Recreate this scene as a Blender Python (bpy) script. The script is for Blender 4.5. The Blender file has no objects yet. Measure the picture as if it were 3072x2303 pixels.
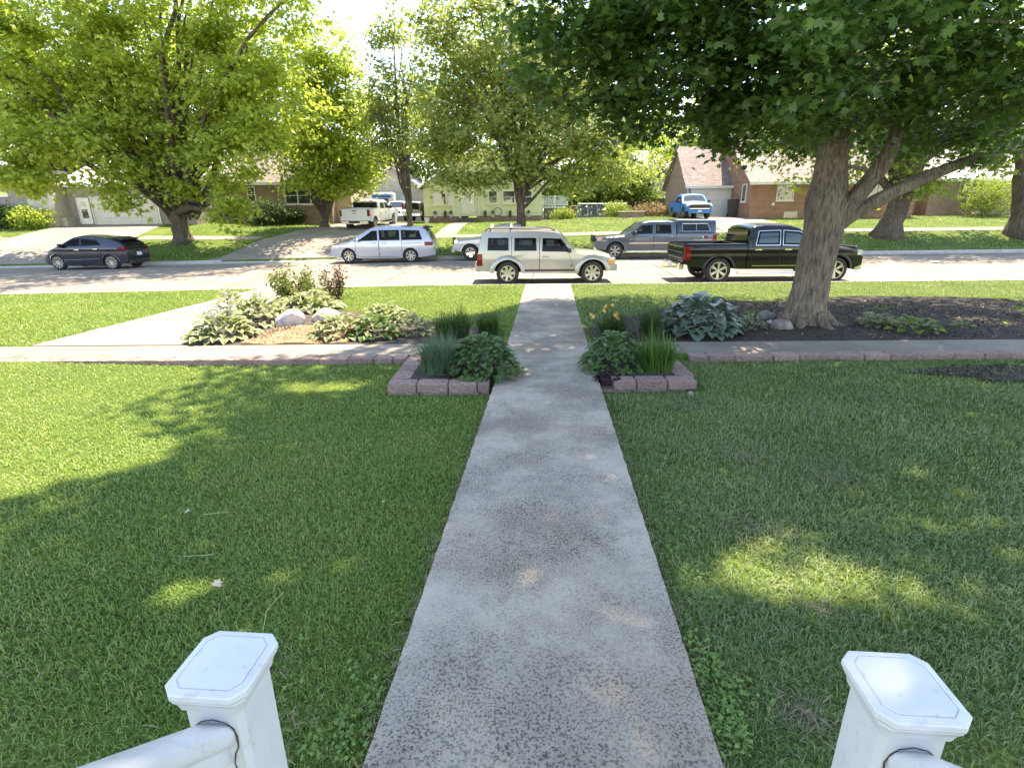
import bpy, bmesh, math, random
import numpy as np
from math import sin, cos, pi, radians as R
from mathutils import Vector, Matrix

S = bpy.context.scene
COL = S.collection
# ------------------------------------------------------------------ camera, sky, sun, exposure
CAM_H, PITCH, ROLL, FPX = 2.2, R(18.0), R(0.44), 1600.0
cd = bpy.data.cameras.new('camera'); cam = bpy.data.objects.new('camera', cd); COL.objects.link(cam)
cd.sensor_width = 36.0; cd.lens = 36.0 * FPX / 3072.0; cd.clip_start = 0.05; cd.clip_end = 1500
_r0, _u0, _d0 = Vector((1, 0, 0)), Vector((0, sin(PITCH), cos(PITCH))), Vector((0, cos(PITCH), -sin(PITCH)))
_r = _r0 * cos(ROLL) - _u0 * sin(ROLL); _u = _u0 * cos(ROLL) + _r0 * sin(ROLL)
cam.matrix_world = Matrix(((_r.x, _u.x, -_d0.x, 0), (_r.y, _u.y, -_d0.y, 0), (_r.z, _u.z, -_d0.z, CAM_H), (0, 0, 0, 1)))
S.camera = cam
SUN_EL, SUN_AZ = R(64), R(22)
W = bpy.data.worlds.new('World'); S.world = W; W.use_nodes = True
wn = W.node_tree
sky = wn.nodes.new('ShaderNodeTexSky'); sky.sky_type = 'NISHITA'; sky.sun_disc = False
sky.sun_elevation = SUN_EL; sky.sun_rotation = SUN_AZ; sky.air_density = 1.0; sky.altitude = 1500; sky.dust_density = 0.3; sky.ozone_density = 1.0
bg = [n for n in wn.nodes if n.type == 'BACKGROUND'][0]
wn.links.new(sky.outputs[0], bg.inputs[0]); bg.inputs[1].default_value = 0.15
sl_ = bpy.data.lights.new('sun', 'SUN'); sl_.energy = 3.5; sl_.angle = R(0.5); sl_.color = (1.0, 0.95, 0.87)
sun = bpy.data.objects.new('sun', sl_); COL.objects.link(sun)
sd = Vector((sin(SUN_AZ) * cos(SUN_EL), cos(SUN_AZ) * cos(SUN_EL), sin(SUN_EL)))
sun.rotation_euler = sd.to_track_quat('Z', 'Y').to_euler(); sun.location = (0, 0, 60)
S.view_settings.view_transform = 'Standard'; S.view_settings.look = 'None'
S.view_settings.gamma = 1.0; S.view_settings.exposure = 2.34
S.view_settings.use_white_balance = True; S.view_settings.white_balance_temperature = 8200; S.view_settings.white_balance_tint = 15; S.view_settings.use_curve_mapping = False
S.render.engine = 'CYCLES'
S.cycles.max_bounces = 8; S.cycles.diffuse_bounces = 4; S.cycles.transmission_bounces = 5; S.cycles.transparent_max_bounces = 6
S.cycles.use_denoising = True

# ------------------------------------------------------------------ measuring: survey sight lines from the porch
def ray(px, py):
    return _r * ((px - 1536) / FPX) - _u * ((py - 1151.5) / FPX) + _d0
def at(px, py, y):            # point of the sight line at distance y
    d = ray(px, py); t = y / d.y
    return Vector((d.x * t, y, CAM_H + d.z * t))
def on(px, py, z=0.0):        # point of the sight line at height z
    d = ray(px, py); t = (z - CAM_H) / d.z
    return Vector((d.x * t, d.y * t, z))

# ------------------------------------------------------------------ helpers
rnd = random.Random(7)
def tag(o, label=None, cat=None, group=None, kind=None):
    if label: o['label'] = label
    if cat: o['category'] = cat
    if group: o['group'] = group
    if kind: o['kind'] = kind
    return o
def empty(name, loc=(0, 0, 0), rz=0.0, label=None, cat=None, group=None):
    o = bpy.data.objects.new(name, None); COL.objects.link(o); o.empty_display_size = .1
    o.location = loc; o.rotation_euler = (0, 0, rz)
    return tag(o, label, cat, group)
def mesh_obj(name, me, mats, parent=None, kind=None):
    o = bpy.data.objects.new(name, me); COL.objects.link(o)
    if not me.materials:
        for m in (mats if isinstance(mats, (list, tuple)) else [mats]): me.materials.append(m)
    if parent: o.parent = parent
    if kind: o['kind'] = kind
    return o
def link_copy(src, parent=None, loc=None, rot=None, scale=None):
    o = src.copy(); COL.objects.link(o)
    if parent is not None: o.parent = parent
    if loc is not None: o.location = loc
    if rot is not None: o.rotation_euler = rot
    if scale is not None: o.scale = scale if not isinstance(scale, (int, float)) else (scale,) * 3
    return o

class MB:
    def __init__(s): s.v = []; s.f = []; s.m = []; s.mi = 0
    def add(s, vs, fs):
        b = len(s.v); s.v += [tuple(p) for p in vs]
        for f in fs: s.f.append(tuple(i + b for i in f)); s.m.append(s.mi)
        return s
    def box(s, c, d, rz=0.0, M=None):
        hx, hy, hz = d[0] / 2, d[1] / 2, d[2] / 2
        vs = [Vector((x, y, z)) for z in (-hz, hz) for x, y in ((-hx, -hy), (hx, -hy), (hx, hy), (-hx, hy))]
        if rz: rm = Matrix.Rotation(rz, 3, 'Z'); vs = [rm @ v for v in vs]
        if M is not None: vs = [M @ v for v in vs]
        c = Vector(c); vs = [v + c for v in vs]
        return s.add(vs, [(3, 2, 1, 0), (4, 5, 6, 7), (0, 1, 5, 4), (1, 2, 6, 5), (2, 3, 7, 6), (3, 0, 4, 7)])
    def span(s, a, b):        # axis aligned box between two corners
        return s.box([(a[i] + b[i]) / 2 for i in range(3)], [abs(b[i] - a[i]) for i in range(3)])
    def bbox(s, c, d, r, rz=0.0):   # box with chamfered top edges and vertical corners
        hx, hy, hz = d[0] / 2, d[1] / 2, d[2] / 2
        def ring(ix, z):
            x, y = hx - ix, hy - ix; q = r
            return [(x - q, -y, z), (x, -y + q, z), (x, y - q, z), (x - q, y, z), (-x + q, y, z), (-x, y - q, z), (-x, -y + q, z), (-x + q, -y, z)]
        vs = ring(0, -hz) + ring(0, hz - r) + ring(r, hz)
        if rz: rm = Matrix.Rotation(rz, 3, 'Z'); vs = [rm @ Vector(v) for v in vs]
        vs = [(v[0] + c[0], v[1] + c[1], v[2] + c[2]) for v in vs]
        fs = [tuple(range(7, -1, -1)), tuple(range(16, 24))]
        for k in (0, 8):
            for i in range(8): fs.append((k + i, k + (i + 1) % 8, k + 8 + (i + 1) % 8, k + 8 + i))
        return s.add(vs, fs)
    def tube(s, path, rad, n=8, cap=True, jit=0.0, rg=None):
        path = [Vector(p) for p in path]; m = len(path)
        if not isinstance(rad, (list, tuple)): rad = [rad] * m
        vs = []; ref = Vector((.31, .92, .23))
        for i, p in enumerate(path):
            t = (path[min(i + 1, m - 1)] - path[max(i - 1, 0)]).normalized()
            a = t.cross(ref)
            if a.length < .05: a = t.cross(Vector((1, 0, 0)))
            a.normalize(); b = t.cross(a)
            for k in range(n):
                q = 2 * pi * k / n; rr = rad[i] * (1 + (rg.uniform(-jit, jit) if rg else 0))
                vs.append(p + (a * cos(q) + b * sin(q)) * rr)
        fs = []
        for i in range(m - 1):
            for k in range(n): fs.append((i * n + k, i * n + (k + 1) % n, (i + 1) * n + (k + 1) % n, (i + 1) * n + k))
        if cap: fs += [tuple(range(n - 1, -1, -1)), tuple((m - 1) * n + k for k in range(n))]
        return s.add(vs, fs)
    def lathe(s, prof, n=24, axis='z', c=(0, 0, 0), close=False):   # prof: (radius, height)
        vs = []; m = len(prof)
        for r_, h in prof:
            for k in range(n):
                q = 2 * pi * k / n; x, y = r_ * cos(q), r_ * sin(q)
                p = (x, y, h) if axis == 'z' else (x, h, y)
                vs.append((p[0] + c[0], p[1] + c[1], p[2] + c[2]))
        fs = []
        for i in range(m - (0 if close else 1)):
            j = (i + 1) % m
            for k in range(n): fs.append((i * n + k, i * n + (k + 1) % n, j * n + (k + 1) % n, j * n + k))
        if not close: fs += [tuple(range(n - 1, -1, -1)), tuple((m - 1) * n + k for k in range(n))]
        return s.add(vs, fs)
    def prism(s, poly, h0, h1, axis='z', at_=(0, 0, 0)):   # polygon extruded along axis
        def P(a, b, h):
            p = {'z': (a, b, h), 'y': (a, h, b), 'x': (h, a, b)}[axis]
            return (p[0] + at_[0], p[1] + at_[1], p[2] + at_[2])
        n = len(poly); vs = [P(a, b, h0) for a, b in poly] + [P(a, b, h1) for a, b in poly]
        fs = [tuple(range(n - 1, -1, -1)), tuple(range(n, 2 * n))] + [(i, (i + 1) % n, n + (i + 1) % n, n + i) for i in range(n)]
        return s.add(vs, fs)
    def grid(s, fn, nu, nv):
        vs = [fn(i / nu, j / nv) for j in range(nv + 1) for i in range(nu + 1)]
        w = nu + 1
        return s.add(vs, [(j * w + i, j * w + i + 1, (j + 1) * w + i + 1, (j + 1) * w + i) for j in range(nv) for i in range(nu)])
    def mesh(s, name, mats=None, smooth=False, fix=True):
        me = bpy.data.meshes.new(name); me.from_pydata(s.v, [], s.f)
        if fix:
            bm = bmesh.new(); bm.from_mesh(me); bmesh.ops.recalc_face_normals(bm, faces=bm.faces); bm.to_mesh(me); bm.free()
        if any(s.m): me.polygons.foreach_set('material_index', s.m)
        if smooth: me.polygons.foreach_set('use_smooth', [True] * len(me.polygons))
        if mats is not None:
            for m in (mats if isinstance(mats, (list, tuple)) else [mats]): me.materials.append(m)
        me.update(); return me
    def build(s, name, mats, parent=None, smooth=False, kind=None, fix=True, loc=None, rot=None):
        o = mesh_obj(name, s.mesh(name, mats, smooth, fix), mats, parent, kind)
        if loc is not None: o.location = loc
        if rot is not None: o.rotation_euler = rot
        return o

def np_mesh(name, V, F, attr=None, smooth=False):     # V (n,3), F (m,k): every face has k corners
    me = bpy.data.meshes.new(name); n, m, k = len(V), F.shape[0], F.shape[1]
    me.vertices.add(n); me.vertices.foreach_set('co', np.ascontiguousarray(V, dtype=np.float32).ravel())
    me.loops.add(m * k); me.loops.foreach_set('vertex_index', np.ascontiguousarray(F, dtype=np.int32).ravel())
    me.polygons.add(m); me.polygons.foreach_set('loop_start', np.arange(0, m * k, k, dtype=np.int32))
    if smooth: me.polygons.foreach_set('use_smooth', np.ones(m, dtype=bool))
    me.update(calc_edges=True)
    if attr is not None:
        a = me.attributes.new('rnd', 'FLOAT', 'POINT'); a.data.foreach_set('value', np.ascontiguousarray(attr, dtype=np.float32))
    return me

# ------------------------------------------------------------------ materials
def nt(name):
    m = bpy.data.materials.new(name); m.use_nodes = True
    t = m.node_tree; b = [n for n in t.nodes if n.type == 'BSDF_PRINCIPLED'][0]
    return m, t, b
def rgb(c): return (c[0], c[1], c[2], 1.0)
def node(t, kind, **kw):
    n = t.nodes.new(kind)
    for k, v in kw.items():
        if k in n.inputs: n.inputs[k].default_value = v
        else: setattr(n, k, v)
    return n
def noise(t, vec, scale, detail=4.0, rough=0.55):
    n = node(t, 'ShaderNodeTexNoise'); n.inputs['Scale'].default_value = scale; n.inputs['Detail'].default_value = detail; n.inputs['Roughness'].default_value = rough
    t.links.new(vec, n.inputs['Vector']); return n.outputs['Fac']
def ramp(t, fac, stops):
    r_ = node(t, 'ShaderNodeValToRGB'); e = r_.color_ramp.elements
    e[0].position, e[0].color = stops[0][0], rgb(stops[0][1]); e[1].position, e[1].color = stops[-1][0], rgb(stops[-1][1])
    for p, c in stops[1:-1]:
        k = e.new(p); k.color = rgb(c)
    t.links.new(fac, r_.inputs[0]); return r_.outputs['Color']
def mix(t, a, b, fac, mode='MIX'):
    m = node(t, 'ShaderNodeMix', data_type='RGBA', blend_type=mode)
    for inp, x in ((m.inputs[0], fac), (m.inputs[6], a), (m.inputs[7], b)):
        if isinstance(x, (int, float)): inp.default_value = x
        elif isinstance(x, tuple): inp.default_value = rgb(x)
        else: t.links.new(x, inp)
    return m.outputs[2]
def bump(t, b, h, strength=.3, dist=.02):
    n = node(t, 'ShaderNodeBump'); n.inputs['Strength'].default_value = strength; n.inputs['Distance'].default_value = dist
    t.links.new(h, n.inputs['Height']); t.links.new(n.outputs[0], b.inputs['Normal'])
def coords(t, which='Object'):
    return node(t, 'ShaderNodeTexCoord').outputs[which]
def mat(name, c, rough=.6, c2=None, scale=4.0, lo=.35, hi=.65, metal=0.0, coat=0.0, spec=None, bmp=0.0, bscale=60.0, bdist=.01, rvar=0.0, world=False, emit=None):
    m, t, b = nt(name)
    b.inputs['Roughness'].default_value = rough; b.inputs['Metallic'].default_value = metal
    b.inputs['Coat Weight'].default_value = coat; b.inputs['Coat Roughness'].default_value = .06
    if spec is not None: b.inputs['Specular IOR Level'].default_value = spec
    co = node(t, 'ShaderNodeNewGeometry').outputs['Position'] if world else coords(t)
    col = None
    if c2 is not None: col = ramp(t, noise(t, co, scale), [(lo, c), (hi, c2)])
    if rvar:
        oi = node(t, 'ShaderNodeObjectInfo').outputs['Random']
        mm = node(t, 'ShaderNodeMapRange'); t.links.new(oi, mm.inputs[0]); mm.inputs[3].default_value = 1 - rvar; mm.inputs[4].default_value = 1 + rvar
        cc = node(t, 'ShaderNodeCombineColor')
        for i in range(3): t.links.new(mm.outputs[0], cc.inputs[i])
        col = mix(t, col if col is not None else c, cc.outputs[0], 1.0, 'MULTIPLY')
    if col is not None: t.links.new(col, b.inputs['Base Color'])
    else: b.inputs['Base Color'].default_value = rgb(c)
    if bmp: bump(t, b, noise(t, co, bscale, 5), bmp, bdist)
    if emit: b.inputs['Emission Color'].default_value = rgb(c); b.inputs['Emission Strength'].default_value = emit
    return m
def leaf_mat(name, dark, light, trans, tf=.45, rough=.5, spec=.3):
    m, t, b = nt(name)
    a = node(t, 'ShaderNodeAttribute', attribute_name='rnd').outputs['Fac']
    col = ramp(t, a, [(0.0, dark), (1.0, light)])
    t.links.new(col, b.inputs['Base Color']); b.inputs['Roughness'].default_value = rough; b.inputs['Specular IOR Level'].default_value = spec
    tr = node(t, 'ShaderNodeBsdfTranslucent'); t.links.new(mix(t, col, trans, .65), tr.inputs[0])
    ms = node(t, 'ShaderNodeMixShader'); ms.inputs[0].default_value = tf
    out = [n for n in t.nodes if n.type == 'OUTPUT_MATERIAL'][0]
    t.links.new(b.outputs[0], ms.inputs[1]); t.links.new(tr.outputs[0], ms.inputs[2]); t.links.new(ms.outputs[0], out.inputs[0])
    return m
def brick_mat(name, c1, c2, mortar, bw=.2, bh=.068, axis='xz', bmp=.6):
    m, t, b = nt(name)
    g = coords(t); sp = node(t, 'ShaderNodeSeparateXYZ'); t.links.new(g, sp.inputs[0])
    cb = node(t, 'ShaderNodeCombineXYZ')
    if axis == 'xz':
        ad = node(t, 'ShaderNodeMath', operation='ADD'); t.links.new(sp.outputs[0], ad.inputs[0]); t.links.new(sp.outputs[1], ad.inputs[1])
        t.links.new(ad.outputs[0], cb.inputs[0]); t.links.new(sp.outputs[2], cb.inputs[1])
    else:
        t.links.new(sp.outputs[0], cb.inputs[0]); t.links.new(sp.outputs[1], cb.inputs[1])
    k = node(t, 'ShaderNodeTexBrick'); t.links.new(cb.outputs[0], k.inputs['Vector'])
    k.inputs['Color1'].default_value = rgb(c1); k.inputs['Color2'].default_value = rgb(c2); k.inputs['Mortar'].default_value = rgb(mortar)
    k.inputs['Scale'].default_value = 1.0; k.inputs['Mortar Size'].default_value = .012; k.inputs['Brick Width'].default_value = bw; k.inputs['Row Height'].default_value = bh
    n = noise(t, g, 3.0); col = mix(t, k.outputs['Color'], ramp(t, n, [(.3, (.75, .75, .75)), (.7, (1.15, 1.12, 1.1))]), 1.0, 'MULTIPLY')
    t.links.new(col, b.inputs['Base Color']); b.inputs['Roughness'].default_value = .85
    inv = node(t, 'ShaderNodeMath', operation='SUBTRACT'); inv.inputs[0].default_value = 1.0; t.links.new(k.outputs['Fac'], inv.inputs[1])
    bump(t, b, inv.outputs[0], bmp, .01)
    return m
# ------------------------------------------------------------------ lie of the land
def sstep(a, b, x):
    t = np.clip((x - a) / (b - a), 0, 1); return t * t * (3 - 2 * t)
def slope_x(x): return .012 * np.clip(x + 3, -27, 0)
def far_kerb(x): return 28.3 + .05 * np.clip(x, 0, 30)
def near_kerb(x): return 16.9 + .01 * np.clip(x, -20, 20)
_HX = [-60, -30, -25, -15, -8, 3, 10, 20, 35, 60]; _HZ = [1.65, 1.6, 1.65, 1.4, 1.25, 1.4, 1.6, 1.55, 1.6, 1.7]
def lawn_z(x, y): return .12 - .205 * sstep(0.0, 7.4, y) + .09 * sstep(-4.5, -8.5, x) * sstep(3, 7.8, y)
def walk_z(y): return .2 * (1 - np.clip(np.asarray(y, float) / 7.7, -.2, 1))
def zg(x, y):
    x = np.asarray(x, float); y = np.asarray(y, float)
    s = slope_x(x); nk = near_kerb(x); fk = far_kerb(x)
    d = y - fk
    rise = np.interp(d, [0, 1.2, 4.5, 9, 13, 17, 300], [0, .04, .5, .8, .97, 1.0, 1.0])
    rl = np.clip(rise, 0, 1)
    zfar = s * (1 - rl) + np.interp(x, _HX, _HZ) * rl
    z = np.where(y < 8.2, lawn_z(x, y), s * np.clip((y - 9) / 7, 0, 1) - .012)
    z = np.where(y > nk - .05, s - .3, z)
    return np.where(y > fk + .05, zfar, z)
def z1(x, y): return float(zg(x, y))
def street_z(x): return -.13 + float(slope_x(x))

# ------------------------------------------------------------------ materials of the setting
M = {}
def concrete(name, c1, c2, speck, amt, lines=False):
    m, t, b = nt(name); g = node(t, 'ShaderNodeNewGeometry').outputs['Position']
    base = ramp(t, noise(t, g, 1.1, 6), [(.35, c1), (.68, c2)])
    base = mix(t, base, mix(t, base, (.86, .82, .77), 1.0, 'MULTIPLY'), ramp(t, noise(t, g, .55, 3, .6), [(.42, (0, 0, 0)), (.6, (1, 1, 1))]))
    blot = ramp(t, noise(t, g, .9, 5, .65), [(.40, (1, 1, 1)), (.60, (.70, .69, .68))]); base = mix(t, base, blot, amt, 'MULTIPLY')
    fine = ramp(t, noise(t, g, 240, 2), [(.3, (.86, .86, .86)), (.7, (1.1, 1.1, 1.1))])
    base = mix(t, base, fine, 1.0, 'MULTIPLY')
    pebb = ramp(t, noise(t, g, 78, 4, .75), [(.43, (1, 1, 1)), (.50, (0, 0, 0))])
    msk = ramp(t, noise(t, g, .9, 5, .65), [(.34, (0, 0, 0)), (.56, (1, 1, 1))])
    mm = node(t, 'ShaderNodeMath', operation='MULTIPLY'); t.links.new(pebb, mm.inputs[0]); t.links.new(msk, mm.inputs[1])
    m2 = node(t, 'ShaderNodeMath', operation='MULTIPLY'); t.links.new(mm.outputs[0], m2.inputs[0]); m2.inputs[1].default_value = amt
    t.links.new(mix(t, base, speck, m2.outputs[0]), b.inputs['Base Color']); b.inputs['Roughness'].default_value = .9; b.inputs['Specular IOR Level'].default_value = .2
    bump(t, b, noise(t, g, 160, 3), .35, .004); return m
M['walk'] = concrete('walkway_concrete', (.42, .36, .285), (.62, .545, .445), (.085, .078, .066), 1.0)
M['sidewalk'] = concrete('sidewalk_concrete', (.275, .245, .20), (.34, .305, .25), (.17, .15, .12), .5)
M['street'] = concrete('street_concrete', (.27, .235, .20), (.34, .30, .255), (.16, .14, .12), .6)
M['drive'] = concrete('driveway_concrete', (.28, .25, .21), (.35, .31, .26), (.17, .155, .13), .5)
M['joint'] = mat('joint_dirt', (.05, .045, .04), .95)
M['soil'] = mat('soil', (.035, .028, .022), .95, (.075, .06, .045), 6.0, bmp=.8, bscale=30, bdist=.03, world=True)
M['mulch_dark'] = mat('dark_mulch', (.018, .012, .008), .95, (.052, .035, .022), 14.0, bmp=1.0, bscale=40, bdist=.04, world=True)
M['mulch_orange'] = mat('orange_mulch', (.27, .165, .09), .9, (.40, .27, .155), 9.0, bmp=.9, bscale=50, bdist=.03, world=True)
M['chip'] = mat('bark_chip', (.30, .185, .10), .9, (.46, .31, .18), 30.0, world=True)
M['chip_dark'] = mat('dark_chip', (.02, .016, .013), .9, (.06, .045, .035), 30.0, world=True)
def lawn_mat(name, a, b_, c):
    m, t, b = nt(name); g = node(t, 'ShaderNodeNewGeometry').outputs['Position']
    col = ramp(t, noise(t, g, .55, 6, .65), [(.3, a), (.5, b_), (.72, c)])
    col = mix(t, col, ramp(t, noise(t, g, 38, 3), [(.3, (.32, .30, .28)), (.7, (1.1, 1.1, 1.0))]), 1.0, 'MULTIPLY')
    t.links.new(col, b.inputs['Base Color']); b.inputs['Roughness'].default_value = .9; b.inputs['Specular IOR Level'].default_value = .1
    bump(t, b, noise(t, g, 45, 4), .9, .05); return m
M['lawn'] = lawn_mat('lawn_ground', (.08, .15, .033), (.13, .21, .048), (.21, .265, .065))
def blade_mat(name, a, b_, c, other=None):
    m, t, b = nt(name); g = node(t, 'ShaderNodeNewGeometry').outputs['Position']
    r_ = node(t, 'ShaderNodeAttribute', attribute_name='rnd').outputs['Fac']
    n = noise(t, g, .8, 4)
    ad = node(t, 'ShaderNodeMath', operation='MULTIPLY_ADD'); t.links.new(n, ad.inputs[0]); ad.inputs[1].default_value = .8
    sb = node(t, 'ShaderNodeMath', operation='MULTIPLY_ADD'); t.links.new(r_, sb.inputs[0]); sb.inputs[1].default_value = .85; sb.inputs[2].default_value = -.32
    t.links.new(sb.outputs[0], ad.inputs[2])
    col = ramp(t, ad.outputs[0], [(.12, a), (.5, b_), (.86, c), (1.0, (.42, .38, .20))])
    if other:      # the lawn right of the walk is an older, greyer turf
        c2 = ramp(t, ad.outputs[0], [(.12, other[0]), (.5, other[1]), (.86, other[2]), (1.0, (.42, .38, .22))]); sx = node(t, 'ShaderNodeSeparateXYZ'); t.links.new(g, sx.inputs[0])
        mr = node(t, 'ShaderNodeMapRange'); t.links.new(sx.outputs[0], mr.inputs[0]); mr.inputs[1].default_value = .2; mr.inputs[2].default_value = .9; col = mix(t, col, c2, mr.outputs[0])
    t.links.new(col, b.inputs['Base Color']); b.inputs['Roughness'].default_value = .45; b.inputs['Specular IOR Level'].default_value = .4
    tr = node(t, 'ShaderNodeBsdfTranslucent'); t.links.new(mix(t, col, (.36, .38, .05), .5), tr.inputs[0])
    ms = node(t, 'ShaderNodeMixShader'); ms.inputs[0].default_value = .35
    out = [x for x in t.nodes if x.type == 'OUTPUT_MATERIAL'][0]
    t.links.new(b.outputs[0], ms.inputs[1]); t.links.new(tr.outputs[0], ms.inputs[2]); t.links.new(ms.outputs[0], out.inputs[0]); return m
M['blade'] = blade_mat('grass_blades', (.085, .195, .038), (.20, .345, .07), (.36, .46, .12), ((.08, .165, .06), (.185, .29, .11), (.34, .41, .18)))
M['block'] = mat('split_face_block', (.33, .18, .14), .92, (.58, .41, .36), 9.0, lo=.30, hi=.62, bmp=1.0, bscale=28, bdist=.05, rvar=.14)
M['stone'] = mat('boulder_stone', (.34, .29, .27), .85, (.58, .53, .50), 5.0, bmp=.7, bscale=18, bdist=.03)
M['stone_dark'] = mat('grey_stone', (.15, .13, .115), .85, (.30, .27, .24), 7.0, bmp=.7, bscale=22, bdist=.03)
M['kerb'] = mat('kerb_concrete', (.34, .32, .29), .9, (.45, .42, .39), 3.0, bmp=.4, bscale=80, world=True)

# ------------------------------------------------------------------ ground sheet
def lin(a, b, s): return list(np.arange(a, b, s))
gx = lin(-400, -60, 20) + lin(-60, -34, 2) + lin(-34, -14, .8) + lin(-14, 14, .35) + lin(14, 40, .8) + lin(40, 64, 2) + lin(64, 420, 20)
gy = lin(-40, -4, 4) + lin(-4, 8.0, .3) + [8.0, 8.19, 8.21] + lin(8.4, 16.4, .4) + lin(16.5, 17.4, .12) + lin(17.5, 28, 1.0) + lin(28.0, 30.2, .12) + lin(30.3, 48, .6) + lin(48, 80, 3) + lin(80, 700, 30)
GX, GY = np.meshgrid(np.array(gx), np.array(gy)); GZ = zg(GX, GY)
rg0 = np.random.default_rng(3)
GZ = GZ + rg0.normal(0, .006, GZ.shape) * (GY > 0)
V = np.stack([GX.ravel(), GY.ravel(), GZ.ravel()], 1); w = len(gx); h = len(gy)
ii, jj = np.meshgrid(np.arange(w - 1), np.arange(h - 1)); q = (jj * w + ii).ravel()
mesh_obj('ground', np_mesh('ground', V, np.stack([q, q + 1, q + w + 1, q + w], 1), smooth=True), M['lawn'], kind='structure')

def sheet(name, fn, nu, nv, m, thick=.08, parent=None, kind=None):   # a slab: gridded top from fn(u,v) -> (x,y,z) with a skirt
    mb = MB(); mb.grid(fn, nu, nv); w_ = nu + 1
    rim = [i for i in range(w_)] + [j * w_ + nu for j in range(1, nv + 1)] + [nv * w_ + i for i in range(nu - 1, -1, -1)] + [j * w_ for j in range(nv - 1, 0, -1)]
    b = len(mb.v); n = len(rim)
    low = [(mb.v[i][0], mb.v[i][1], mb.v[i][2] - thick) for i in rim]
    mb.v += low
    for k in range(n): mb.f.append((rim[k], b + k, b + (k + 1) % n, rim[(k + 1) % n])); mb.m.append(0)
    return mb.build(name, m, parent, kind=kind, fix=False)
def quad_fn(a, b, c, d, zf):      # a-b near edge, d-c far edge (xy)
    def fn(u, v):
        x = (a[0] * (1 - u) + b[0] * u) * (1 - v) + (d[0] * (1 - u) + c[0] * u) * v
        y = (a[1] * (1 - u) + b[1] * u) * (1 - v) + (d[1] * (1 - u) + c[1] * u) * v
        return (x, y, zf(x, y))
    return fn

# front walk: near slab ramps down to the sidewalk, then runs to the kerb
WL = lambda y: -.69 + .068 * y
WR = lambda y: .70 + .068 * y
walk = empty('walkway', (0, 0, 0)); walk['kind'] = 'structure'
def walk_slab(y0, y1, l=WL, r=WR, n=20):
    def fn(u, v):
        y = y0 + (y1 - y0) * v; x = l(y) * (1 - u) + r(y) * u
        if 8.0 > y and u in (0, 1): x += .004 * math.sin(y * 23 + u * 5) + .003 * math.sin(y * 57.3 + u)
        z = float(walk_z(y)) + (float(slope_x(x)) * max(0, (y - 9) / 7) if y > 9 else 0) + (.004 if y > 9 else 0)
        return (x, y, z)
    return sheet('slab', fn, 6, n, M['walk'], .12, walk)
walk_slab(.55, 7.62, n=90, l=lambda y: WL(y) - (.06 if y < 1.44 else 0))
walk_slab(7.635, 8.07, n=3); walk_slab(8.085, 9.07, l=lambda y: WL(y) + 0, n=4); walk_slab(9.085, 16.78)
# sidewalk slabs either side of the crossing
sw = empty('sidewalk', (0, 0, 0)); sw['kind'] = 'structure'
def sw_slab(x0, x1):
    sheet('slab', quad_fn((x0, 8.335), (x1, 8.335), (x1, 9.07), (x0, 9.07), lambda x, y: 0.002), 3, 2, M['sidewalk'], .1, sw)
x = -.16
while x > -14: sw_slab(max(x - 1.5, -20), x - .012); x -= 1.5
x = 1.31
while x < 14: sw_slab(x + .012, x + 1.5); x += 1.5
# wide drive from the sidewalk to the street, left
dl0, dl1 = (-8.4, 9.085), (-5.75, 9.085); du1, du0 = (-6.6, 16.76), (-7.85, 16.76)
sheet('near_driveway', quad_fn(dl0, dl1, du1, du0, lambda x, y: z1(x, y) + .03), 8, 20, M['drive'], .1, kind='structure')
# street of concrete slabs
st = empty('street', (0, 0, 0)); st['kind'] = 'structure'
mb = MB(); mb.grid(lambda u, v: ((-90 + 180 * u), (near_kerb(-90 + 180 * u) + .0) * (1 - v) + far_kerb(-90 + 180 * u) * v, street_z(-90 + 180 * u) - .03), 60, 2); mb.build('roadbed', M['joint'], st, fix=False)
for k in range(-16, 15):
    for lane in range(2):
        x0, x1 = k * 5.2 + 1.0 + .02, (k + 1) * 5.2 + 1.0 - .02
        def fn(u, v, x0=x0, x1=x1, lane=lane):
            x = x0 + (x1 - x0) * u + .4 * (v + lane - 1)
            a, b = float(near_kerb(x)) + .28, float(far_kerb(x)) - .28; m_ = (a + b) / 2
            lo_, hi_ = (a, m_ - .012) if lane == 0 else (m_ + .012, b)
            y = lo_ + (hi_ - lo_) * v; return (x, y, street_z(x) + .05 * (1 - abs((y - m_) / (b - a) * 2) ** 2) - .03)
        sheet('slab', fn, 4, 4, M['street'], .06, st)
rk = random.Random(12)
for k in range(9):
    x_, y_ = rk.uniform(-18, 20), rk.uniform(18.5, 27); a_ = rk.uniform(-.5, .5) + (pi / 2 if k % 3 == 0 else 0); P_ = []
    for i in range(rk.randint(9, 16)):
        P_.append((x_, y_)); a_ += rk.uniform(-.45, .45); x_ += .38 * cos(a_); y_ += .38 * sin(a_)
    P_ = [p for p in P_ if float(near_kerb(p[0])) + .5 < p[1] < float(far_kerb(p[0])) - .5]
    if len(P_) < 3: continue
    mb = MB(); vs = []
    for i, (px_, py_) in enumerate(P_):
        a, b = float(near_kerb(px_)) + .28, float(far_kerb(px_)) - .28; zz_ = street_z(px_) + .05 * (1 - abs((py_ - (a + b) / 2) / (b - a) * 2) ** 2) - .03 + .006
        w_ = rk.uniform(.012, .03); vs += [(px_ - w_ * .7, py_ - w_, zz_), (px_ + w_ * .7, py_ + w_, zz_)]
    mb.add(vs, [(2 * i, 2 * i + 1, 2 * i + 3, 2 * i + 2) for i in range(len(P_) - 1)]); mb.build('crack_seal', M['joint'], st, fix=False)
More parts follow.
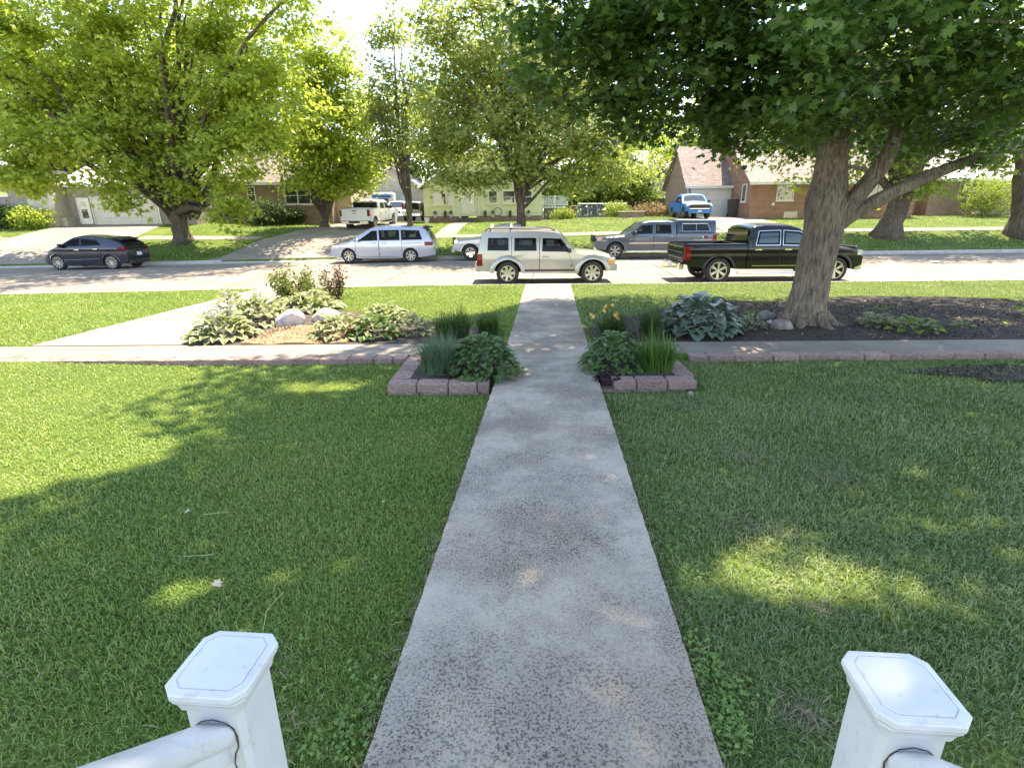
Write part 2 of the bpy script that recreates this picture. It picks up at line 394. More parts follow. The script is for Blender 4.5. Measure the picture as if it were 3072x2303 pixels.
for nm, kf, sgn in (('near_kerb', near_kerb, -1), ('far_kerb', far_kerb, 1)):
    kb = empty(nm, (0, 0, 0)); kb['kind'] = 'structure'
    for k in range(-22, 22):
        x0, x1 = k * 3.0 + .006, (k + 1) * 3.0 - .006
        if sgn < 0 and (-.75 + .068 * 17 < x1 and x0 < .7 + .068 * 17): pass
        drop = (sgn < 0 and -10.2 < (x0 + x1) / 2 < -6.5) or (sgn > 0 and (-16 < (x0 + x1) / 2 < -8 or 12.5 < (x0 + x1) / 2 < 18.5 or -30 < (x0 + x1) / 2 < -20))
        mb = MB()
        def cs(x):
            y = float(kf(x)); s_ = float(slope_x(x)); top = (-.075 if drop else 0.0) + s_
            o = sgn
            return [(x, y + o * .14, top - .2), (x, y + o * .14, top + .004), (x, y + o * .0, top), (x, y - o * .03, top - .03), (x, y - o * .05, -.115 + s_), (x, y - o * .275, -.135 + s_), (x, y - o * .275, -.25 + s_)]
        A, B = cs(x0), cs(x1); n = len(A)
        mb.add(A + B, [(i, i + 1, n + i + 1, n + i) for i in range(n - 1)] + [tuple(range(n)), tuple(range(2 * n - 1, n - 1, -1))])
        mb.build('kerb_stone', M['kerb'], kb)
# far drives, far sidewalk
def strip(name, pts, m, dz=.02, n=24):
    (a, b, c, d) = pts
    return sheet(name, quad_fn(a, b, c, d, lambda x, y: z1(x, y) + dz), 8, n, m, .12, kind='structure')
strip('garage_driveway', [(-30.0, 28.42), (-21.5, 28.42), (-24.5, 39.9), (-31.6, 39.9)], M['drive'], .03)
strip('gravelled_driveway', [(-15.8, 28.42), (-9.0, 28.42), (-7.6, 46), (-12.0, 46)], M['drive'], .03)
strip('brick_garage_driveway', [(12.8, 29.2), (17.8, 29.25), (18.7, 45.8), (14.0, 45.8)], M['drive'], .03)
for x0, x1 in ((-60, -31.0), (-22.6, -15.2), (-9.2, 13.1), (17.9, 60)):
    sheet('far_sidewalk', (lambda a, b: lambda u, v: (a + (b - a) * u, float(far_kerb(a + (b - a) * u)) + 4.7 + 1.25 * v, z1(a + (b - a) * u, float(far_kerb(a + (b - a) * u)) + 4.7 + 1.25 * v) + .02))(x0, x1), 40, 3, M['sidewalk'], .1, kind='structure')
strip('house_path', [(-4.7, 34.3), (-3.4, 34.3), (-3.2, 46.3), (-4.4, 46.3)], M['sidewalk'], .025)

# ------------------------------------------------------------------ retaining walls and planters of split-face blocks
bv = []
for sd_ in range(5):
    r_ = random.Random(sd_)
    mb = MB(); mb.bbox((0, 0, 0), (1, 1, 1), .04)
    bm = bmesh.new(); me = mb.mesh('block_%d' % sd_); bm.from_mesh(me)
    bmesh.ops.bisect_plane(bm, geom=bm.verts[:] + bm.edges[:] + bm.faces[:], plane_co=(0, 0, 0), plane_no=(0, 0, 1))
    for c_ in (-.25, 0, .25): bmesh.ops.bisect_plane(bm, geom=bm.verts[:] + bm.edges[:] + bm.faces[:], plane_co=(c_, 0, 0), plane_no=(1, 0, 0))
    for v in bm.verts:
        if v.co.y < -.4: v.co.y += r_.uniform(-.035, .05); v.co.z += r_.uniform(-.015, .015)
    bm.to_mesh(me); bm.free(); me.materials.append(M['block']); bv.append(me)
def block(parent, x0, x1, y, z0, z1_, depth=.25, rz=0.0, cx=None, cy=None):
    o = bpy.data.objects.new('block', rnd.choice(bv)); COL.objects.link(o); o.parent = parent
    o.location = ((x0 + x1) / 2 if cx is None else cx, y + depth / 2 if cy is None else cy, (z0 + z1_) / 2 + rnd.uniform(-.003, .003))
    o.scale = (x1 - x0 - .014, depth, z1_ - z0); o.rotation_euler = (0, 0, rz + rnd.uniform(-.008, .008)); return o
def wall_run(parent, x0, x1, y, z0, z1_, lens=(.30, .41, .46, .61), seed=1, top=True):
    r_ = random.Random(seed); x = x0
    while x < x1 - .12:
        l = min(r_.choice(lens), x1 - x); block(parent, x, x + l, y + r_.uniform(-.006, .006), z0, z1_); x += l
wl = empty('retaining_wall', (-5, 8.08, 0), label='low edging wall of split-face blocks along the left lawn, running into the concrete drive', cat='wall', group='block edging walls beside the sidewalk')
wr = empty('retaining_wall', (6, 8.08, 0), label='low edging wall of split-face blocks in front of the big shade tree and dark mulch bed', cat='wall', group='block edging walls beside the sidewalk')
for p, a, b in ((wl, -13.0, -1.66), (wr, 2.80, 13.5)):
    wall_run(p, a - p.location.x, b - p.location.x, 0.0, -.13, .004, seed=int(a * 10) % 97)
    wall_run(p, a - p.location.x, b - p.location.x, .012, -.28, -.132, seed=int(a * 7) % 89)
def planter(label, xo0, xo1, xi, yf, side):
    # front wall runs xo0..xo1 at y=yf, a side wall runs back to the sidewalk wall at the outer end
    p = empty('block_planter', ((xo0 + xo1) / 2, yf, -.1), label=label, cat='planter', group='block planters flanking the front walk')
    ox, oy = p.location.x, p.location.y
    zt = .072
    wall_run(p, xo0 - ox, xo1 - ox, 0, zt - .115 + .1, zt + .1, lens=(.30, .41, .38), seed=5 if side < 0 else 8)
    wall_run(p, xo0 - ox + (0 if side < 0 else -.15), xo1 - ox - (.0 if side < 0 else .16), .012, zt - .25 + .1, zt - .12 + .1, lens=(.41, .46, .38), seed=15 if side < 0 else 18)
    cx = (xo0 + .125) if side < 0 else (xo1 - .125)
    y = yf + .26; k = 0
    while y < 8.0:
        l = (.38, .30, .42, .36)[k % 4]; l = min(l, 8.06 - y)
        if l > .1:
            for za, zb in ((zt - .115, zt), (zt - .25, zt - .12)):
                o = block(p, 0, l, 0, za + .1, zb + .1, .25, rz=(-pi / 2 if side < 0 else pi / 2), cx=cx - ox + (xi * (y - yf) / 1.7), cy=y + l / 2 - oy)
        y += l; k += 1
    return p
PL = (on(1194, 1170, -.10).x, on(1481, 1180, -.10).x); 
planter('U-shaped block planter holding blue-green grass, left of the front walk', -1.62, -.29, .05, 6.55, -1)
planter('U-shaped block planter holding bright green spiky grass, right of the front walk', 1.33, 2.46, .03, 6.62, 1)
sheet('planter_soil', quad_fn((-1.45, 6.75), (-.33, 6.75), (-.2, 8.3), (-1.4, 8.3), lambda x, y: .07 - .05 * sstep(-.55, -.25, x)), 8, 8, M['soil'], .25, kind='structure')
sheet('planter_soil', quad_fn((1.2, 6.8), (2.3, 6.8), (2.4, 8.3), (1.27, 8.3), lambda x, y: .07 - .05 * sstep(1.6, 1.25, x)), 8, 8, M['soil'], .25, kind='structure')
# beds
sheet('garden_bed', quad_fn((-5.6, 9.09), (-.15, 9.09), (-.6, 10.3), (-6.6, 14.2), lambda x, y: z1(x, y) + .015), 10, 10, M['soil'], .05, kind='structure')
sheet('bark_mulch', quad_fn((-4.75, 9.1), (-2.9, 9.1), (-2.9, 10.6), (-4.3, 10.6), lambda x, y: z1(x, y) + .04 + .02 * math.sin(x * 7) * math.sin(y * 6)), 14, 14, M['mulch_orange'], .06, kind='structure')
def bed_edge(u): return 14.6 - 1.0 * abs(2 * u - 1) ** 2 + .35 * math.sin(u * 13)
sheet('dark_mulch_bed', lambda u, v: (1.45 + 14 * u, 9.085 + (((10.2 + 3.7 * min(1, u * 4)) if u < .26 else bed_edge(u) - .9) - 9.085) * v, z1(1.4 + 14 * u, 10) + .02 + .05 * math.sin(9 * u * 3.1) * math.sin(7 * v) * .5 + .03 * math.exp(-((1.45 + 14 * u - 5.75) ** 2 + (9.085 + 4.6 * v - 10.4) ** 2) / .9)), 50, 26, M['mulch_dark'], .06, kind='structure')
def soil_patch(u, v):
    a = 2 * pi * u; r_ = v * (1 + .25 * math.sin(3 * a) + .15 * math.sin(7 * a + 1))
    x, y = 8.0 + 1.9 * r_ * cos(a), 7.25 + .55 * r_ * sin(a); y = min(y, 8.03); return (x, y, z1(x, y) + .012)
mb = MB(); mb.grid(soil_patch, 30, 8); mb.build('bare_soil', M['mulch_dark'], kind='structure', fix=False)

# ------------------------------------------------------------------ grass
def scatter(x0, x1, y0, y1, dens, seed, keep):
    rg = np.random.default_rng(seed); n = int((x1 - x0) * (y1 - y0) * dens)
    x = rg.uniform(x0, x1, n); y = rg.uniform(y0, y1, n); k = keep(x, y, rg.uniform(0, 1, n)); return x[k], y[k], rg
def blades(name, x, y, z, hgt, wid, rg, m, lean=.5, kind='stuff', parent=None, tri=False):
    n = len(x); a = rg.uniform(0, 2 * pi, n); h = hgt * rg.uniform(.55, 1.25, n); w_ = wid * rg.uniform(.7, 1.3, n)
    l = np.abs(rg.normal(lean, .35, n)); ca, sa = np.cos(a), np.sin(a); b = rg.uniform(-.5, .5, n) + a + pi / 2; cb, sb = np.cos(b), np.sin(b)
    P0 = np.stack([x, y, z], 1); S_ = np.stack([cb * w_ / 2, sb * w_ / 2, np.zeros(n)], 1)
    D1 = np.stack([ca * l * h * .3, sa * l * h * .3, h * .6], 1); D2 = np.stack([ca * l * h * .95, sa * l * h * .95, h * np.clip(1 - .35 * l, .25, 1)], 1)
    if tri:
        Vv = np.stack([P0 - S_, P0 + S_, P0 + D2], 1).reshape(-1, 3); Fv = np.arange(3 * n).reshape(-1, 3); at_ = np.repeat(rg.uniform(0, 1, n), 3)
    else:
        Vv = np.stack([P0 - S_, P0 + S_, P0 + D1 + S_ * .8, P0 + D1 - S_ * .8, P0 + D2], 1).reshape(-1, 3)
        k = np.arange(n) * 5; Fv = np.stack([np.stack([k, k + 1, k + 2], 1), np.stack([k, k + 2, k + 3], 1), np.stack([k + 3, k + 2, k + 4], 1)], 1).reshape(-1, 3); at_ = np.repeat(rg.uniform(0, 1, n), 5)
    return mesh_obj(name, np_mesh(name, Vv, Fv, at_), m, parent, kind)
def lump(x, y, s=1.0): return .5 + .25 * np.sin(x * 3.1 * s + 1.3 * np.sin(y * 2.3 * s)) + .25 * np.sin(y * 4.3 * s + 1.7 * np.sin(x * 1.9 * s + 2))
def keep_near(x, y, u):
    r_ = np.hypot(np.hypot(x, y), 2.1)
    dens = np.clip((2.6 / r_) ** 1.45, 0, 1)
    fr = (np.abs(x) < .98 * np.maximum(y, 0) * 1.06 + .9) | (u < .45 * dens) & (np.abs(x) < 1.04 * np.maximum(y, 0) + 3.4)
    edge = .008 * np.sin(y * 13.1) + .006 * np.sin(y * 37.7 + 2) + .012 * (np.sin(y * 5.3) > .7)
    onw = (x > -.69 + .068 * y - .005 + edge * .7) & (x < .70 + .068 * y + .01 + edge * .5)
    onw |= (y < 1.46) & (x > -.74) & (x < .8)
    pl = (y > 6.5) & (((x > -1.66) & (x < -.25)) | ((x > 1.1) & (x < 2.55)))
    soil = ((x - 8.0) / 2.0) ** 2 + ((y - 7.3) / .65) ** 2 < .9 + .5 * lump(x, y, 1.5)
    thin = np.where(x > .9, np.clip(.30 + 1.1 * lump(x, y), 0, 1), .85 + .15 * lump(x, y))
    return fr & ~onw & ~pl & (u < dens * thin) & (~soil | (u < .04)) & (y < 8.06)
x, y, rg = scatter(-11.5, 11.5, .5, 8.06, 11500, 11, keep_near)
rr = np.hypot(np.hypot(x, y), 2.1); sc = np.clip(rr / 3.0, .9, 2.0)
hh = .043 * np.where(x > 1, 1.0 + .4 * lump(x, y, .8), .9) * (1 + .1 * (sc - 1))
zz = zg(x, y)
print('near blades', len(x))
blades('lawn_grass', x, y, zz - .004, hh, (.0039 * sc), rg, M['blade'], .75)
def keep_bv(x, y, u):
    fr = np.abs(x) < 1.02 * y + 2.5
    onw = (x > WL(y) - .01) & (x < WR(y) + .01)
    dr = (x > -8.4 + .072 * (y - 9.08)) & (x < -5.75 - .11 * (y - 9.08))
    bed = (x < -.15) & (x > -6.6) & (y < 10.3 + (-.6 - x) * .65) & (x > -5.7 - .196 * (y - 9.1))
    ub = np.clip((x - 1.45) / 14, 0, 1)
    top = np.where(ub < .26, 10.2 + 3.7 * np.minimum(1, ub * 4), 14.6 - 1.0 * np.abs(2 * ub - 1) ** 2 + .35 * np.sin(ub * 13) - .9)
    mul = (x > 1.5) & (x < 15.45) & (y < top + .25 * np.sin(x * 6) + .5 * (u - .5))
    return fr & ~onw & ~dr & ~bed & (~mul | (u < .03)) & (y < near_kerb(x) - .1) & (u < np.clip(12 / y, 0, 1))
x, y, rg = scatter(-19.5, 20, 9.1, 17.0, 720, 12, keep_bv)
print('boulevard blades', len(x))
blades('boulevard_grass', x, y, zg(x, y), .06, .013, rg, M['blade'], .6)
def keep_far(x, y, u):
    d = y - far_kerb(x)
    dr = ((x > -31 + .0 * y) & (x < -21.8)) | ((x > -15.8 + .21 * (y - 28)) & (x < -9 + .08 * (y - 28))) | ((x > 12.9) & (x < 18.6)) | ((x > -4.7) & (x < -3.3) & (y > 34))
    return (d > .2) & ~dr & ~((d > 4.65) & (d < 6.0)) & (u < 1)
x, y, rg = scatter(-42, 45, 28.4, 47, 55, 13, keep_far)
blades('far_lawn_grass', x, y, zg(x, y) - .01, .10, .05, rg, M['blade'], .5, tri=True)
# ------------------------------------------------------------------ vehicles
def paint(name, c, metal=.5, rough=.28, c2=None):
    return mat(name, c, rough, c2, 2.0, metal=metal, coat=1.0, bmp=.02, bscale=400, bdist=.001)
M['glass'] = mat('tinted_glass', (.006, .008, .010), .05, spec=.35)
def see_glass():
    m, t, b = nt('see_through_glass'); tr = node(t, 'ShaderNodeBsdfTransparent'); tr.inputs[0].default_value = (.42, .47, .46, 1)
    b.inputs['Base Color'].default_value = (.006, .008, .01, 1); b.inputs['Roughness'].default_value = .04
    ms = node(t, 'ShaderNodeMixShader'); ms.inputs[0].default_value = .72
    out = [x for x in t.nodes if x.type == 'OUTPUT_MATERIAL'][0]
    t.links.new(b.outputs[0], ms.inputs[1]); t.links.new(tr.outputs[0], ms.inputs[2]); t.links.new(ms.outputs[0], out.inputs[0]); return m
M['glass_see'] = see_glass(); M['cabin'] = mat('cabin_trim', (.030, .029, .028), .8, (.055, .05, .047), 6.0)
M['glass_l'] = mat('windscreen_glass', (.03, .045, .05), .04, spec=.6)
M['tyre'] = mat('tyre_rubber', (.018, .018, .018), .85, (.035, .033, .03), 12.0, bmp=.3, bscale=90)
M['black'] = mat('black_plastic', (.016, .016, .017), .55, (.03, .03, .03), 9.0)
M['under'] = mat('underbody', (.01, .01, .01), .9, (.02, .018, .016), 6.0)
M['chrome'] = mat('chrome', (.75, .75, .76), .12, metal=1.0)
M['alloy'] = mat('alloy_wheel', (.40, .40, .40), .35, (.30, .30, .30), 20.0, metal=.9)
M['alloy_gold'] = mat('champagne_alloy', (.42, .39, .32), .32, metal=.9)
M['red_lamp'] = mat('red_lens', (.20, .004, .006), .2, (.10, .002, .003), 18.0, spec=.3)
M['clear_lamp'] = mat('clear_lens', (.66, .68, .70), .1, (.40, .42, .44), 14.0, coat=1.0, metal=.3)
M['amber'] = mat('amber_lens', (.75, .27, .03), .15, coat=1.0)
M['plate'] = mat('licence_plate', (.66, .68, .70), .4, (.45, .52, .60), 16.0)
M['gap'] = mat('panel_gap', (.012, .012, .013), .8)
M['white_plastic'] = mat('white_plastic', (.75, .75, .74), .4, coat=.4)

def sharpen(me, deg=32):
    bm = bmesh.new(); bm.from_mesh(me)
    for e in bm.edges:
        if len(e.link_faces) == 2 and e.calc_face_angle(0) > R(deg): e.smooth = False
    bm.to_mesh(me); bm.free(); me.polygons.foreach_set('use_smooth', [True] * len(me.polygons)); me.update()

class Car:
    def __init__(c, name, label, loc, rz, sp, group=None, cat='car', sz=1.0):
        c.sp = sp; c.root = empty(name, loc, rz, label, cat, group); c.root.scale = (sz,) * 3
        g = np.linspace(sp['top'][0][0], sp['top'][-1][0], 700)
        def sm(pts, wd):
            z = np.interp(g, [p[0] for p in pts], [p[1] for p in pts]); k = max(1, int(wd / (g[1] - g[0])))
            zp = np.pad(z, k, mode='edge'); ker = np.hanning(2 * k + 3)[1:-1]; ker /= ker.sum(); return np.convolve(zp, ker, 'valid')
        c.g = g; c.tz = sm(sp['top'], sp.get('sm', .10)); c.bz = sm(sp['bot'], .05)
        c.x0, c.x1 = g[0], g[-1]
    def zt(c, x): return float(np.interp(x, c.g, c.tz))
    def zb(c, x): return float(np.interp(x, c.g, c.bz))
    def hw(c, x, z):
        sp = c.sp; wd = sp['W'] / 2; belt = sp['belt']; H = sp['H']
        fr, rr_ = sp.get('fr', .14), sp.get('rr', .07); lf, lr = sp.get('lf', 1.0), sp.get('lr', .7)
        a = max(0, (x - (c.fx1() - lf)) / lf); b = max(0, ((c.rx0() + lr) - x) / lr)
        w_ = wd * (1 - fr * a ** 2.2 - rr_ * b ** 2.2)
        if z > belt: t = (z - belt) / (H - belt); w_ *= 1 - sp.get('tum', .2) * (.55 * t + .45 * t * t)
        else:
            t = (belt - z) / max(.1, belt - .25); w_ *= 1 - .012 * (1 - min(1, abs(t - .35) / .35)) * -1 - .05 * max(0, t - .55) ** 1.5 - .014 * (1 - min(1, t * 4)) * 0
        if sp.get('shoulder'):
            w_ += sp['shoulder'] * math.exp(-((z - belt + .10) / .07) ** 2)
        return w_
    def fx1(c): return c.sp.get('xf', c.x1)
    def rx0(c): return c.sp.get('xr', c.x0)
    def zarch(c, x, zb):
        for wx in c.sp['axles']:
            d = abs(x - wx); ra = c.sp['ra']
            if d < ra: return max(zb, c.sp['wr'] + math.sqrt(max(0, ra * ra - d * d)))
        return zb
    def stations(c, xa, xb):
        xs = list(np.arange(xa, xb, .05)) + [xa, xb, xa + .015, xa + .04, xb - .015, xb - .04]
        for wx in c.sp['axles']:
            for q in np.linspace(0, pi, 17): xs.append(wx + c.sp['ra'] * .9999 * cos(q))
            xs += [wx - c.sp['ra'] * 1.002, wx + c.sp['ra'] * 1.002]
        xs = sorted(x for x in xs if xa <= x <= xb); o = [xs[0]]
        for x in xs[1:]:
            if x - o[-1] > .002: o.append(x)
        return o
    def topz(c, x, y):      # height of the top skin
        zt = c.zt(x); r_ = min(.11, .22 * (zt - c.zb(x))); h = max(.05, c.hw(x, zt - r_) - r_ * .8)
        f = min(1.0, abs(y) / h); return zt - c.sp.get('crown', .035) * f * f
    def body(c, xa=None, xb=None, name='body', m=None, zmax=None, parent=None, open_floor=None):
        xa = c.x0 if xa is None else xa; xb = c.x1 if xb is None else xb
        rings = []; NL = 18
        for x in c.stations(xa, xb):
            zb = c.zb(x); zt = c.zt(x) if zmax is None else zmax; za = min(c.zarch(x, zb), zt - .1)
            r_ = min(.11, .22 * (zt - zb)); hi = max(.1, c.hw(x, zb) - .3); p = [(0, zb), (hi, zb), (hi, za)]
            if open_floor is not None: r_ = .02
            for k in range(NL + 1):
                z = za + (zt - r_ - za) * (k / NL) ** .85; p.append((c.hw(x, z), z))
            hs = c.hw(x, zt - r_); cr = c.sp.get('crown', .035)
            if open_floor is not None:
                p += [(hs - .012, zt), (hs - .085, zt), (hs - .10, zt - .03), (hs - .10, open_floor), (hs * .5, open_floor), (0, open_floor)]
            else:
                h = max(.05, hs - r_ * .8)
                p += [(h + r_ * .8 * cos(q), zt - cr - (r_ - cr) * (1 - sin(q))) for q in (R(30), R(60))]
                p += [(h * f, zt - cr * f * f) for f in (1.0, .75, .5, .25, 0)]
            rings.append([(x, y, z) for y, z in p] + [(x, -y, z) for y, z in p[-2:0:-1]])
        n = len(rings[0]); vs = [v for r_ in rings for v in r_]; mb = MB()
        fs = [(i * n + k, i * n + (k + 1) % n, (i + 1) * n + (k + 1) % n, (i + 1) * n + k) for i in range(len(rings) - 1) for k in range(n)]
        def capf(b): # strip cap
            m_ = n // 2; return [(b + k, b + k + 1, b + (n - k - 1) % n, b + (n - k) % n) if k else (b, b + 1, b + n - 1) for k in range(m_)]
        mb.add(vs, fs + [tuple(range(n)), tuple(range((len(rings) - 1) * n, len(rings) * n))])
        me = mb.mesh(name, [m or c.sp['paint'], M['under']])
        for pl in me.polygons:
            js = [v % n for v in pl.vertices]
            if len(js) == 4 and all(j <= 3 or j >= n - 3 for j in js): pl.material_index = 1
        sharpen(me, 34)
        o = mesh_obj(name, me, None, parent or c.root)
        if open_floor is None: c.shell = o
        return o
    def patch(c, name, m, bot, top, off=.006, s=1, parent=None, nu=10, nv=4, depth=.02, mb=None):
        def rs(pl, n):
            L = [0]
            for a, b in zip(pl, pl[1:]): L.append(L[-1] + math.hypot(b[0] - a[0], b[1] - a[1]))
            return [(np.interp(L[-1] * i / n, L, [p[0] for p in pl]), np.interp(L[-1] * i / n, L, [p[1] for p in pl])) for i in range(n + 1)]
        B, T = rs(bot, nu), rs(top, nu); own = mb is None; mb = mb or MB(); w_ = nu + 1; vs = []
        for o in (off, -depth):
            for j in range(nv + 1):
                for i in range(w_):
                    f = j / nv; x = B[i][0] * (1 - f) + T[i][0] * f; z = B[i][1] * (1 - f) + T[i][1] * f
                    vs.append((x, s * (c.hw(x, z) + o), z))
        fs = [(j * w_ + i, j * w_ + i + 1, (j + 1) * w_ + i + 1, (j + 1) * w_ + i) for j in range(nv) for i in range(nu)]
        rim = list(range(w_)) + [j * w_ + nu for j in range(1, nv + 1)] + [nv * w_ + i for i in range(nu - 1, -1, -1)] + [j * w_ for j in range(nv - 1, 0, -1)]
        b = w_ * (nv + 1); fs += [(rim[k], b + rim[k], b + rim[(k + 1) % len(rim)], rim[(k + 1) % len(rim)]) for k in range(len(rim))]
        mb.add(vs, fs)
        if own:
            me = mb.mesh(name, m); sharpen(me, 40); return mesh_obj(name, me, None, parent or c.root)
    def top_patch(c, name, m, xa, xb, f=.9, off=.006, parent=None, fb=None, nu=8, nv=8, y0=None, y1=None):
        mb = MB()
        def fn(u, v):
            x = xa + (xb - xa) * v; zt = c.zt(x); r_ = min(.11, .22 * (zt - c.zb(x))); h = c.hw(x, zt - r_) - r_ * .8
            ff = f + ((fb if fb is not None else f) - f) * v
            y = (2 * u - 1) * h * ff if y0 is None else y0 + (y1 - y0) * u
            dz = (c.zt(x + .02) - c.zt(x - .02)) / .04; nl = math.sqrt(1 + dz * dz)
            return (x - dz / nl * off, y, c.topz(x, y) + off / nl)
        mb.grid(fn, nu, nv); w_ = nu + 1; b = len(mb.v)
        rim = list(range(w_)) + [j * w_ + nu for j in range(1, nv + 1)] + [nv * w_ + i for i in range(nu - 1, -1, -1)] + [j * w_ for j in range(nv - 1, 0, -1)]
        mb.v += [(mb.v[i][0], mb.v[i][1], mb.v[i][2] - .02) for i in rim]
        for k in range(len(rim)): mb.f.append((rim[k], b + k, b + (k + 1) % len(rim), rim[(k + 1) % len(rim)])); mb.m.append(0)
        me = mb.mesh(name, m); sharpen(me, 40); return mesh_obj(name, me, None, parent or c.root)
    def wheels(c, spokes=6, rim_m=None, sw=.055, rr_=.62, double=False):
        r_, tw = c.sp['wr'], c.sp.get('tw', .23); ri = r_ * rr_
        mb = MB(); mb.lathe([(ri, -tw / 2), (r_ * .93, -tw / 2 - .008), (r_ * .985, -tw / 2 + .02), (r_, -tw / 4), (r_, tw / 4), (r_ * .985, tw / 2 - .02), (r_ * .93, tw / 2 + .008), (ri, tw / 2 - .01), (ri * .97, tw / 2 - .05), (ri * .97, -tw / 2 + .03)], 30, 'y', close=True)
        ty = mb.mesh('wheel', M['tyre']); sharpen(ty, 40)
        mb = MB(); y0 = tw / 2
        mb.lathe([(ri * 1.0, y0 - .012), (ri * 1.0, y0 + .004), (ri * .93, y0 + .004), (ri * .90, y0 - .03), (ri * .93, y0 - .07), (ri, y0 - .07)], 30, 'y', close=True)
        mb.lathe([(.001, y0 - .012), (ri * .2, y0 - .012), (ri * .26, y0 - .03), (ri * .26, y0 - .07), (.001, y0 - .07)], 16, 'y')
        for k in range(spokes):
            a0 = 2 * pi * k / spokes
            for da in ((-.11, .11) if double else (0,)):
                a = a0 + da; ca, sa = cos(a), sin(a); w0, w1 = sw * (.55 if double else .85), sw * (.5 if double else 1.15)
                vs = []
                for rad, hw_, yy in ((ri * .18, w0, y0 - .018), (ri * .95, w1, y0 - .008)):
                    for sg in (-1, 1):
                        for dy in (0, -.035): vs.append((ca * rad - sa * sg * hw_ / 2 * (1), yy + dy, sa * rad + ca * sg * hw_ / 2))
                mb.add(vs, [(0, 1, 3, 2), (4, 6, 7, 5), (0, 4, 5, 1), (2, 3, 7, 6), (0, 2, 6, 4), (1, 5, 7, 3)])
        rm = mb.mesh('rim', rim_m or M['alloy']); sharpen(rm, 35)
        mb = MB(); mb.lathe([(.001, y0 - .075), (ri * .9, y0 - .075), (ri * .9, y0 - .09), (.001, y0 - .09)], 20, 'y'); dk = mb.mesh('brake_disc', M['under'])
        for wx in c.sp['axles']:
            for s in (1, -1):
                y = s * (c.hw(wx, c.sp['wr'] + .05) - tw / 2 - .02)
                o = mesh_obj('wheel', ty, None, c.root); o.location = (wx, y, r_); o.rotation_euler = (0, .3 * wx, 0 if s > 0 else pi)
                mesh_obj('rim', rm, None, o); mesh_obj('brake_disc', dk, None, o)
    def flares(c, m, wd=.07, off=.025, name='wheel_arch_trim'):
        for wx in c.sp['axles']:
            for s in (1, -1):
                mb = MB(); ra = c.sp['ra']; vs = []; N = 18; a0 = math.asin(max(-1, min(1, (c.zb(wx + ra) - c.sp['wr'] + .01) / ra)))
                for i in range(N + 1):
                    a = a0 + (pi - 2 * a0) * i / N
                    for rad, o in ((ra - .012, -.03), (ra - .012, off), (ra + wd * .6, off), (ra + wd, .0), (ra + wd, -.02)):
                        x, z = wx + rad * cos(a), c.sp['wr'] + rad * sin(a); vs.append((x, s * (c.hw(x, max(z, .2)) + o), z))
                fs = [(i * 5 + k, i * 5 + k + 1, (i + 1) * 5 + k + 1, (i + 1) * 5 + k) for i in range(N) for k in range(4)]
                mb.add(vs, fs); me = mb.mesh(name, m); sharpen(me, 40); mesh_obj(name, me, None, c.root)
    def door(c, x0, x1, z0, z1_, win=None, hx=None, hz=None, s=1, xt0=None, xt1=None, ztop=None, hm=None):
        xt0 = x0 if xt0 is None else xt0; xt1 = x1 if xt1 is None else xt1
        g = .016
        lg = [(x0 - g + (x1 - x0 + 2 * g) * k / 12, z0 - g) for k in range(13)]; lg = [(a, max(b_, (c.zarch(a, 0) + .055) if c.zarch(a, 0) > 0 else 0)) for a, b_ in lg]
        gp_ = c.patch('door_gap', M['gap'], lg, [(xt0 - g, z1_ + .0), (xt1 + g, z1_ + .0)], .001, s, nu=16, nv=16)
        def low(zz): return [(a, max(zz, (c.zarch(a, 0) + .07) if c.zarch(a, 0) > 0 else 0)) for a in np.linspace(x0, x1, 13)]
        d = c.patch('door', c.sp['paint'], low(z0), [(xt0, z1_), (xt1, z1_)], .005, s, nu=16, nv=16)
        c.last = (gp_, d)
        if hx is not None:
            mb = MB(); y = c.hw(hx, hz) + .035; mb.bbox((hx, s * y, hz), (.22, .03, .045), .008); mb.box((hx, s * (y - .02), hz), (.2, .05, .02)); mb.build('handle', hm or c.sp['paint'], d)
        return d
    def cut(c, o, bot, top):
        bm = bmesh.new(); bm.from_mesh(o.data); kill = []
        (xa, za), (xb, zb), (xc, zc), (xd, zd) = bot[0], bot[-1], top[-1], top[0]
        P4 = [(xa, za), (xb, zb), (xc, zc), (xd, zd)]
        def ins(x, z):
            for i in range(4):
                (x0, z0), (x1, z1_) = P4[i], P4[(i + 1) % 4]
                if (x1 - x0) * (z - z0) - (z1_ - z0) * (x - x0) < -1e-4: return False
            return True
        for f in bm.faces:
            if all(abs(v.co.y) > .3 and ins(v.co.x, v.co.z) for v in f.verts): kill.append(f)
        bmesh.ops.delete(bm, geom=kill, context='FACES'); bm.to_mesh(o.data); bm.free()
    def interior(c, x0, x1, zf, rows, steer):
        it = MB(); w = c.hw((x0 + x1) / 2, zf) - .10; it.box(((x0 + x1) / 2, 0, zf), (x1 - x0, 2 * w, .04)); it.box((x1 - .12, 0, zf + .14), (.3, 2 * w, .3)); o = it.build('cabin_floor', M['cabin'], c.root)
        for x in rows:
            for y in (-.38, .38):
                b_ = MB(); b_.bbox((x + .2, y, zf + .12), (.45, .46, .2), .04); b_.bbox((x - .06, y, zf + .42), (.14, .44, .55), .05); b_.bbox((x - .09, y, zf + .76), (.09, .24, .17), .03); b_.build('seat', M['cabin'], c.root)
        wh = MB(); cx, cz = steer; wh.tube([(cx + .07 * cos(a * pi / 8), .38 + .18 * sin(a * pi / 8), cz + .17 * cos(a * pi / 8)) for a in range(17)], .018, 6, False); wh.build('steering_wheel', M['cabin'], c.root)
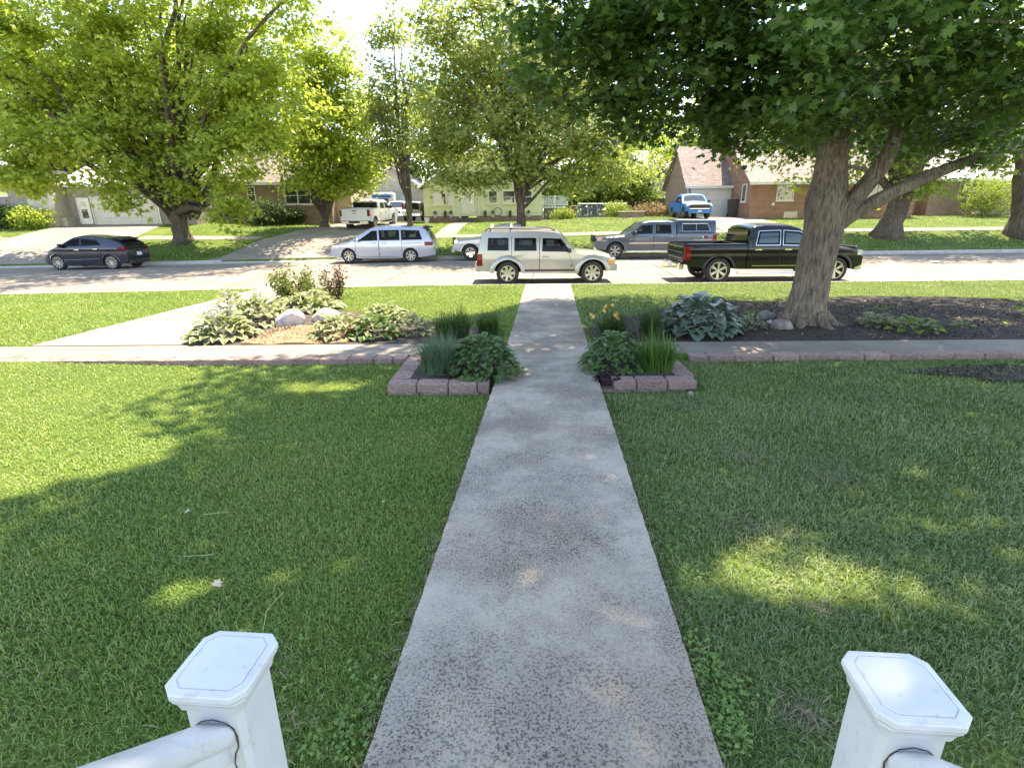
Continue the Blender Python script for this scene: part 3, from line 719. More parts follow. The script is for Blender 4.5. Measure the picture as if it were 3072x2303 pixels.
    def window(c, bot, top, s=1, m=None, parent=None, frame=None):
        if c.sp.get('see') and m is None:
            m = M['glass_see']
            if s == 1: c.cut(c.shell, bot, top)
            if parent is not None:
                for o in c.last: c.cut(o, bot, top)
            B_, T_ = [Vector((p[0], p[1])) for p in (bot[0], bot[-1])], [Vector((p[0], p[1])) for p in (top[0], top[-1])]
            q = [B_[0], B_[1], T_[1], T_[0]]; ctr = sum(q, Vector((0, 0))) / 4; e = .06; n_ = []
            for i in range(4):
                p, a, b_ = q[i], (q[(i + 1) % 4] - q[i]).normalized(), (q[i - 1] - q[i]).normalized(); sn = max(.45, abs(a.x * b_.y - a.y * b_.x)); n_.append(p + (a + b_) * (e / sn))
            sl2 = MB()
            for i in range(4):
                j = (i + 1) % 4; c.patch('', None, [tuple(q[i]), tuple(q[j])], [tuple(n_[i]), tuple(n_[j])], .008, s, mb=sl2, nu=8, nv=1, depth=.005)
            sl2.build('window_seal', M['black'], parent or c.root)
        if frame is not None:
            bx = [p[0] for p in bot]; e = .014
            c.patch('window_trim', frame, [(bot[0][0] - e, bot[0][1] - e)] + bot[1:-1] + [(bot[-1][0] + e, bot[-1][1] - e)], [(top[0][0] - e, top[0][1] + e)] + [(p[0], p[1] + e) for p in top[1:-1]] + [(top[-1][0] + e, top[-1][1] + e)], .007, s, parent)
        return c.patch('window', m or M['glass'], bot, top, .010, s, parent, nv=5)
    def mirror(c, x, z, s, m=None, big=1.0):
        mb = MB(); y = c.hw(x, z); mb.bbox((x - .02, s * (y + .13), z + .07), (.11 * big, .2 * big, .16 * big), .025); mb.box((x, s * (y + .04), z), (.06, .14, .05))
        mb.build('mirror', m or c.sp['paint'], c.root)
    def lamp(c, name, m, x0, x1, z0, z1_, end, s, wy=.16, off=.012):
        # wraps the side from x0..x1 and turns the corner on to the front (end=1) or back (-1)
        mb = MB(); c.patch('', None, [(x0, z0), (x1, z0)], [(x0, z1_), (x1, z1_)], off, s, mb=mb)
        xe = x1 if end > 0 else x0; y = c.hw(xe, (z0 + z1_) / 2)
        mb.box((xe + end * .005, s * (y - wy / 2 + off * .5), (z0 + z1_) / 2), (.05, wy, z1_ - z0 - .004))
        return mb.build(name, m, c.root)
    def bits(c, name, m, boxes, r_=.012, parent=None):
        for b in boxes:
            mb = MB(); mb.bbox(b[:3], b[3:6], min(r_, min(b[3:6]) * .3)); mb.build(name, m, parent or c.root)

def cross_bar(c, x, z, m):     # roof rack bar with feet
    mb = MB(); y = c.hw(x, z) - .14
    mb.tube([(x, -y - .12, z + .09), (x, y + .12, z + .09)], .022, 8)
    for s in (-1, 1): mb.box((x, s * y, z + .045), (.08, .05, .10))
    mb.build('roof_rack_bar', m, c.root)

P_champ = paint('champagne_paint', (.30, .295, .275), .4, .32)
P_van = paint('pale_silver_blue_paint', (.32, .36, .43), .45, .3)
P_sil = paint('silver_paint', (.36, .37, .385), .45, .32)
P_grey = paint('blue_grey_paint', (.055, .08, .11), .5, .3)
P_green = mat('black_green_paint', (.004, .005, .0052), .16, coat=.35, spec=.3)
P_navy = paint('navy_paint', (.008, .014, .035), .35, .2)
P_white = paint('white_paint', (.56, .56, .55), .0, .3)
P_blue = mat('bright_blue_paint', (.004, .17, .50), .5, spec=.25, coat=.15)

# 1  champagne SUV at the near kerb
def suv():
    zr = street_z(1.2)
    sp = dict(see=1, W=1.9, H=1.82, belt=1.06, tum=.14, paint=P_champ, axles=(1.385, -1.385), wr=.375, ra=.455, tw=.25, fr=.10, rr=.04, lf=.8, lr=.5, sm=.07, crown=.10,
              top=[(-2.36, .98), (-2.33, 1.15), (-2.24, 1.64), (-2.17, 1.74), (-1.9, 1.80), (-.6, 1.82), (.1, 1.78), (.34, 1.70), (.80, 1.15), (.90, 1.11), (1.7, 1.03), (1.97, .95), (2.08, .86), (2.12, .74)],
              bot=[(-2.36, .55), (-2.25, .45), (-1.9, .42), (-.9, .38), (.9, .36), (1.75, .40), (2.0, .45), (2.12, .52)])
    c = Car('sport_utility_vehicle', 'champagne boxy suv with white roof rack bars parked past the front walk end', (1.27, 18.62, zr), 0, sp, 'vehicles parked along the street', 'suv')
    c.body(); c.interior(-2.1, .75, .74, (-1.75, -1.0, -.12), (.42, 1.05)); c.wheels(7, M['alloy_gold'], .085, .66); c.flares(P_champ, .13, .035, 'wheel_flare')
    for s in (1, -1):
        d = c.door(-1.24, -.36, .45, 1.52, s=s, hx=-1.05, hz=.92, xt0=-1.24, xt1=-.36); c.window([(-1.17, 1.09), (-.44, 1.09)], [(-1.15, 1.49), (-.46, 1.49)], s, parent=d)
        d = c.door(-.34, .82, .45, 1.50, s=s, hx=-.15, hz=.90, xt0=-.34, xt1=.38); c.window([(-.27, 1.07), (.66, 1.05)], [(-.25, 1.48), (.34, 1.46)], s, parent=d)
        c.window([(-2.03, 1.11), (-1.34, 1.10)], [(-2.0, 1.50), (-1.35, 1.50)], s)
        c.patch('side_moulding', M['black'], [(-.88, .455), (.80, .455)], [(-.88, .50), (.80, .50)], .022, s)
        c.lamp('tail_light', M['red_lamp'], -2.36, -2.2, .62, 1.0, -1, s, .14)
        c.lamp('headlight', M['clear_lamp'], 1.93, 2.09, .70, .86, 1, s, .3); c.patch('indicator', M['amber'], [(1.88, .69), (2.05, .66)], [(1.86, .78), (2.05, .78)], .018, s)
        c.mirror(.62, 1.05, s, M['black'])
        mb = MB(); mb.tube([(-2.1, s * .70, 1.70), (-2.0, s * .70, 1.77), (.0, s * .68, 1.78), (.15, s * .67, 1.70)], .022, 6); mb.build('roof_rail', M['black'], c.root)
    c.top_patch('windscreen', M['glass_l'], .37, .79, .96, .008, fb=.9); c.top_patch('rear_window', M['glass'], -2.32, -2.25, .82, .008)
    c.top_patch('sunroof', M['glass_l'], -.42, -.02, .5, .006); c.top_patch('roof_panel_strip', M['black'], -1.35, -.75, .3, .005, y0=-.60, y1=-.42)
    cross_bar(c, -1.9, 1.79, M['white_plastic']); cross_bar(c, -1.25, 1.80, M['white_plastic'])
    c.bits('bumper', P_champ, [(2.1, 0, .55, .22, 1.6, .26), (-2.36, 0, .58, .18, 1.74, .3)], .04)
    c.bits('grille', M['black'], [(2.115, 0, .80, .05, .85, .16)]); c.bits('licence_plate', M['plate'], [(-2.46, 0, .62, .01, .3, .15)], .002)
    c.bits('badge', M['black'], [(.68, -(c.hw(.68, .62) + .008), .62, .09, .012, .03)], .002)
suv()

# 2  silver minivan, facing left on the far side
def van():
    x, y = -6.35, 27.38
    sp = dict(see=1, W=1.92, H=1.74, belt=1.0, tum=.20, paint=P_van, axles=(1.5, -1.5), wr=.335, ra=.39, tw=.21, fr=.30, rr=.08, lf=1.25, lr=.8, sm=.16, crown=.045,
              top=[(-2.62, .85), (-2.58, 1.05), (-2.30, 1.58), (-2.15, 1.66), (-1.0, 1.73), (-.3, 1.74), (.2, 1.70), (.5, 1.60), (1.35, 1.09), (1.5, 1.02), (2.1, .90), (2.36, .74), (2.42, .58)],
              bot=[(-2.62, .42), (-2.5, .33), (-2.0, .26), (-.8, .22), (.8, .22), (2.0, .24), (2.42, .34)])
    c = Car('minivan', 'pale silver-blue minivan parked across the street facing left, in front of the white pickup driveway', (x, y, street_z(x)), pi, sp, 'vehicles parked along the street', 'minivan')
    c.body(); c.interior(-2.2, 1.15, .70, (-1.75, -.75, .3), (.85, 1.0)); c.wheels(7, M['alloy'], .06, .68, True); c.flares(P_van, .03, .012)
    for s in (1, -1):
        d = c.door(.02, 1.12, .30, 1.05, s=s, hx=.24, hz=.93); d2 = c.door(-1.1, -.02, .30, 1.05, s=s, hx=-.24, hz=.93)
        c.window([(.04, 1.05), (1.02, 1.02)], [(.06, 1.50), (.30, 1.50)], s, parent=d); c.window([(-1.02, 1.06), (-.04, 1.05)], [(-1.0, 1.53), (-.02, 1.52)], s, parent=d2)
        c.window([(1.06, 1.02), (1.28, 1.02)], [(1.06, 1.07), (1.10, 1.07)], s)
        c.window([(-2.10, 1.08), (-1.10, 1.06)], [(-1.96, 1.50), (-1.08, 1.53)], s)
        c.patch('slide_rail', M['gap'], [(-2.05, .93), (-1.13, .90)], [(-2.05, .945), (-1.13, .915)], .008, s)
        c.patch('side_moulding', P_van, [(-1.05, .52), (1.05, .52)], [(-1.05, .58), (1.05, .58)], .022, s)
        c.lamp('tail_light', M['red_lamp'], -2.56, -2.2, .80, .98, -1, s, .2); c.lamp('headlight', M['clear_lamp'], 1.95, 2.3, .66, .82, 1, s, .25)
        c.mirror(1.0, 1.0, s); c.patch('fuel_door', P_van, [(-1.28, .72), (-1.12, .72)], [(-1.28, .88), (-1.12, .88)], .005, s)
    c.top_patch('windscreen', M['glass_l'], 1.32, .52, .95, .007, fb=.92); c.top_patch('rear_window', M['glass'], -2.55, -2.30, .86, .007)
    mb = MB(); mb.prism([(-2.42, 1.60), (-2.18, 1.66), (-2.1, 1.70), (-2.46, 1.64)], -.62, .62, 'y'); mb.build('roof_spoiler', M['black'], c.root)
    c.bits('bumper', P_van, [(2.36, 0, .42, .2, 1.34, .24), (-2.60, 0, .50, .16, 1.66, .3)], .05)
    c.bits('licence_plate', M['plate'], [(-2.64, 0, .86, .02, .3, .15)], .002); c.bits('grille', M['black'], [(2.42, 0, .62, .03, .7, .1)])
van()

# 3  pickups.  cab + hood as one body, the bed as a part of its own
def pickup(name, label, loc, rz, sp, group, *, doors, wins, xcab, rail, wheel=(6, None, .06, .64, False), topper=False, chrome=False, flare=None, rear_glass=True, sz=1.0, cat='pickup truck', hm=None, trim=None, plate=True, tow=False, emblem=None):
    c = Car(name, label, loc, rz, sp, group, cat, sz)
    c.body(xa=xcab, name='cab'); x0 = sp['top'][0][0]
    if sp.get('see'): c.interior(xcab + .05, doors[-1][1] - .05, sp['belt'] - .36, (xcab + .4, xcab + 1.25), (doors[-1][1] - .4, sp['belt'] - .02))
    c.body(xa=x0, xb=xcab - .025, name='bed', zmax=rail, open_floor=rail - .5)
    hwr = c.hw(x0 + .02, rail - .2)
    mb = MB(); mb.bbox((x0 - .005, 0, rail - .28), (.07, 2 * hwr - .22, .56), .02); tgate = mb.build('tailgate', sp['paint'], c.root)
    mb = MB(); mb.box((x0 - .045, 0, rail - .12), (.02, .34, .05)); mb.build('handle', M['black'], tgate)
    mb = MB(); mb.bbox((xcab - .07, 0, rail - .25), (.05, 2 * hwr - .2, .5), .01); mb.build('bed_front_panel', sp['paint'], c.root)
    c.wheels(*wheel)
    if flare: c.flares(flare, .05, .018)
    for s in (1, -1):
        mb = MB(); mb.box(((x0 + xcab) / 2, s * (hwr - .035), rail + .012), (xcab - x0 - .1, .09, .024)); mb.build('bed_rail_cap', M['black'], c.root)
        for (a, b, z0, z1_, hx, hz, xt0, xt1), wn_ in zip(doors, wins):
            d = c.door(a, b, z0, z1_, s=s, hx=hx, hz=hz, xt0=xt0, xt1=xt1, hm=hm); c.window(wn_[0], wn_[1], s, parent=d, frame=trim)
        c.lamp('tail_light', M['red_lamp'], x0 + .0, x0 + .16, rail - .48, rail - .06, -1, s, .13)
        xf = sp['top'][-1][0]; zf = sp['zlamp']
        c.lamp('headlight', M['clear_lamp'], xf - .24, xf - .10, zf - .09, zf + .06, 1, s, .24)
        c.mirror(doors[-1][1] - .2, sp['belt'] + .02, s, M['black'], 1.25)
        mb = MB(); a, b = sp['axles'][1] + sp['ra'] + .1, sp['axles'][0] - sp['ra'] - .05; yb = c.hw(0, .35) + .04
        mb.tube([(a, s * yb, .36), (b, s * yb, .36)], .045, 8); mb.build('side_step', M['chrome'] if chrome else M['black'], c.root)
    xf = sp['top'][-1][0]
    c.bits('front_bumper', M['chrome'] if chrome else sp['paint'], [(xf - .02, 0, .52, .22, sp['W'] * .84, .24)], .05)
    c.bits('grille', M['black'], [(xf + .005, 0, sp['zlamp'] - .02, .06, sp['W'] * .5, .34)], .02)
    if emblem:
        e_ = MB(); e_.prism([(.17 * cos(a * pi / 10), rail - .28 + .07 * sin(a * pi / 10)) for a in range(20)], x0 - .055, x0 - .03, 'x'); e_.build('emblem', emblem, tgate)
    c.bits('rear_bumper', M['chrome'], [(x0 - .10, 0, .56, .2, sp['W'] * .93, .2)], .04)
    if plate: c.bits('licence_plate', M['plate'], [(x0 - .21, 0, .58, .012, .3, .15)], .002)
    if rear_glass:
        zr = c.zt(xcab + .15); mb = MB(); w0 = c.hw(xcab, sp['belt']) - .12; w1 = c.hw(xcab, zr - .2) - .1
        mb.add([(xcab - .012, -w0, sp['belt'] + .02), (xcab - .012, w0, sp['belt'] + .02), (xcab - .012, w1, zr - .16), (xcab - .012, -w1, zr - .16), (xcab + .02, -w0, sp['belt'] + .02), (xcab + .02, w0, sp['belt'] + .02), (xcab + .02, w1, zr - .16), (xcab + .02, -w1, zr - .16)],
               [(0, 1, 2, 3), (0, 4, 5, 1), (1, 5, 6, 2), (2, 6, 7, 3), (3, 7, 4, 0)]); mb.build('rear_window', M['glass'], c.root)
    if tow:
        mb = MB(); mb.box((x0 - .28, 0, .46), (.2, .06, .06)); mb.box((x0 - .40, 0, .44), (.16, .07, .03)); mb.tube([(x0 - .44, 0, .45), (x0 - .44, 0, .54)], .025, 8); mb.build('tow_hitch', M['chrome'], c.root)
    return c
G_ST = 'vehicles parked along the street'
# black-green crew cab by the big tree
sp = dict(see=1, W=2.03, H=1.90, belt=1.19, tum=.17, paint=P_green, axles=(1.9, -1.9), wr=.41, ra=.49, tw=.28, fr=.10, rr=.03, lf=.7, lr=.5, sm=.10, crown=.05, zlamp=.98, shoulder=.012,
          top=[(-3.02, 1.30), (-1.05, 1.30), (-1.0, 1.72), (-.9, 1.84), (-.5, 1.89), (.3, 1.87), (.62, 1.78), (1.28, 1.28), (1.4, 1.22), (2.4, 1.13), (2.68, 1.05), (2.78, .86)],
          bot=[(-3.02, .62), (-2.7, .52), (-1.2, .46), (1.2, .44), (2.4, .46), (2.78, .56)])
gx_ = 8.66
c = pickup('pickup_truck', 'glossy black-green crew cab pickup with open empty bed, half hidden by the big tree trunk', (gx_, 18.66, street_z(5)), 0, sp, G_ST,
       doors=[(-.88, .02, .50, 1.66, -.70, 1.08, -.88, .02), (.05, 1.18, .50, 1.64, .25, 1.08, .05, .62)],
       wins=[([(-.78, 1.22), (-.02, 1.22)], [(-.70, 1.64), (-.02, 1.66)]), ([(.09, 1.22), (1.08, 1.20)], [(.09, 1.66), (.62, 1.62)])],
       xcab=-1.02, rail=1.24, wheel=(6, M['alloy_gold'], .075, .68, True), chrome=True, flare=M['black'], hm=M['chrome'], trim=M['chrome'], tow=True)
c.top_patch('windscreen', M['glass_l'], 1.26, .64, .93, .008, fb=.9)
c.bits('tailgate_bar', M['alloy'], [(-3.065, 0, 1.16, .02, 1.5, .03), (-3.065, 0, .98, .02, 1.5, .02), (-3.065, 0, .80, .02, 1.5, .03)], .005)
for s in (1, -1): c.patch('rocker_trim', M['chrome'], [(-.85, .56), (1.1, .56)], [(-.85, .575), (1.1, .575)], .012, s)
# blue-grey crew cab with topper, facing left
sp = dict(see=1, W=2.0, H=1.86, belt=1.16, tum=.17, paint=P_grey, axles=(1.82, -1.82), wr=.40, ra=.47, tw=.26, fr=.10, rr=.03, lf=.7, lr=.5, sm=.10, crown=.05, zlamp=.98, shoulder=.012,
          top=[(-3.1, 1.22), (-1.15, 1.22), (-1.1, 1.72), (-1.0, 1.81), (-.6, 1.85), (.2, 1.84), (.5, 1.76), (1.22, 1.24), (1.35, 1.17), (2.4, 1.10), (2.72, 1.0), (2.80, .80)],
          bot=[(-3.1, .60), (-2.7, .50), (-1.2, .42), (1.2, .42), (2.4, .44), (2.80, .54)])
c = pickup('pickup_truck', 'blue-grey crew cab pickup with a matching windowed topper over its bed, parked across the street', (6.95, 28.0, street_z(5)), pi, sp, G_ST,
       doors=[(-1.0, -.06, .46, 1.64, -.2, 1.05, -1.0, -.06), (-.03, 1.12, .46, 1.62, .16, 1.05, -.03, .55)],
       wins=[([(-.90, 1.20), (-.12, 1.20)], [(-.86, 1.62), (-.12, 1.63)]), ([(.03, 1.20), (1.02, 1.18)], [(.03, 1.63), (.55, 1.58)])],
       xcab=-1.12, rail=1.22, wheel=(6, M['alloy'], .08, .64, False), chrome=True, flare=P_grey, rear_glass=False)
c.top_patch('windscreen', M['glass_l'], 1.2, .54, .93, .008, fb=.9)
for s in (1, -1):
    c.patch('body_moulding', M['chrome'], [(-1.05, .74), (1.15, .74)], [(-1.05, .775), (1.15, .775)], .014, s)
    c.patch('indicator', M['amber'], [(2.48, .92), (2.56, .92)], [(2.48, 1.08), (2.56, 1.08)], .016, s)
def topper(c, x0, x1, z0, z1_, m):
    tp = MB(); rings = []
    for x, dz, k in ((x0 - .02, -.03, .97), (x0 + .05, 0, 1), (x1 - .05, .02, 1), (x1, .02, .99)):
        w0, w1 = c.hw(x, z0) * k - .01, (c.hw(x, z0) * .86) * k; zt = z1_ + dz
        p = [(w0, z0), (w1, zt - .12), (w1 - .05, zt - .03), (w1 - .15, zt), (0, zt + .03)]
        rings.append([(x, a, b) for a, b in p] + [(x, -a, b) for a, b in p[-2::-1]])
    n = 9; tp.add([v for r_ in rings for v in r_], [(i * n + k, i * n + k + 1, (i + 1) * n + k + 1, (i + 1) * n + k) for i in range(3) for k in range(n - 1)] + [tuple(range(n)), tuple(range(3 * n, 4 * n))])
    me = tp.mesh('topper', m); sharpen(me, 25); t = mesh_obj('topper', me, None, c.root)
    for s in (1, -1):
        g = MB()
        def P(x, f): w0, w1 = c.hw(x, z0) - .01, c.hw(x, z0) * .86; return (x, s * (w0 + (w1 - w0) * f + .012), z0 + (z1_ - .12 - z0) * f)
        a, b = x0 + .3, x1 - .25; g.add([P(a, .12), P(b, .12), P(b, .86), P(a + .12, .86)] + [(q[0], q[1] - s * .03, q[2]) for q in (P(a, .12), P(b, .12), P(b, .86), P(a + .12, .86))], [(0, 1, 2, 3), (0, 4, 5, 1), (1, 5, 6, 2), (2, 6, 7, 3), (3, 7, 4, 0)])
        g.build('topper_window', M['glass'], t)
        f_ = MB()
        for (xa, fa), (xb, fb_) in (((a, .12), (b, .12)), ((b, .12), (b, .86)), ((b, .86), (a + .12, .86)), ((a + .12, .86), (a, .12)), (((a + b) / 2, .12), ((a + b) / 2, .86))):
            p, q = Vector(P(xa, fa)), Vector(P(xb, fb_)); f_.tube([p, q], .018, 6)
        f_.build('window_frame', M['alloy'] if m is P_grey else m, t)
topper(c, -3.08, -1.17, 1.25, 1.83, P_grey)
for s in (1, -1):
    c.patch('decal', M['red_lamp'], [(-2.72, .98), (-2.52, .98)], [(-2.66, 1.08), (-2.46, 1.08)], .006, s, nu=2, nv=2); c.patch('decal', M['clear_lamp'], [(-2.50, .98), (-2.45, .98)], [(-2.44, 1.08), (-2.39, 1.08)], .006, s, nu=2, nv=2)
# silver extended cab behind the SUV, facing left
sp = dict(see=1, W=1.9, H=1.76, belt=1.10, tum=.18, paint=P_sil, axles=(1.62, -1.62), wr=.38, ra=.45, tw=.25, fr=.14, rr=.03, lf=.8, lr=.5, sm=.12, crown=.05, zlamp=.92,
          top=[(-2.65, 1.16), (-.98, 1.16), (-.93, 1.62), (-.82, 1.71), (-.4, 1.75), (.1, 1.73), (.35, 1.65), (.98, 1.18), (1.1, 1.12), (2.1, 1.02), (2.38, .92), (2.48, .74)],
          bot=[(-2.65, .56), (-2.3, .48), (-1, .40), (1, .40), (2.1, .42), (2.48, .52)])
c = pickup('pickup_truck', 'silver extended cab pickup parked across the street, mostly hidden behind the champagne suv', (-.38, 27.85, street_z(0)), pi, sp, G_ST,
       doors=[(-.86, -.14, .44, 1.56, -.26, 1.0, -.84, -.14), (-.11, .96, .44, 1.54, .08, 1.0, -.11, .42)],
       wins=[([(-.76, 1.14), (-.2, 1.14)], [(-.72, 1.53), (-.2, 1.55)]), ([(-.05, 1.14), (.84, 1.12)], [(-.05, 1.55), (.42, 1.50)])],
       xcab=-.95, rail=1.16, wheel=(5, M['chrome'], .13, .60, False), flare=P_sil)
c.top_patch('windscreen', M['glass_l'], .96, .38, .93, .008, fb=.9)
# white crew cab in the drive, seen from behind
sp = dict(W=2.03, H=1.98, belt=1.30, tum=.15, paint=P_white, axles=(2.1, -1.95), wr=.42, ra=.50, tw=.27, fr=.08, rr=.02, lf=.6, lr=.5, sm=.09, crown=.04, zlamp=1.1,
          top=[(-3.1, 1.42), (-1.0, 1.42), (-.95, 1.82), (-.86, 1.92), (-.4, 1.97), (.6, 1.95), (.9, 1.86), (1.45, 1.36), (1.55, 1.32), (2.7, 1.26), (2.95, 1.15), (3.02, .9)],
          bot=[(-3.1, .66), (-2.7, .58), (-1.2, .52), (1.2, .50), (2.6, .54), (3.02, .62)])
wx_, wy_ = -10.15, 40.7
c = pickup('pickup_truck', 'white heavy duty crew cab pickup seen from behind in the drive under the yellow-green tree', (wx_, wy_, z1(wx_, wy_) - .12), R(84), sp, 'vehicles parked in driveways',
       doors=[(-.84, .2, .6, 1.74, -.66, 1.2, -.84, .2), (.24, 1.36, .6, 1.72, .44, 1.2, .24, .86)],
       wins=[([(-.74, 1.34), (.14, 1.34)], [(-.70, 1.72), (.14, 1.74)]), ([(.3, 1.34), (1.25, 1.32)], [(.3, 1.74), (.86, 1.70)])],
       xcab=-.97, rail=1.42, wheel=(8, M['alloy'], .06, .62, False), chrome=True, emblem=M['alloy'])
c.bits('bumper_step', M['black'], [(-3.32, 0, .58, .02, .75, .16)], .01)
c.root.rotation_euler = (0, R(-2.5), R(84))
# bright blue pickup nose-on at the brick garage
sp = dict(W=2.04, H=1.92, belt=1.22, tum=.18, paint=P_blue, axles=(1.9, -1.9), wr=.41, ra=.49, tw=.27, fr=.10, rr=.03, lf=.7, lr=.5, sm=.10, crown=.06, zlamp=.98,
          top=[(-3.0, 1.32), (-1.05, 1.32), (-1.0, 1.74), (-.9, 1.86), (-.5, 1.91), (.3, 1.89), (.62, 1.80), (1.28, 1.30), (1.4, 1.24), (2.4, 1.16), (2.68, 1.10), (2.78, .9)],
          bot=[(-3.0, .62), (-2.7, .52), (-1.2, .46), (1.2, .44), (2.4, .46), (2.78, .56)])
bx_, by_ = 13.75, 43.0
c = pickup('pickup_truck', 'bright blue pickup facing the street on the drive of the brick garage', (bx_, by_, z1(bx_, by_)), R(-93), sp, 'vehicles parked in driveways',
       doors=[(-.88, .02, .50, 1.66, -.70, 1.08, -.88, .02), (.05, 1.18, .50, 1.64, .25, 1.08, .05, .62)],
       wins=[([(-.78, 1.24), (-.02, 1.24)], [(-.70, 1.66), (-.02, 1.68)]), ([(.09, 1.24), (1.08, 1.22)], [(.09, 1.68), (.62, 1.64)])],
       xcab=-1.02, rail=1.32, wheel=(6, M['alloy'], .075, .68, False), chrome=False, plate=False, sz=.93)
c.top_patch('windscreen', M['glass_l'], 1.26, .64, .93, .008, fb=.9)
c.bits('grille', M['black'], [(2.80, 0, .91, .06, 1.55, .28)], .02)
c.bits('grille_bar', M['chrome'], [(2.80, 0, 1.08, .07, 1.7, .04), (2.82, 0, .74, .06, 1.5, .03)], .01)
c.bits('licence_plate', M['plate'], [(2.9, 0, .55, .02, .3, .15)], .002)
# navy hatchback, far left
def hatch():
    x, y = -20.2, 26.75
    sp = dict(see=1, W=1.80, H=1.60, belt=1.06, tum=.24, paint=P_navy, axles=(1.3, -1.3), wr=.345, ra=.385, tw=.22, fr=.30, rr=.16, lf=1.0, lr=.9, sm=.16, crown=.05, shoulder=.02,
              top=[(-2.08, .78), (-2.04, 1.12), (-1.80, 1.30), (-1.45, 1.45), (-.7, 1.57), (-.05, 1.60), (.36, 1.54), (1.22, 1.10), (1.4, 1.04), (1.85, .90), (2.05, .74), (2.1, .56)],
              bot=[(-2.08, .42), (-1.95, .28), (-.8, .18), (.8, .18), (1.9, .22), (2.1, .34)])
    c = Car('hatchback_car', 'dark navy sporty hatchback parked far left beneath the spreading maple', (x, y, street_z(x)), pi - .03, sp, G_ST, 'car')
    c.body(); c.interior(-1.5, 1.05, .66, (-.8, .2), (.72, .98)); c.wheels(10, M['alloy'], .035, .72, False); c.flares(P_navy, .03, .01)
    for s in (1, -1):
        d = c.door(-.02, 1.02, .30, 1.07, s=s, hx=.18, hz=.93, hm=M['chrome']); d2 = c.door(-.9, -.04, .30, 1.07, s=s, hx=-.72, hz=.96, hm=M['chrome'])
        c.window([(.02, 1.09), (.98, 1.06)], [(.04, 1.44), (.42, 1.41)], s, parent=d); c.window([(-1.0, 1.14), (-.03, 1.09)], [(-.78, 1.36), (-.02, 1.44)], s, parent=d2)
        c.patch('side_moulding', M['chrome'], [(-.8, .50), (.9, .46)], [(-.8, .515), (.9, .475)], .012, s)
        c.lamp('tail_light', M['red_lamp'], -2.02, -1.72, .90, 1.03, -1, s, .3); c.lamp('headlight', M['clear_lamp'], 1.7, 2.02, .70, .82, 1, s, .25); c.mirror(.9, 1.06, s)
    c.top_patch('windscreen', M['glass_l'], 1.22, .42, .94, .007, fb=.9); c.top_patch('rear_window', M['glass'], -2.0, -1.55, .84, .007)
    mb = MB(); mb.prism([(-1.80, 1.33), (-1.45, 1.44), (-1.35, 1.49), (-1.86, 1.39)], -.56, .56, 'y'); mb.build('roof_spoiler', M['black'], c.root)
    c.bits('bumper', M['black'], [(-2.06, 0, .36, .14, 1.36, .2), (2.04, 0, .34, .14, 1.1, .16)], .04); c.bits('licence_plate', M['plate'], [(-2.12, 0, .70, .03, .32, .16)], .002)
hatch()
# two vehicles deep in the drive
sp = dict(W=1.95, H=1.85, belt=1.1, tum=.16, paint=P_white, axles=(1.45, -1.45), wr=.38, ra=.45, tw=.25, fr=.1, rr=.06, lf=.8, lr=.5, sm=.1, crown=.05,
          top=[(-2.45, .8), (-2.4, 1.1), (-2.2, 1.7), (-2.0, 1.8), (-.5, 1.85), (.3, 1.78), (1.0, 1.2), (1.2, 1.12), (2.1, 1.02), (2.3, .8)], bot=[(-2.45, .5), (-1, .4), (1, .4), (2.3, .5)])
for nm, lb, px, y, rz, pt, red in (('parked_van', 'white vehicle with chrome front parked deep in the drive behind the white pickup', 1198, 49.0, -88, P_white, 0), ('parked_suv', 'white vehicle with tall red tail lights beside the yellow house corner', 1254, 50.0, 86, P_sil, 1)):
    s2 = dict(sp); s2['paint'] = pt; p = at(px, 640, y)
    c = Car(nm, lb, (p.x, y, z1(p.x, y) + .1), R(rz), s2, 'vehicles parked in driveways', 'vehicle', .92)
    c.body(); c.wheels(5, M['alloy'], .08, .64)
    for s in (1, -1):
        d = c.door(-.3, .95, .48, 1.15, s=s, hx=-.1, hz=.95); c.window([(-.25, 1.15), (.85, 1.12)], [(-.25, 1.62), (.4, 1.60)], s, parent=d)
        d = c.door(-1.2, -.33, .48, 1.15, s=s, hx=-1.0, hz=.95); c.window([(-1.15, 1.15), (-.38, 1.15)], [(-1.15, 1.62), (-.38, 1.62)], s, parent=d); c.window([(-2.1, 1.15), (-1.3, 1.15)], [(-2.0, 1.60), (-1.3, 1.62)], s)
        c.lamp('tail_light', M['red_lamp'], -2.43, -2.25, .95, 1.6, -1, s, .16); c.lamp('headlight', M['clear_lamp'], 2.0, 2.24, .78, .94, 1, s, .3); c.mirror(.75, 1.1, s)
    c.top_patch('windscreen', M['glass_l'], .98, .36, .93, .008, fb=.9); c.top_patch('rear_window', M['glass'], -2.39, -2.2, .8, .008)
    c.bits('bumper', M['chrome'], [(2.28, 0, .6, .16, 1.5, .22), (-2.45, 0, .6, .16, 1.7, .24)], .04); c.bits('grille', M['black'], [(2.3, 0, .84, .06, .9, .2)])
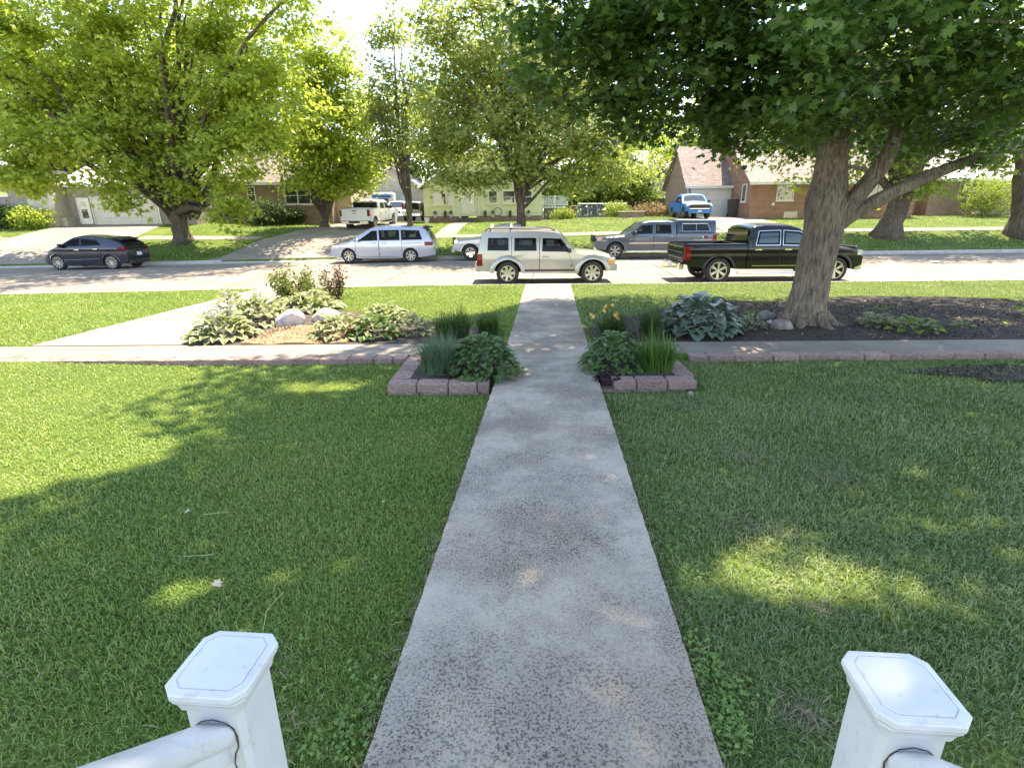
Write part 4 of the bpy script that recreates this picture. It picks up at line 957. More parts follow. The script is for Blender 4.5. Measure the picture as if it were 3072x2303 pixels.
# ------------------------------------------------------------------ houses
M['brick_red'] = brick_mat('brown_red_brick', (.20, .068, .032), (.31, .115, .055), (.42, .33, .25), .24, .085)
M['brick_pink'] = brick_mat('pink_brown_brick', (.27, .13, .095), (.36, .19, .145), (.40, .35, .31))
M['brick_brown'] = brick_mat('tan_brown_brick', (.24, .15, .085), (.32, .21, .12), (.32, .28, .22))
M['brick_found'] = brick_mat('foundation_brick', (.22, .085, .06), (.30, .13, .085), (.28, .24, .2))
M['shingle_pink'] = brick_mat('pinkish_shingles', (.23, .19, .17), (.30, .255, .23), (.14, .115, .105), .3, .14, bmp=.8)
M['shingle_grey'] = brick_mat('pale_grey_shingles', (.46, .44, .43), (.54, .52, .51), (.34, .33, .32), .3, .14, bmp=.8)
M['stucco_grey'] = mat('grey_stucco', (.21, .195, .18), .9, (.27, .25, .23), 2.0, bmp=.3, bscale=60)
M['stucco_light'] = mat('light_foundation', (.42, .39, .36), .9, (.5, .47, .43), 2.0, bmp=.3, bscale=40)
M['tan_wall'] = mat('tan_wall', (.48, .39, .27), .9, (.54, .45, .33), 2.0, bmp=.2, bscale=50)
M['siding'] = mat('yellow_siding', (.55, .55, .30), .6, (.60, .60, .35), 2.5, rvar=.04)
M['white_trim'] = mat('white_trim', (.72, .72, .69), .5, (.62, .61, .57), 5.0)
M['cream_trim'] = mat('cream_trim', (.66, .63, .48), .5, (.58, .55, .42), 5.0)
M['pane'] = mat('window_pane', (.03, .037, .042), .04, (.06, .07, .075), 1.2, spec=.9)
M['bluewall'] = mat('pale_blue_siding', (.40, .49, .53), .7, (.46, .55, .60), 2.0)
M['wood_grey'] = mat('weathered_wood', (.22, .185, .15), .85, (.32, .27, .22), 8.0, bmp=.3, bscale=40)
M['dark_wood'] = mat('dark_wood', (.07, .055, .045), .85, (.12, .095, .075), 6.0)
M['bin_black'] = mat('black_bin_plastic', (.02, .021, .023), .5, (.035, .036, .038), 5.0)
M['bin_brown'] = mat('brown_bin_plastic', (.13, .075, .045), .5, (.17, .10, .06), 5.0)
M['galv'] = mat('galvanised_wire', (.38, .39, .40), .4, metal=.8)
M['door_grey'] = mat('garage_door_white', (.62, .64, .63), .5, (.56, .58, .57), 2.0)
M['door_cream'] = mat('garage_door_cream', (.56, .54, .49), .5, (.50, .48, .44), 2.0)

def window(par, x0, x1, z0, z1_, y, cols=2, rows=1, fm=None, depth=.06, axis='y', name='window', sill=True):
    # frame stands proud of the wall plane y (front = -y); panes sit back inside it.  axis 'x': wall plane is x = y
    fm = fm or M['white_trim']; t = .07; mb = MB(); q = depth
    def sp(m_, a0, a1, b0, b1, d0, d1):
        if axis == 'y': m_.span((a0, d0, b0), (a1, d1, b1))
        else: m_.span((d0, a0, b0), (d1, a1, b1))
    sp(mb, x0, x1, z0, z0 + t, y - q, y + .02); sp(mb, x0, x1, z1_ - t, z1_, y - q, y + .02)
    sp(mb, x0, x0 + t, z0 + t, z1_ - t, y - q, y + .02); sp(mb, x1 - t, x1, z0 + t, z1_ - t, y - q, y + .02)
    for k in range(1, cols): xm = x0 + (x1 - x0) * k / cols; sp(mb, xm - .04, xm + .04, z0 + t, z1_ - t, y - q, y + .02)
    for k in range(1, rows): zm = z0 + (z1_ - z0) * k / rows; sp(mb, x0 + t, x1 - t, zm - .022, zm + .022, y - q + .012, y + .02)
    f = mb.build(name, fm, par)
    for k in range(cols):
        a, b = x0 + (x1 - x0) * k / cols + .04, x0 + (x1 - x0) * (k + 1) / cols - .04
        p = MB(); sp(p, a, b, z0 + .05, z1_ - .05, y - q * .35, y + .01); p.build('pane', M['pane'], f)
    if sill: m2 = MB(); sp(m2, x0 - .06, x1 + .06, z0 - .07, z0 - .003, y - q - .05, y + .02); m2.build('sill', fm, f)
    return f
def gable_roof(par, x0, x1, y0, y1, ze, zr, m, ridge='x', over=.35, th=.16, trim=None):
    mb = MB()
    if ridge == 'x':
        ym = (y0 + y1) / 2; sl = (zr - ze) / (ym - y0); e = ze - over * sl
        A = [(y0 - over, e), (ym, zr), (y1 + over, e), (y1 + over, e + th), (ym, zr + th * 1.25), (y0 - over, e + th)]
        mb.prism(A, x0 - over, x1 + over, 'x')
    else:
        xm = (x0 + x1) / 2; sl = (zr - ze) / (xm - x0); e = ze - over * sl
        A = [(x0 - over, e), (xm, zr), (x1 + over, e), (x1 + over, e + th), (xm, zr + th * 1.25), (x0 - over, e + th)]
        mb.prism(A, y0 - over, y1 + over, 'y')
    o = mb.build('roof', m, par)
    if trim:
        t = MB()
        if ridge == 'x':
            t.span((x0 - over, y0 - over - .03, e - .03), (x1 + over, y0 - over - .004, e + th + .01))
        else:
            for s, xe in ((-1, x0 - over), (1, x1 + over)): t.tube([(xe, y0 - over - .03, e + .05), (xm, y0 - over - .03, zr + .08)], .09, 4)
        t.build('fascia', trim, o)
    return o
def gable_wall(par, x0, x1, y0, y1, z0, ze, zr, m, ridge='x', name='wall'):
    mb = MB()
    if ridge == 'x': ym = (y0 + y1) / 2; mb.prism([(y0, z0), (y1, z0), (y1, ze), (ym, zr), (y0, ze)], x0, x1, 'x')
    else: xm = (x0 + x1) / 2; mb.prism([(x0, z0), (x1, z0), (x1, ze), (xm, zr), (x0, ze)], y0, y1, 'y')
    return mb.build(name, m, par)
def panel_door(par, x0, x1, z0, z1_, y, m, lights=None, name='door'):
    mb = MB(); mb.span((x0 - .07, y - .05, z0), (x0, y + .02, z1_ + .07)); mb.span((x1, y - .05, z0), (x1 + .07, y + .02, z1_ + .07)); mb.span((x0, y - .05, z1_), (x1, y + .02, z1_ + .07))
    f = mb.build(name, M['white_trim'], par); d = MB(); d.span((x0 + .002, y - .02, z0), (x1 - .002, y + .03, z1_ - .002)); d.build('door_leaf', m, f)
    for a, b, c_, e in lights or (): p = MB(); p.span((a, y - .028, c_), (b, y - .012, e)); p.build('pane', M['pane'], f)
    h = MB(); h.lathe([(.001, -.06), (.03, -.06), (.035, -.03), (.015, 0)], 8, 'y', (x1 - .1, y - .02, (z0 + z1_) / 2)); h.build('handle', M['chrome'], f); return f
def sectional(par, x0, x1, z0, z1_, y, m, n=4, cols=4):
    mb = MB(); mb.span((x0 - .1, y - .06, z0), (x0 - .004, y + .02, z1_ + .1)); mb.span((x1 + .004, y - .06, z0), (x1 + .1, y + .02, z1_ + .1)); mb.span((x0, y - .06, z1_ + .004), (x1, y + .02, z1_ + .1))
    f = mb.build('garage_door', m, par); h = (z1_ - z0) / n
    for k in range(n):
        p = MB(); p.span((x0, y - .02, z0 + k * h + .006), (x1, y + .03, z0 + (k + 1) * h - .006))
        for c_ in range(cols):
            a = x0 + (x1 - x0) * (c_ + .08) / cols; b = x0 + (x1 - x0) * (c_ + .92) / cols; p.box(((a + b) / 2, y - .022, z0 + (k + .5) * h), (b - a, .012, h * .6))
        p.build('door_panel', m, f)
    return f

# grey house and garage, far left
h = empty('grey_house', (-27, 42, 1.5), 0, 'grey stuccoed house with wide cream garage door up the left drive', 'house')
def rel(o): o.matrix_parent_inverse = Matrix.Translation(-o.parent.location) if o.parent and o.parent.type == 'EMPTY' else Matrix(); return o
def relall(root):
    for ch in root.children: ch.matrix_parent_inverse = Matrix.Translation(-root.location)
gable_wall(h, -31.3, -22.3, 39.7, 47.0, 1.0, 4.1, 5.4, M['stucco_grey']); gable_roof(h, -31.3, -22.3, 39.7, 47.0, 4.15, 5.5, M['shingle_grey'], trim=M['white_trim'], over=.45)
mb = MB(); mb.span((-46, 38.6, 1.0), (-33.0, 46.5, 5.2)); mb.build('side_wing', M['stucco_grey'], h); gable_roof(h, -46, -33.0, 38.6, 46.5, 5.2, 7.6, M['shingle_grey'], trim=M['white_trim'])
mb = MB(); mb.span((-33.0, 38.55, 1.0), (-31.25, 39.9, 4.7)); mb.build('white_corner', M['stucco_light'], h)
mb = MB(); mb.span((-31.9, 38.9, 1.0), (-30.9, 39.72, 1.95)); mb.build('foundation', M['stucco_light'], h)
window(h, -36.5, -34.2, 3.4, 4.6, 38.6, 2, 1)
panel_door(h, -30.45, -29.72, 1.5, 3.2, 39.7, M['white_trim'], [(-30.28, -29.9, 2.72, 3.02), (-30.3, -29.88, 1.9, 2.5)])
sectional(h, -29.45, -25.05, 1.45, 3.27, 39.7, M['door_cream'], 4, 4)
mb = MB(); mb.span((-24.9, 39.62, 1.4), (-24.8, 39.69, 4.1)); mb.build('downspout', M['white_trim'], h); relall(h)
h = empty('grey_house', (-21, 46, 1.7), 0, 'small grey house with pale foundation seen just right of the big left maple trunk', 'house')
mb = MB(); mb.span((-25.6, 43.5, 2.55), (-21.6, 50, 5.0)); mb.build('wall', M['stucco_grey'], h); mb = MB(); mb.span((-25.65, 43.45, 1.2), (-21.55, 50.05, 2.548)); mb.build('foundation', M['stucco_light'], h)
gable_roof(h, -25.6, -21.6, 43.5, 50, 5.0, 6.8, M['shingle_grey'], trim=M['white_trim']); window(h, -22.7, -22.2, 3.0, 4.3, 43.5, 1, 2); relall(h)
# brown brick house behind the maple
h = empty('brick_house', (-17, 46, 1.4), 0, 'tan-brown brick house with a pale roof and white muntined window behind the yellow-green tree', 'house')
gable_wall(h, -20.4, -13.35, 42.0, 50.5, .8, 4.35, 7.6, M['brick_brown']); gable_roof(h, -20.4, -13.35, 42.0, 50.5, 4.4, 7.7, M['shingle_pink'], trim=M['white_trim'])
mb = MB(); mb.span((-13.345, 43.2, .8), (-12.2, 49.5, 3.9)); mb.build('side_bay', M['tan_wall'], h)
window(h, -16.75, -13.9, 2.75, 4.0, 42.0, 3, 2); window(h, -19.5, -18.9, 2.9, 4.0, 42.0, 1, 2); mb = MB(); mb.span((-12.7, 43.1, 1.6), (-12.3, 43.19, 1.95)); mb.build('vent', M['bin_black'], h); relall(h)

# yellow house
YY = 46.0
def yx(px, py=620): return at(px, py, YY).x
def yz(py, px=1450): return at(px, py, YY).z
h = empty('yellow_house', (0, YY, 1.3), 0, 'small yellow clapboard house on a red brick footing with steps up to its door', 'house')
X0, X1 = yx(1272), yx(1625); ZB, ZT = yz(648), 4.1
gable_wall(h, X0, X1, YY, YY + 8, ZB, ZT, ZT + 3.0, M['siding'], 'y'); gable_roof(h, X0, X1, YY, YY + 8, ZT + .05, ZT + 3.1, M['shingle_pink'], 'y', over=.4, trim=M['white_trim'])
dx0, dx1 = yx(1386), yx(1420)
mb = MB(); mb.span((X0 - .05, YY - .05, .7), (dx0 - .25, YY + .1, ZB)); mb.build('brick_footing', M['brick_found'], h)
mb = MB(); mb.span((dx1 + .25, YY - .05, .7), (X1 + .05, YY + .1, ZB)); mb.build('brick_footing', M['brick_found'], h)
nrow = 22; bh = (ZT + .05 - ZB) / nrow
for k in range(nrow):
    for a, b in ((X0, dx0 - .1), (dx1 + .1, X1)):
        mb = MB(); z = ZB + k * bh; mb.prism([(YY - .035, z + .004), (YY - .012, z + bh), (YY + .0, z + bh), (YY + .0, z + .004)], a, b, 'x'); mb.build('siding_board', M['siding'], h)
for a, b in ((1299, 1340), (1345, 1362)): window(h, yx(a), yx(b), yz(614), yz(578), YY - .03, 1, 2, M['cream_trim'])
for a, b in ((1465, 1493), (1508, 1545), (1570, 1596)): window(h, yx(a), yx(b), yz(612), yz(572), YY - .03, 1, 2, M['cream_trim'])
panel_door(h, dx0, dx1, yz(640), yz(572), YY - .03, M['cream_trim'], [(dx0 + .25, dx1 - .25, yz(605), yz(578))])
for k in range(4):
    mb = MB(); z = ZB - .12 - k * .19; mb.span((dx0 - .35, YY - .06 - (k + 1) * .28, z - .19), (dx1 + .35, YY - .06 - k * .28 + (.02 if k else 0), z)); mb.build('step', M['dark_wood'], h)
for px in (1360, 1437):
    mb = MB(); mb.span((yx(px) - .06, YY - .12, ZB), (yx(px) + .06, YY - .04, ZT)); mb.build('corner_post', M['cream_trim'], h)
relall(h)
for k, px in enumerate((1305, 1335, 1352, 1455, 1478, 1530, 1585)):       # pots along the footing ledge
    p = empty('flower_pot', (yx(px), YY - .17, ZB + .0), 0, ('small pot ' + ('under the leftmost window of the yellow house', 'left of the muntined left window centre', 'just left of the steps corner post', 'just right of the door post', 'under the first window right of the door', 'under the middle right window', 'by the right end behind the street tree trunk')[k]), 'flower pot', 'pots along the yellow house ledge')
    mb = MB(); mb.lathe([(.001, -.12), (.09, -.12), (.13, .14), (.14, .14), (.14, .18), (.11, .18), (.001, .15)], 12); mb.build('pot', M['dark_wood'] if k % 2 else M['stucco_light'], p)
    mb = MB()
    for q in range(14): a = q * 2.4; mb.add([(0, 0, .15), (.14 * cos(a), .14 * sin(a), .22 + .1 * (q % 3)), (.12 * cos(a + .5), .12 * sin(a + .5), .3 + .06 * (q % 4))], [(0, 1, 2)])
    mb.build('leaves', mat('pot_plant_%d' % k, (.05, .11, .03), .7), p)
w_ = empty('wagon_wheel', (yx(1493), YY - .16, ZB + .18), 0, 'dark hoop ornament leaning on the yellow house below its windows', 'ornament')
mb = MB(); mb.tube([(.32 * cos(a * pi / 10), 0, .14 + .32 * sin(a * pi / 10)) for a in range(21)], .025, 6, False); mb.build('hoop', M['dark_wood'], w_)
# white deck
DY = 48.5
def ax(px, py, y): return at(px, py, y).x
h = empty('deck', (ax(1660, 620, DY), DY, 1.5), 0, 'white wooden deck with slatted railing at the right side of the yellow house', 'deck')
a, b = ax(1628, 620, DY), ax(1702, 620, DY); zt, zb_ = at(1660, 588, DY).z, at(1660, 620, DY).z
mb = MB(); mb.span((a, DY, zb_ - .12), (b, DY + 3, zb_)); mb.build('floor', M['white_trim'], h)
mb = MB(); mb.span((a, DY - .03, zt - .06), (b, DY + .05, zt)); mb.build('rail', M['white_trim'], h); mb = MB(); mb.span((a, DY - .02, zb_ + .08), (b, DY + .04, zb_ + .14)); mb.build('rail', M['white_trim'], h)
for k in range(15): mb = MB(); x = a + (b - a) * (k + .5) / 15; mb.span((x - .05, DY - .03, zb_ + .1), (x + .05, DY - .005, zt - .05)); mb.build('baluster', M['white_trim'], h)
for x in (a, (a + b) / 2, b): mb = MB(); mb.span((x - .06, DY + .05, .8), (x + .06, DY + .16, zt + .06)); mb.build('post', M['white_trim'], h)
mb = MB(); mb.span((a + .1, DY + .2, .8), (b - .1, DY + .3, zb_ - .13)); mb.build('skirting', M['wood_grey'], h); relall(h)

def wheelie_bin(px, py, y, m, label, s=1.0, group=None):
    p = at(px, py, y); o = empty('wheelie_bin', (p.x, y, z1(p.x, y) + .02), R(rnd.uniform(-8, 8)), label, 'bin', group); o.scale = (s,) * 3
    mb = MB(); n = 4
    lo_, hi_ = [(-.21, -.24), (.21, -.24), (.21, .24), (-.21, .24)], [(-.28, -.32), (.28, -.32), (.28, .32), (-.28, .32)]
    mb.add([(x_, y_, .06) for x_, y_ in lo_] + [(x_, y_, .98) for x_, y_ in hi_], [(3, 2, 1, 0), (4, 5, 6, 7)] + [(i, (i + 1) % 4, 4 + (i + 1) % 4, 4 + i) for i in range(4)]); mb.build('body', m, o)
    mb = MB(); mb.bbox((0, -.01, 1.03), (.60, .70, .09), .03); mb.build('lid', m, o)
    mb = MB(); mb.tube([(-.22, .37, 1.0), (.22, .37, 1.0)], .018, 6); mb.build('handle', m, o)
    for s_ in (-1, 1): mb = MB(); mb.lathe([(.001, -.03), (.11, -.03), (.11, .03), (.001, .03)], 14, 'y', (0, 0, 0)); w = mb.build('wheel', M['tyre'], o); w.rotation_euler = (0, 0, pi / 2); w.location = (s_ * .24, .24, .11)
wheelie_bin(1722, 640, 48.0, M['bin_brown'], 'brown wheelie bin standing by the white deck')
# chain link fence
FY = 50.0
p0, p1 = at(1733, 630, FY), at(1880, 630, FY); h = empty('chain_link_fence', (p0.x, FY, 1.6), 0, 'grey chain link fence across the back of the side lawn, right of the white deck', 'fence')
zt = at(1800, 611, FY).z; zb_ = z1(p0.x, FY)
for k in range(6): x = p0.x + (p1.x - p0.x) * k / 5; mb = MB(); mb.tube([(x, FY, zb_), (x, FY, zt + .05)], .035, 8); mb.build('post', M['galv'], h)
mb = MB(); mb.tube([(p0.x, FY, zt), (p1.x, FY, zt)], .03, 6); mb.build('rail', M['galv'], h)
mb = MB(); L = p1.x - p0.x; Hh = zt - zb_; k = 0.0
while k < L + Hh:
    for sgn in (1, -1):
        a0, a1 = max(0, k - Hh), min(k, L)
        if a1 > a0:
            za, zb2 = k - a0, k - a1
            xa, xb = (p0.x + a0, p0.x + a1) if sgn > 0 else (p1.x - a0, p1.x - a1)
            mb.add([(xa, FY, zb_ + za), (xb, FY, zb_ + zb2), (xb, FY + .006, zb_ + zb2 + .012), (xa, FY + .006, zb_ + za + .012)], [(0, 1, 2, 3)])
    k += .12
mb.build('wire_mesh', M['galv'], h, kind='stuff'); relall(h)
# fire pit
p = at(1893, 640, 45.5); fp = empty('fire_pit', (p.x, 45.5, z1(p.x, 45.5)), 0, 'low square masonry fire pit on the lawn left of the brick garage', 'fire pit')
for k, (x, y, w, d) in enumerate(((0, -.7, 1.7, .25), (0, .7, 1.7, .25), (-.72, 0, .25, 1.1), (.72, 0, .25, 1.1))):
    mb = MB(); mb.bbox((x, y, .2), (w, d, .42), .03); mb.build('wall', M['brick_pink'], fp)
mb = MB(); mb.bbox((0, 0, .46), (1.9, 1.9, .06), .02); mb.build('cap', M['stucco_light'], fp)
# wooden fence behind
p = at(1960, 600, 56); fn_ = empty('board_fence', (p.x, 56, z1(p.x, 56)), 0, 'dark weathered board fence behind the brick garage', 'fence')
for k in range(24): mb = MB(); mb.box((-2.4 + k * .2, 0, .9 + .02 * math.sin(k * 3)), (.18, .03, 1.5)); mb.build('board', M['dark_wood'], fn_)
for z in (.4, 1.3): mb = MB(); mb.box((-.1, .04, z), (4.8, .04, .1)); mb.build('rail', M['dark_wood'], fn_)

p = at(1281, 668, 44.5); o = empty('bucket', (p.x, 44.5, z1(p.x, 44.5)), 0, 'white plastic bucket on the grass at the left corner of the yellow house', 'bucket')
mb = MB(); mb.lathe([(.001, 0), (.16, 0), (.2, .42), (.21, .42), (.21, .45), (.18, .45), (.15, .06), (.001, .06)], 16); mb.build('body', M['white_trim'], o)
mb = MB(); mb.tube([(.2 * cos(a * pi / 8), 0, .42 + .2 * sin(a * pi / 8)) for a in range(9)], .008, 5); mb.build('handle', M['galv'], o)
p = at(1186, 668, 43.0); o = empty('leaning_board', (p.x, 43.0, z1(p.x, 43)), .4, 'white board leaning beside the front of the white heavy duty pickup', 'board')
mb = MB(); mb.box((0, 0, .6), (.42, .03, 1.25), M=Matrix.Rotation(.25, 3, 'Y')); mb.build('panel', M['white_trim'], o); mb = MB(); mb.box((.0, .06, .5), (.06, .05, 1.0), M=Matrix.Rotation(.25, 3, 'Y')); mb.build('brace', M['wood_grey'], o)
p = at(1150, 640, 52.5); o = empty('camper_trailer', (p.x, 52.5, z1(p.x, 52.5)), .1, 'white and blue boxy trailer deep in the drive beyond the white pickup', 'trailer')
mb = MB(); mb.bbox((0, 1.5, 1.55), (2.1, 3.6, 2.0), .12); mb.build('body', M['white_trim'], o); mb = MB(); mb.box((0, -.315, 1.25), (1.7, .03, .6)); mb.box((0, -.315, 2.2), (1.7, .03, .25)); mb.build('blue_panel', P_blue, o)
mb = MB(); mb.box((0, -.32, 1.8), (1.2, .04, .42)); mb.build('window', M['pane'], o)
for s in (-1, 1): mb = MB(); mb.lathe([(.001, -.1), (.33, -.1), (.33, .1), (.001, .1)], 18, 'y'); w = mb.build('wheel', M['tyre'], o); w.location = (s * .85, 1.6, .33); w.rotation_euler = (0, 0, pi / 2)
p = at(2318, 613, 42.2); o = empty('wall_lamp', (p.x, 42.19, p.z), 0, 'round white wall lamp on the brick bungalow below its casement window', 'lamp')
mb = MB(); mb.lathe([(.001, -.16), (.10, -.13), (.13, -.07), (.10, -.02), (.06, 0), (.001, 0)], 16, 'y'); mb.build('globe', M['white_trim'], o, smooth=True); mb = MB(); mb.lathe([(.001, -.02), (.08, -.02), (.08, .005), (.001, .005)], 12, 'y'); mb.build('mount', M['galv'], o)
# brick garage and its main house
h = empty('brick_garage', (16.4, 49, 1.6), 0, 'brick garage with steep pinkish shingle roof and white overhead door behind the blue pickup', 'garage')
gz = 1.3
gable_wall(h, 14.4, 18.35, 46.0, 52.5, gz, 4.05, 7.0, M['brick_pink']); gable_roof(h, 14.4, 18.35, 46.0, 52.5, 4.1, 7.05, M['shingle_pink'], over=.32, trim=M['white_trim'])
sectional(h, 14.75, 17.15, 1.55, 3.75, 46.0, M['door_grey'], 5, 3); panel_door(h, 17.32, 18.15, 1.55, 3.7, 46.0, M['door_grey'])
mb = MB(); mb.tube([(14.25, 45.7, 3.8), (14.35, 45.85, 3.6), (14.42, 45.9, 3.4), (14.42, 45.9, 1.7)], .05, 6); mb.build('downspout', M['white_trim'], h); relall(h)
h = empty('brick_bungalow', (24, 47, 1.5), 0, 'long brown-red brick bungalow with pinkish roof and white casement window, behind the big shade tree', 'house')
gable_wall(h, 17.95, 30.3, 42.2, 52.0, .9, 4.05, 7.2, M['brick_red']); gable_roof(h, 17.95, 30.3, 42.2, 52.0, 4.1, 7.3, M['shingle_pink'], over=.3, trim=M['white_trim'])
gable_wall(h, 17.2, 23.5, 50.5, 60.0, .9, 4.8, 8.4, M['brick_pink'], 'y'); gable_roof(h, 17.2, 23.5, 50.5, 60.0, 4.9, 8.5, mat('shade_toned_roof', (.05, .055, .065), .9, (.075, .08, .09), 5.0), 'y', over=.3, trim=M['white_trim'])  # dark roof colour paints in the shade on its left slope
window(h, 19.85, 21.15, 2.75, 4.0, 42.2, 2, 1, M['cream_trim']); window(h, 43.0, 43.8, 2.7, 4.0, 17.95, 1, 1, M['white_trim'], axis='x'); window(h, 20.6, 21.6, 1.45, 1.95, 42.2, 1, 1, M['cream_trim'], sill=False)
window(h, 26.6, 28.2, 2.7, 4.0, 42.2, 2, 1, M['cream_trim']); relall(h)
wheelie_bin(2195, 650, 44.6, M['bin_black'], 'black wheelie bin beside the white garage door, left one of a pair', 1.25, 'black bins at the brick garage'); wheelie_bin(2221, 650, 44.5, M['bin_black'], 'black wheelie bin against the brick bungalow corner, right one of a pair', 1.25, 'black bins at the brick garage')
h = empty('brick_house', (36, 47, 1.5), 0, 'brick house with white bay windows at the far right behind the trees', 'house')
gable_wall(h, 33.0, 44.5, 44.5, 53, .9, 4.3, 7.0, M['brick_pink']); gable_roof(h, 33.0, 44.5, 44.5, 53, 4.35, 7.1, M['shingle_grey'], trim=M['white_trim'])
window(h, 35.2, 36.9, 2.9, 4.2, 44.5, 3, 1); window(h, 41.0, 42.6, 2.9, 4.2, 44.5, 2, 1); window(h, 36.6, 37.6, 1.5, 1.9, 44.5, 1, 1, sill=False)
mb = MB(); mb.span((31.4, 45.6, 2.7), (32.99, 51, 2.85)); mb.build('porch_floor', M['white_trim'], h); mb = MB(); mb.span((31.4, 45.65, .9), (32.99, 51, 2.69)); mb.build('porch_base', M['brick_pink'], h)
for k in range(9): mb = MB(); x = 31.45 + k * .18; mb.span((x, 45.6, 2.86), (x + .09, 45.64, 3.6)); mb.build('baluster', M['white_trim'], h)
mb = MB(); mb.span((31.4, 45.58, 3.6), (32.99, 45.68, 3.68)); mb.build('rail', M['white_trim'], h); relall(h)
h = empty('blue_house', (22, 74, 1.7), 0, 'pale blue house with a light roof glimpsed behind the brick garage', 'house')
p0, p1 = at(1915, 560, 74), at(2030, 560, 74); zt = at(1970, 505, 74).z
gable_wall(h, p0.x, p1.x, 74, 82, 1, zt, zt + 2.2, M['bluewall']); gable_roof(h, p0.x, p1.x, 74, 82, zt + .05, zt + 2.3, M['shingle_grey'], trim=M['white_trim'])
window(h, at(1968, 560, 74).x, at(1980, 560, 74).x, at(1970, 537, 74).z, at(1970, 518, 74).z, 74, 1, 2); window(h, at(1990, 560, 74).x, at(2000, 560, 74).x, at(1970, 537, 74).z, at(1970, 518, 74).z, 74, 1, 2); relall(h)
h = empty('garden_shed', (-9, 56, 1.6), 0, 'pale gabled outbuilding glimpsed left of the yellow house behind the parked vehicles', 'shed')
gable_wall(h, -14.5, -8.6, 56, 62, 1, 4.2, 6.2, M['stucco_light'], 'y'); gable_roof(h, -14.5, -8.6, 56, 62, 4.25, 6.3, M['shingle_grey'], 'y', trim=M['white_trim']); sectional(h, -13.2, -9.9, 1.5, 3.6, 56, M['door_grey'], 4, 3); relall(h)
# ------------------------------------------------------------------ trees
def bark(name, a, b_, s=1.0):
    m, t, b = nt(name); g = coords(t); mp = node(t, 'ShaderNodeMapping'); mp.inputs['Scale'].default_value = (11 * s, 11 * s, 1.5 * s); t.links.new(g, mp.inputs[0])
    n = noise(t, mp.outputs[0], 1.6, 7, .65); col = ramp(t, n, [(.32, a), (.62, b_)])
    col = mix(t, col, ramp(t, noise(t, g, 1.3, 4), [(.3, (.75, .75, .78)), (.7, (1.2, 1.17, 1.1))]), 1.0, 'MULTIPLY')
    t.links.new(col, b.inputs['Base Color']); b.inputs['Roughness'].default_value = .95; b.inputs['Specular IOR Level'].default_value = .15
    bump(t, b, n, 1.0, .09); return m
M['bark_near'] = bark('maple_bark', (.07, .054, .042), (.31, .25, .20), 1.5)
M['bark'] = bark('tree_bark', (.05, .04, .032), (.17, .14, .115))
M['leaf_near'] = leaf_mat('maple_leaves', (.022, .062, .015), (.095, .165, .04), (.18, .33, .045), .40, .42, .4)
M['leaf_yellow'] = leaf_mat('yellow_green_leaves', (.15, .25, .04), (.42, .49, .09), (.56, .68, .09), .52)
M['leaf_green'] = leaf_mat('green_leaves', (.10, .18, .03), (.25, .32, .055), (.38, .48, .06), .48)
M['leaf_olive'] = leaf_mat('olive_leaves', (.11, .17, .045), (.29, .34, .10), (.42, .50, .09), .47)
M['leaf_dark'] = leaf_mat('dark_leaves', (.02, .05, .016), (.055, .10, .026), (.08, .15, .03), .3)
LOBED = (np.array([(0, .32, .03), (0, 0, 0), (.30, .02, -.02), (.50, .25, -.05), (.28, .38, 0), (.44, .72, -.06), (.15, .62, 0), (0, 1.0, -.08), (-.15, .62, 0), (-.44, .72, -.06), (-.28, .38, 0), (-.50, .25, -.05), (-.30, .02, -.02)]),
         np.array([(0, i, i + 1) for i in range(1, 12)] + [(0, 12, 1)]))
QUAD = (np.array([(0, 0, 0), (.36, .45, .10), (0, 1.0, -.05), (-.36, .45, .10)]), np.array([(0, 1, 2), (0, 2, 3)]))
SPRAY = (np.array([(0, 0, 0), (.2, .3, .06), (.42, .35, -.03), (.22, .55, 0), (.05, 1.0, -.06), (-.12, .58, .05), (-.45, .5, -.04), (-.2, .28, .03)]), np.array([(0, 1, 7), (1, 2, 3), (1, 3, 7), (3, 4, 5), (3, 5, 7), (5, 6, 7)]))
def leaves(name, P, size, shape, m, rg, parent, up=.9, out=None, hang=.35, kind=None, jit=.35):
    n = len(P); sv, sf = shape
    N = rg.normal(0, .55, (n, 3)); N[:, 2] += up
    if out is not None: N += out * .55
    N /= np.linalg.norm(N, axis=1, keepdims=True)
    T = rg.normal(0, 1, (n, 3)); T[:, 2] -= hang * 1.5; T -= N * (T * N).sum(1, keepdims=True); T /= np.linalg.norm(T, axis=1, keepdims=True) + 1e-9
    B = np.cross(T, N); s = (size * rg.uniform(1 - jit, 1 + jit, n))[:, None, None]
    Vv = P[:, None, :] + s * (sv[None, :, 0:1] * B[:, None, :] + sv[None, :, 1:2] * T[:, None, :] + sv[None, :, 2:3] * N[:, None, :])
    Fv = sf[None] + (np.arange(n) * len(sv))[:, None, None]
    return mesh_obj(name, np_mesh(name, Vv.reshape(-1, 3), Fv.reshape(-1, 3), np.repeat(rg.uniform(0, 1, n), len(sv))), m, parent, kind)
def crown_pts(blobs, nclump, per, rg, spread=.45, flat=.55, shell=.45):
    bl = np.array(blobs, float); wv = (bl[:, 3] * bl[:, 4] * bl[:, 5]) ** .62; k = rg.choice(len(bl), nclump, p=wv / wv.sum())
    d = rg.normal(0, 1, (nclump, 3)); d /= np.linalg.norm(d, axis=1, keepdims=True); r_ = rg.uniform(0, 1, nclump) ** shell
    C = bl[k, :3] + d * r_[:, None] * bl[k, 3:6]
    cs = spread * rg.uniform(.6, 1.5, nclump)
    P = np.repeat(C, per, 0) + rg.normal(0, 1, (nclump * per, 3)) * np.repeat(cs, per)[:, None] * np.array([1, 1, flat])
    return P, np.repeat(d, per, 0), C
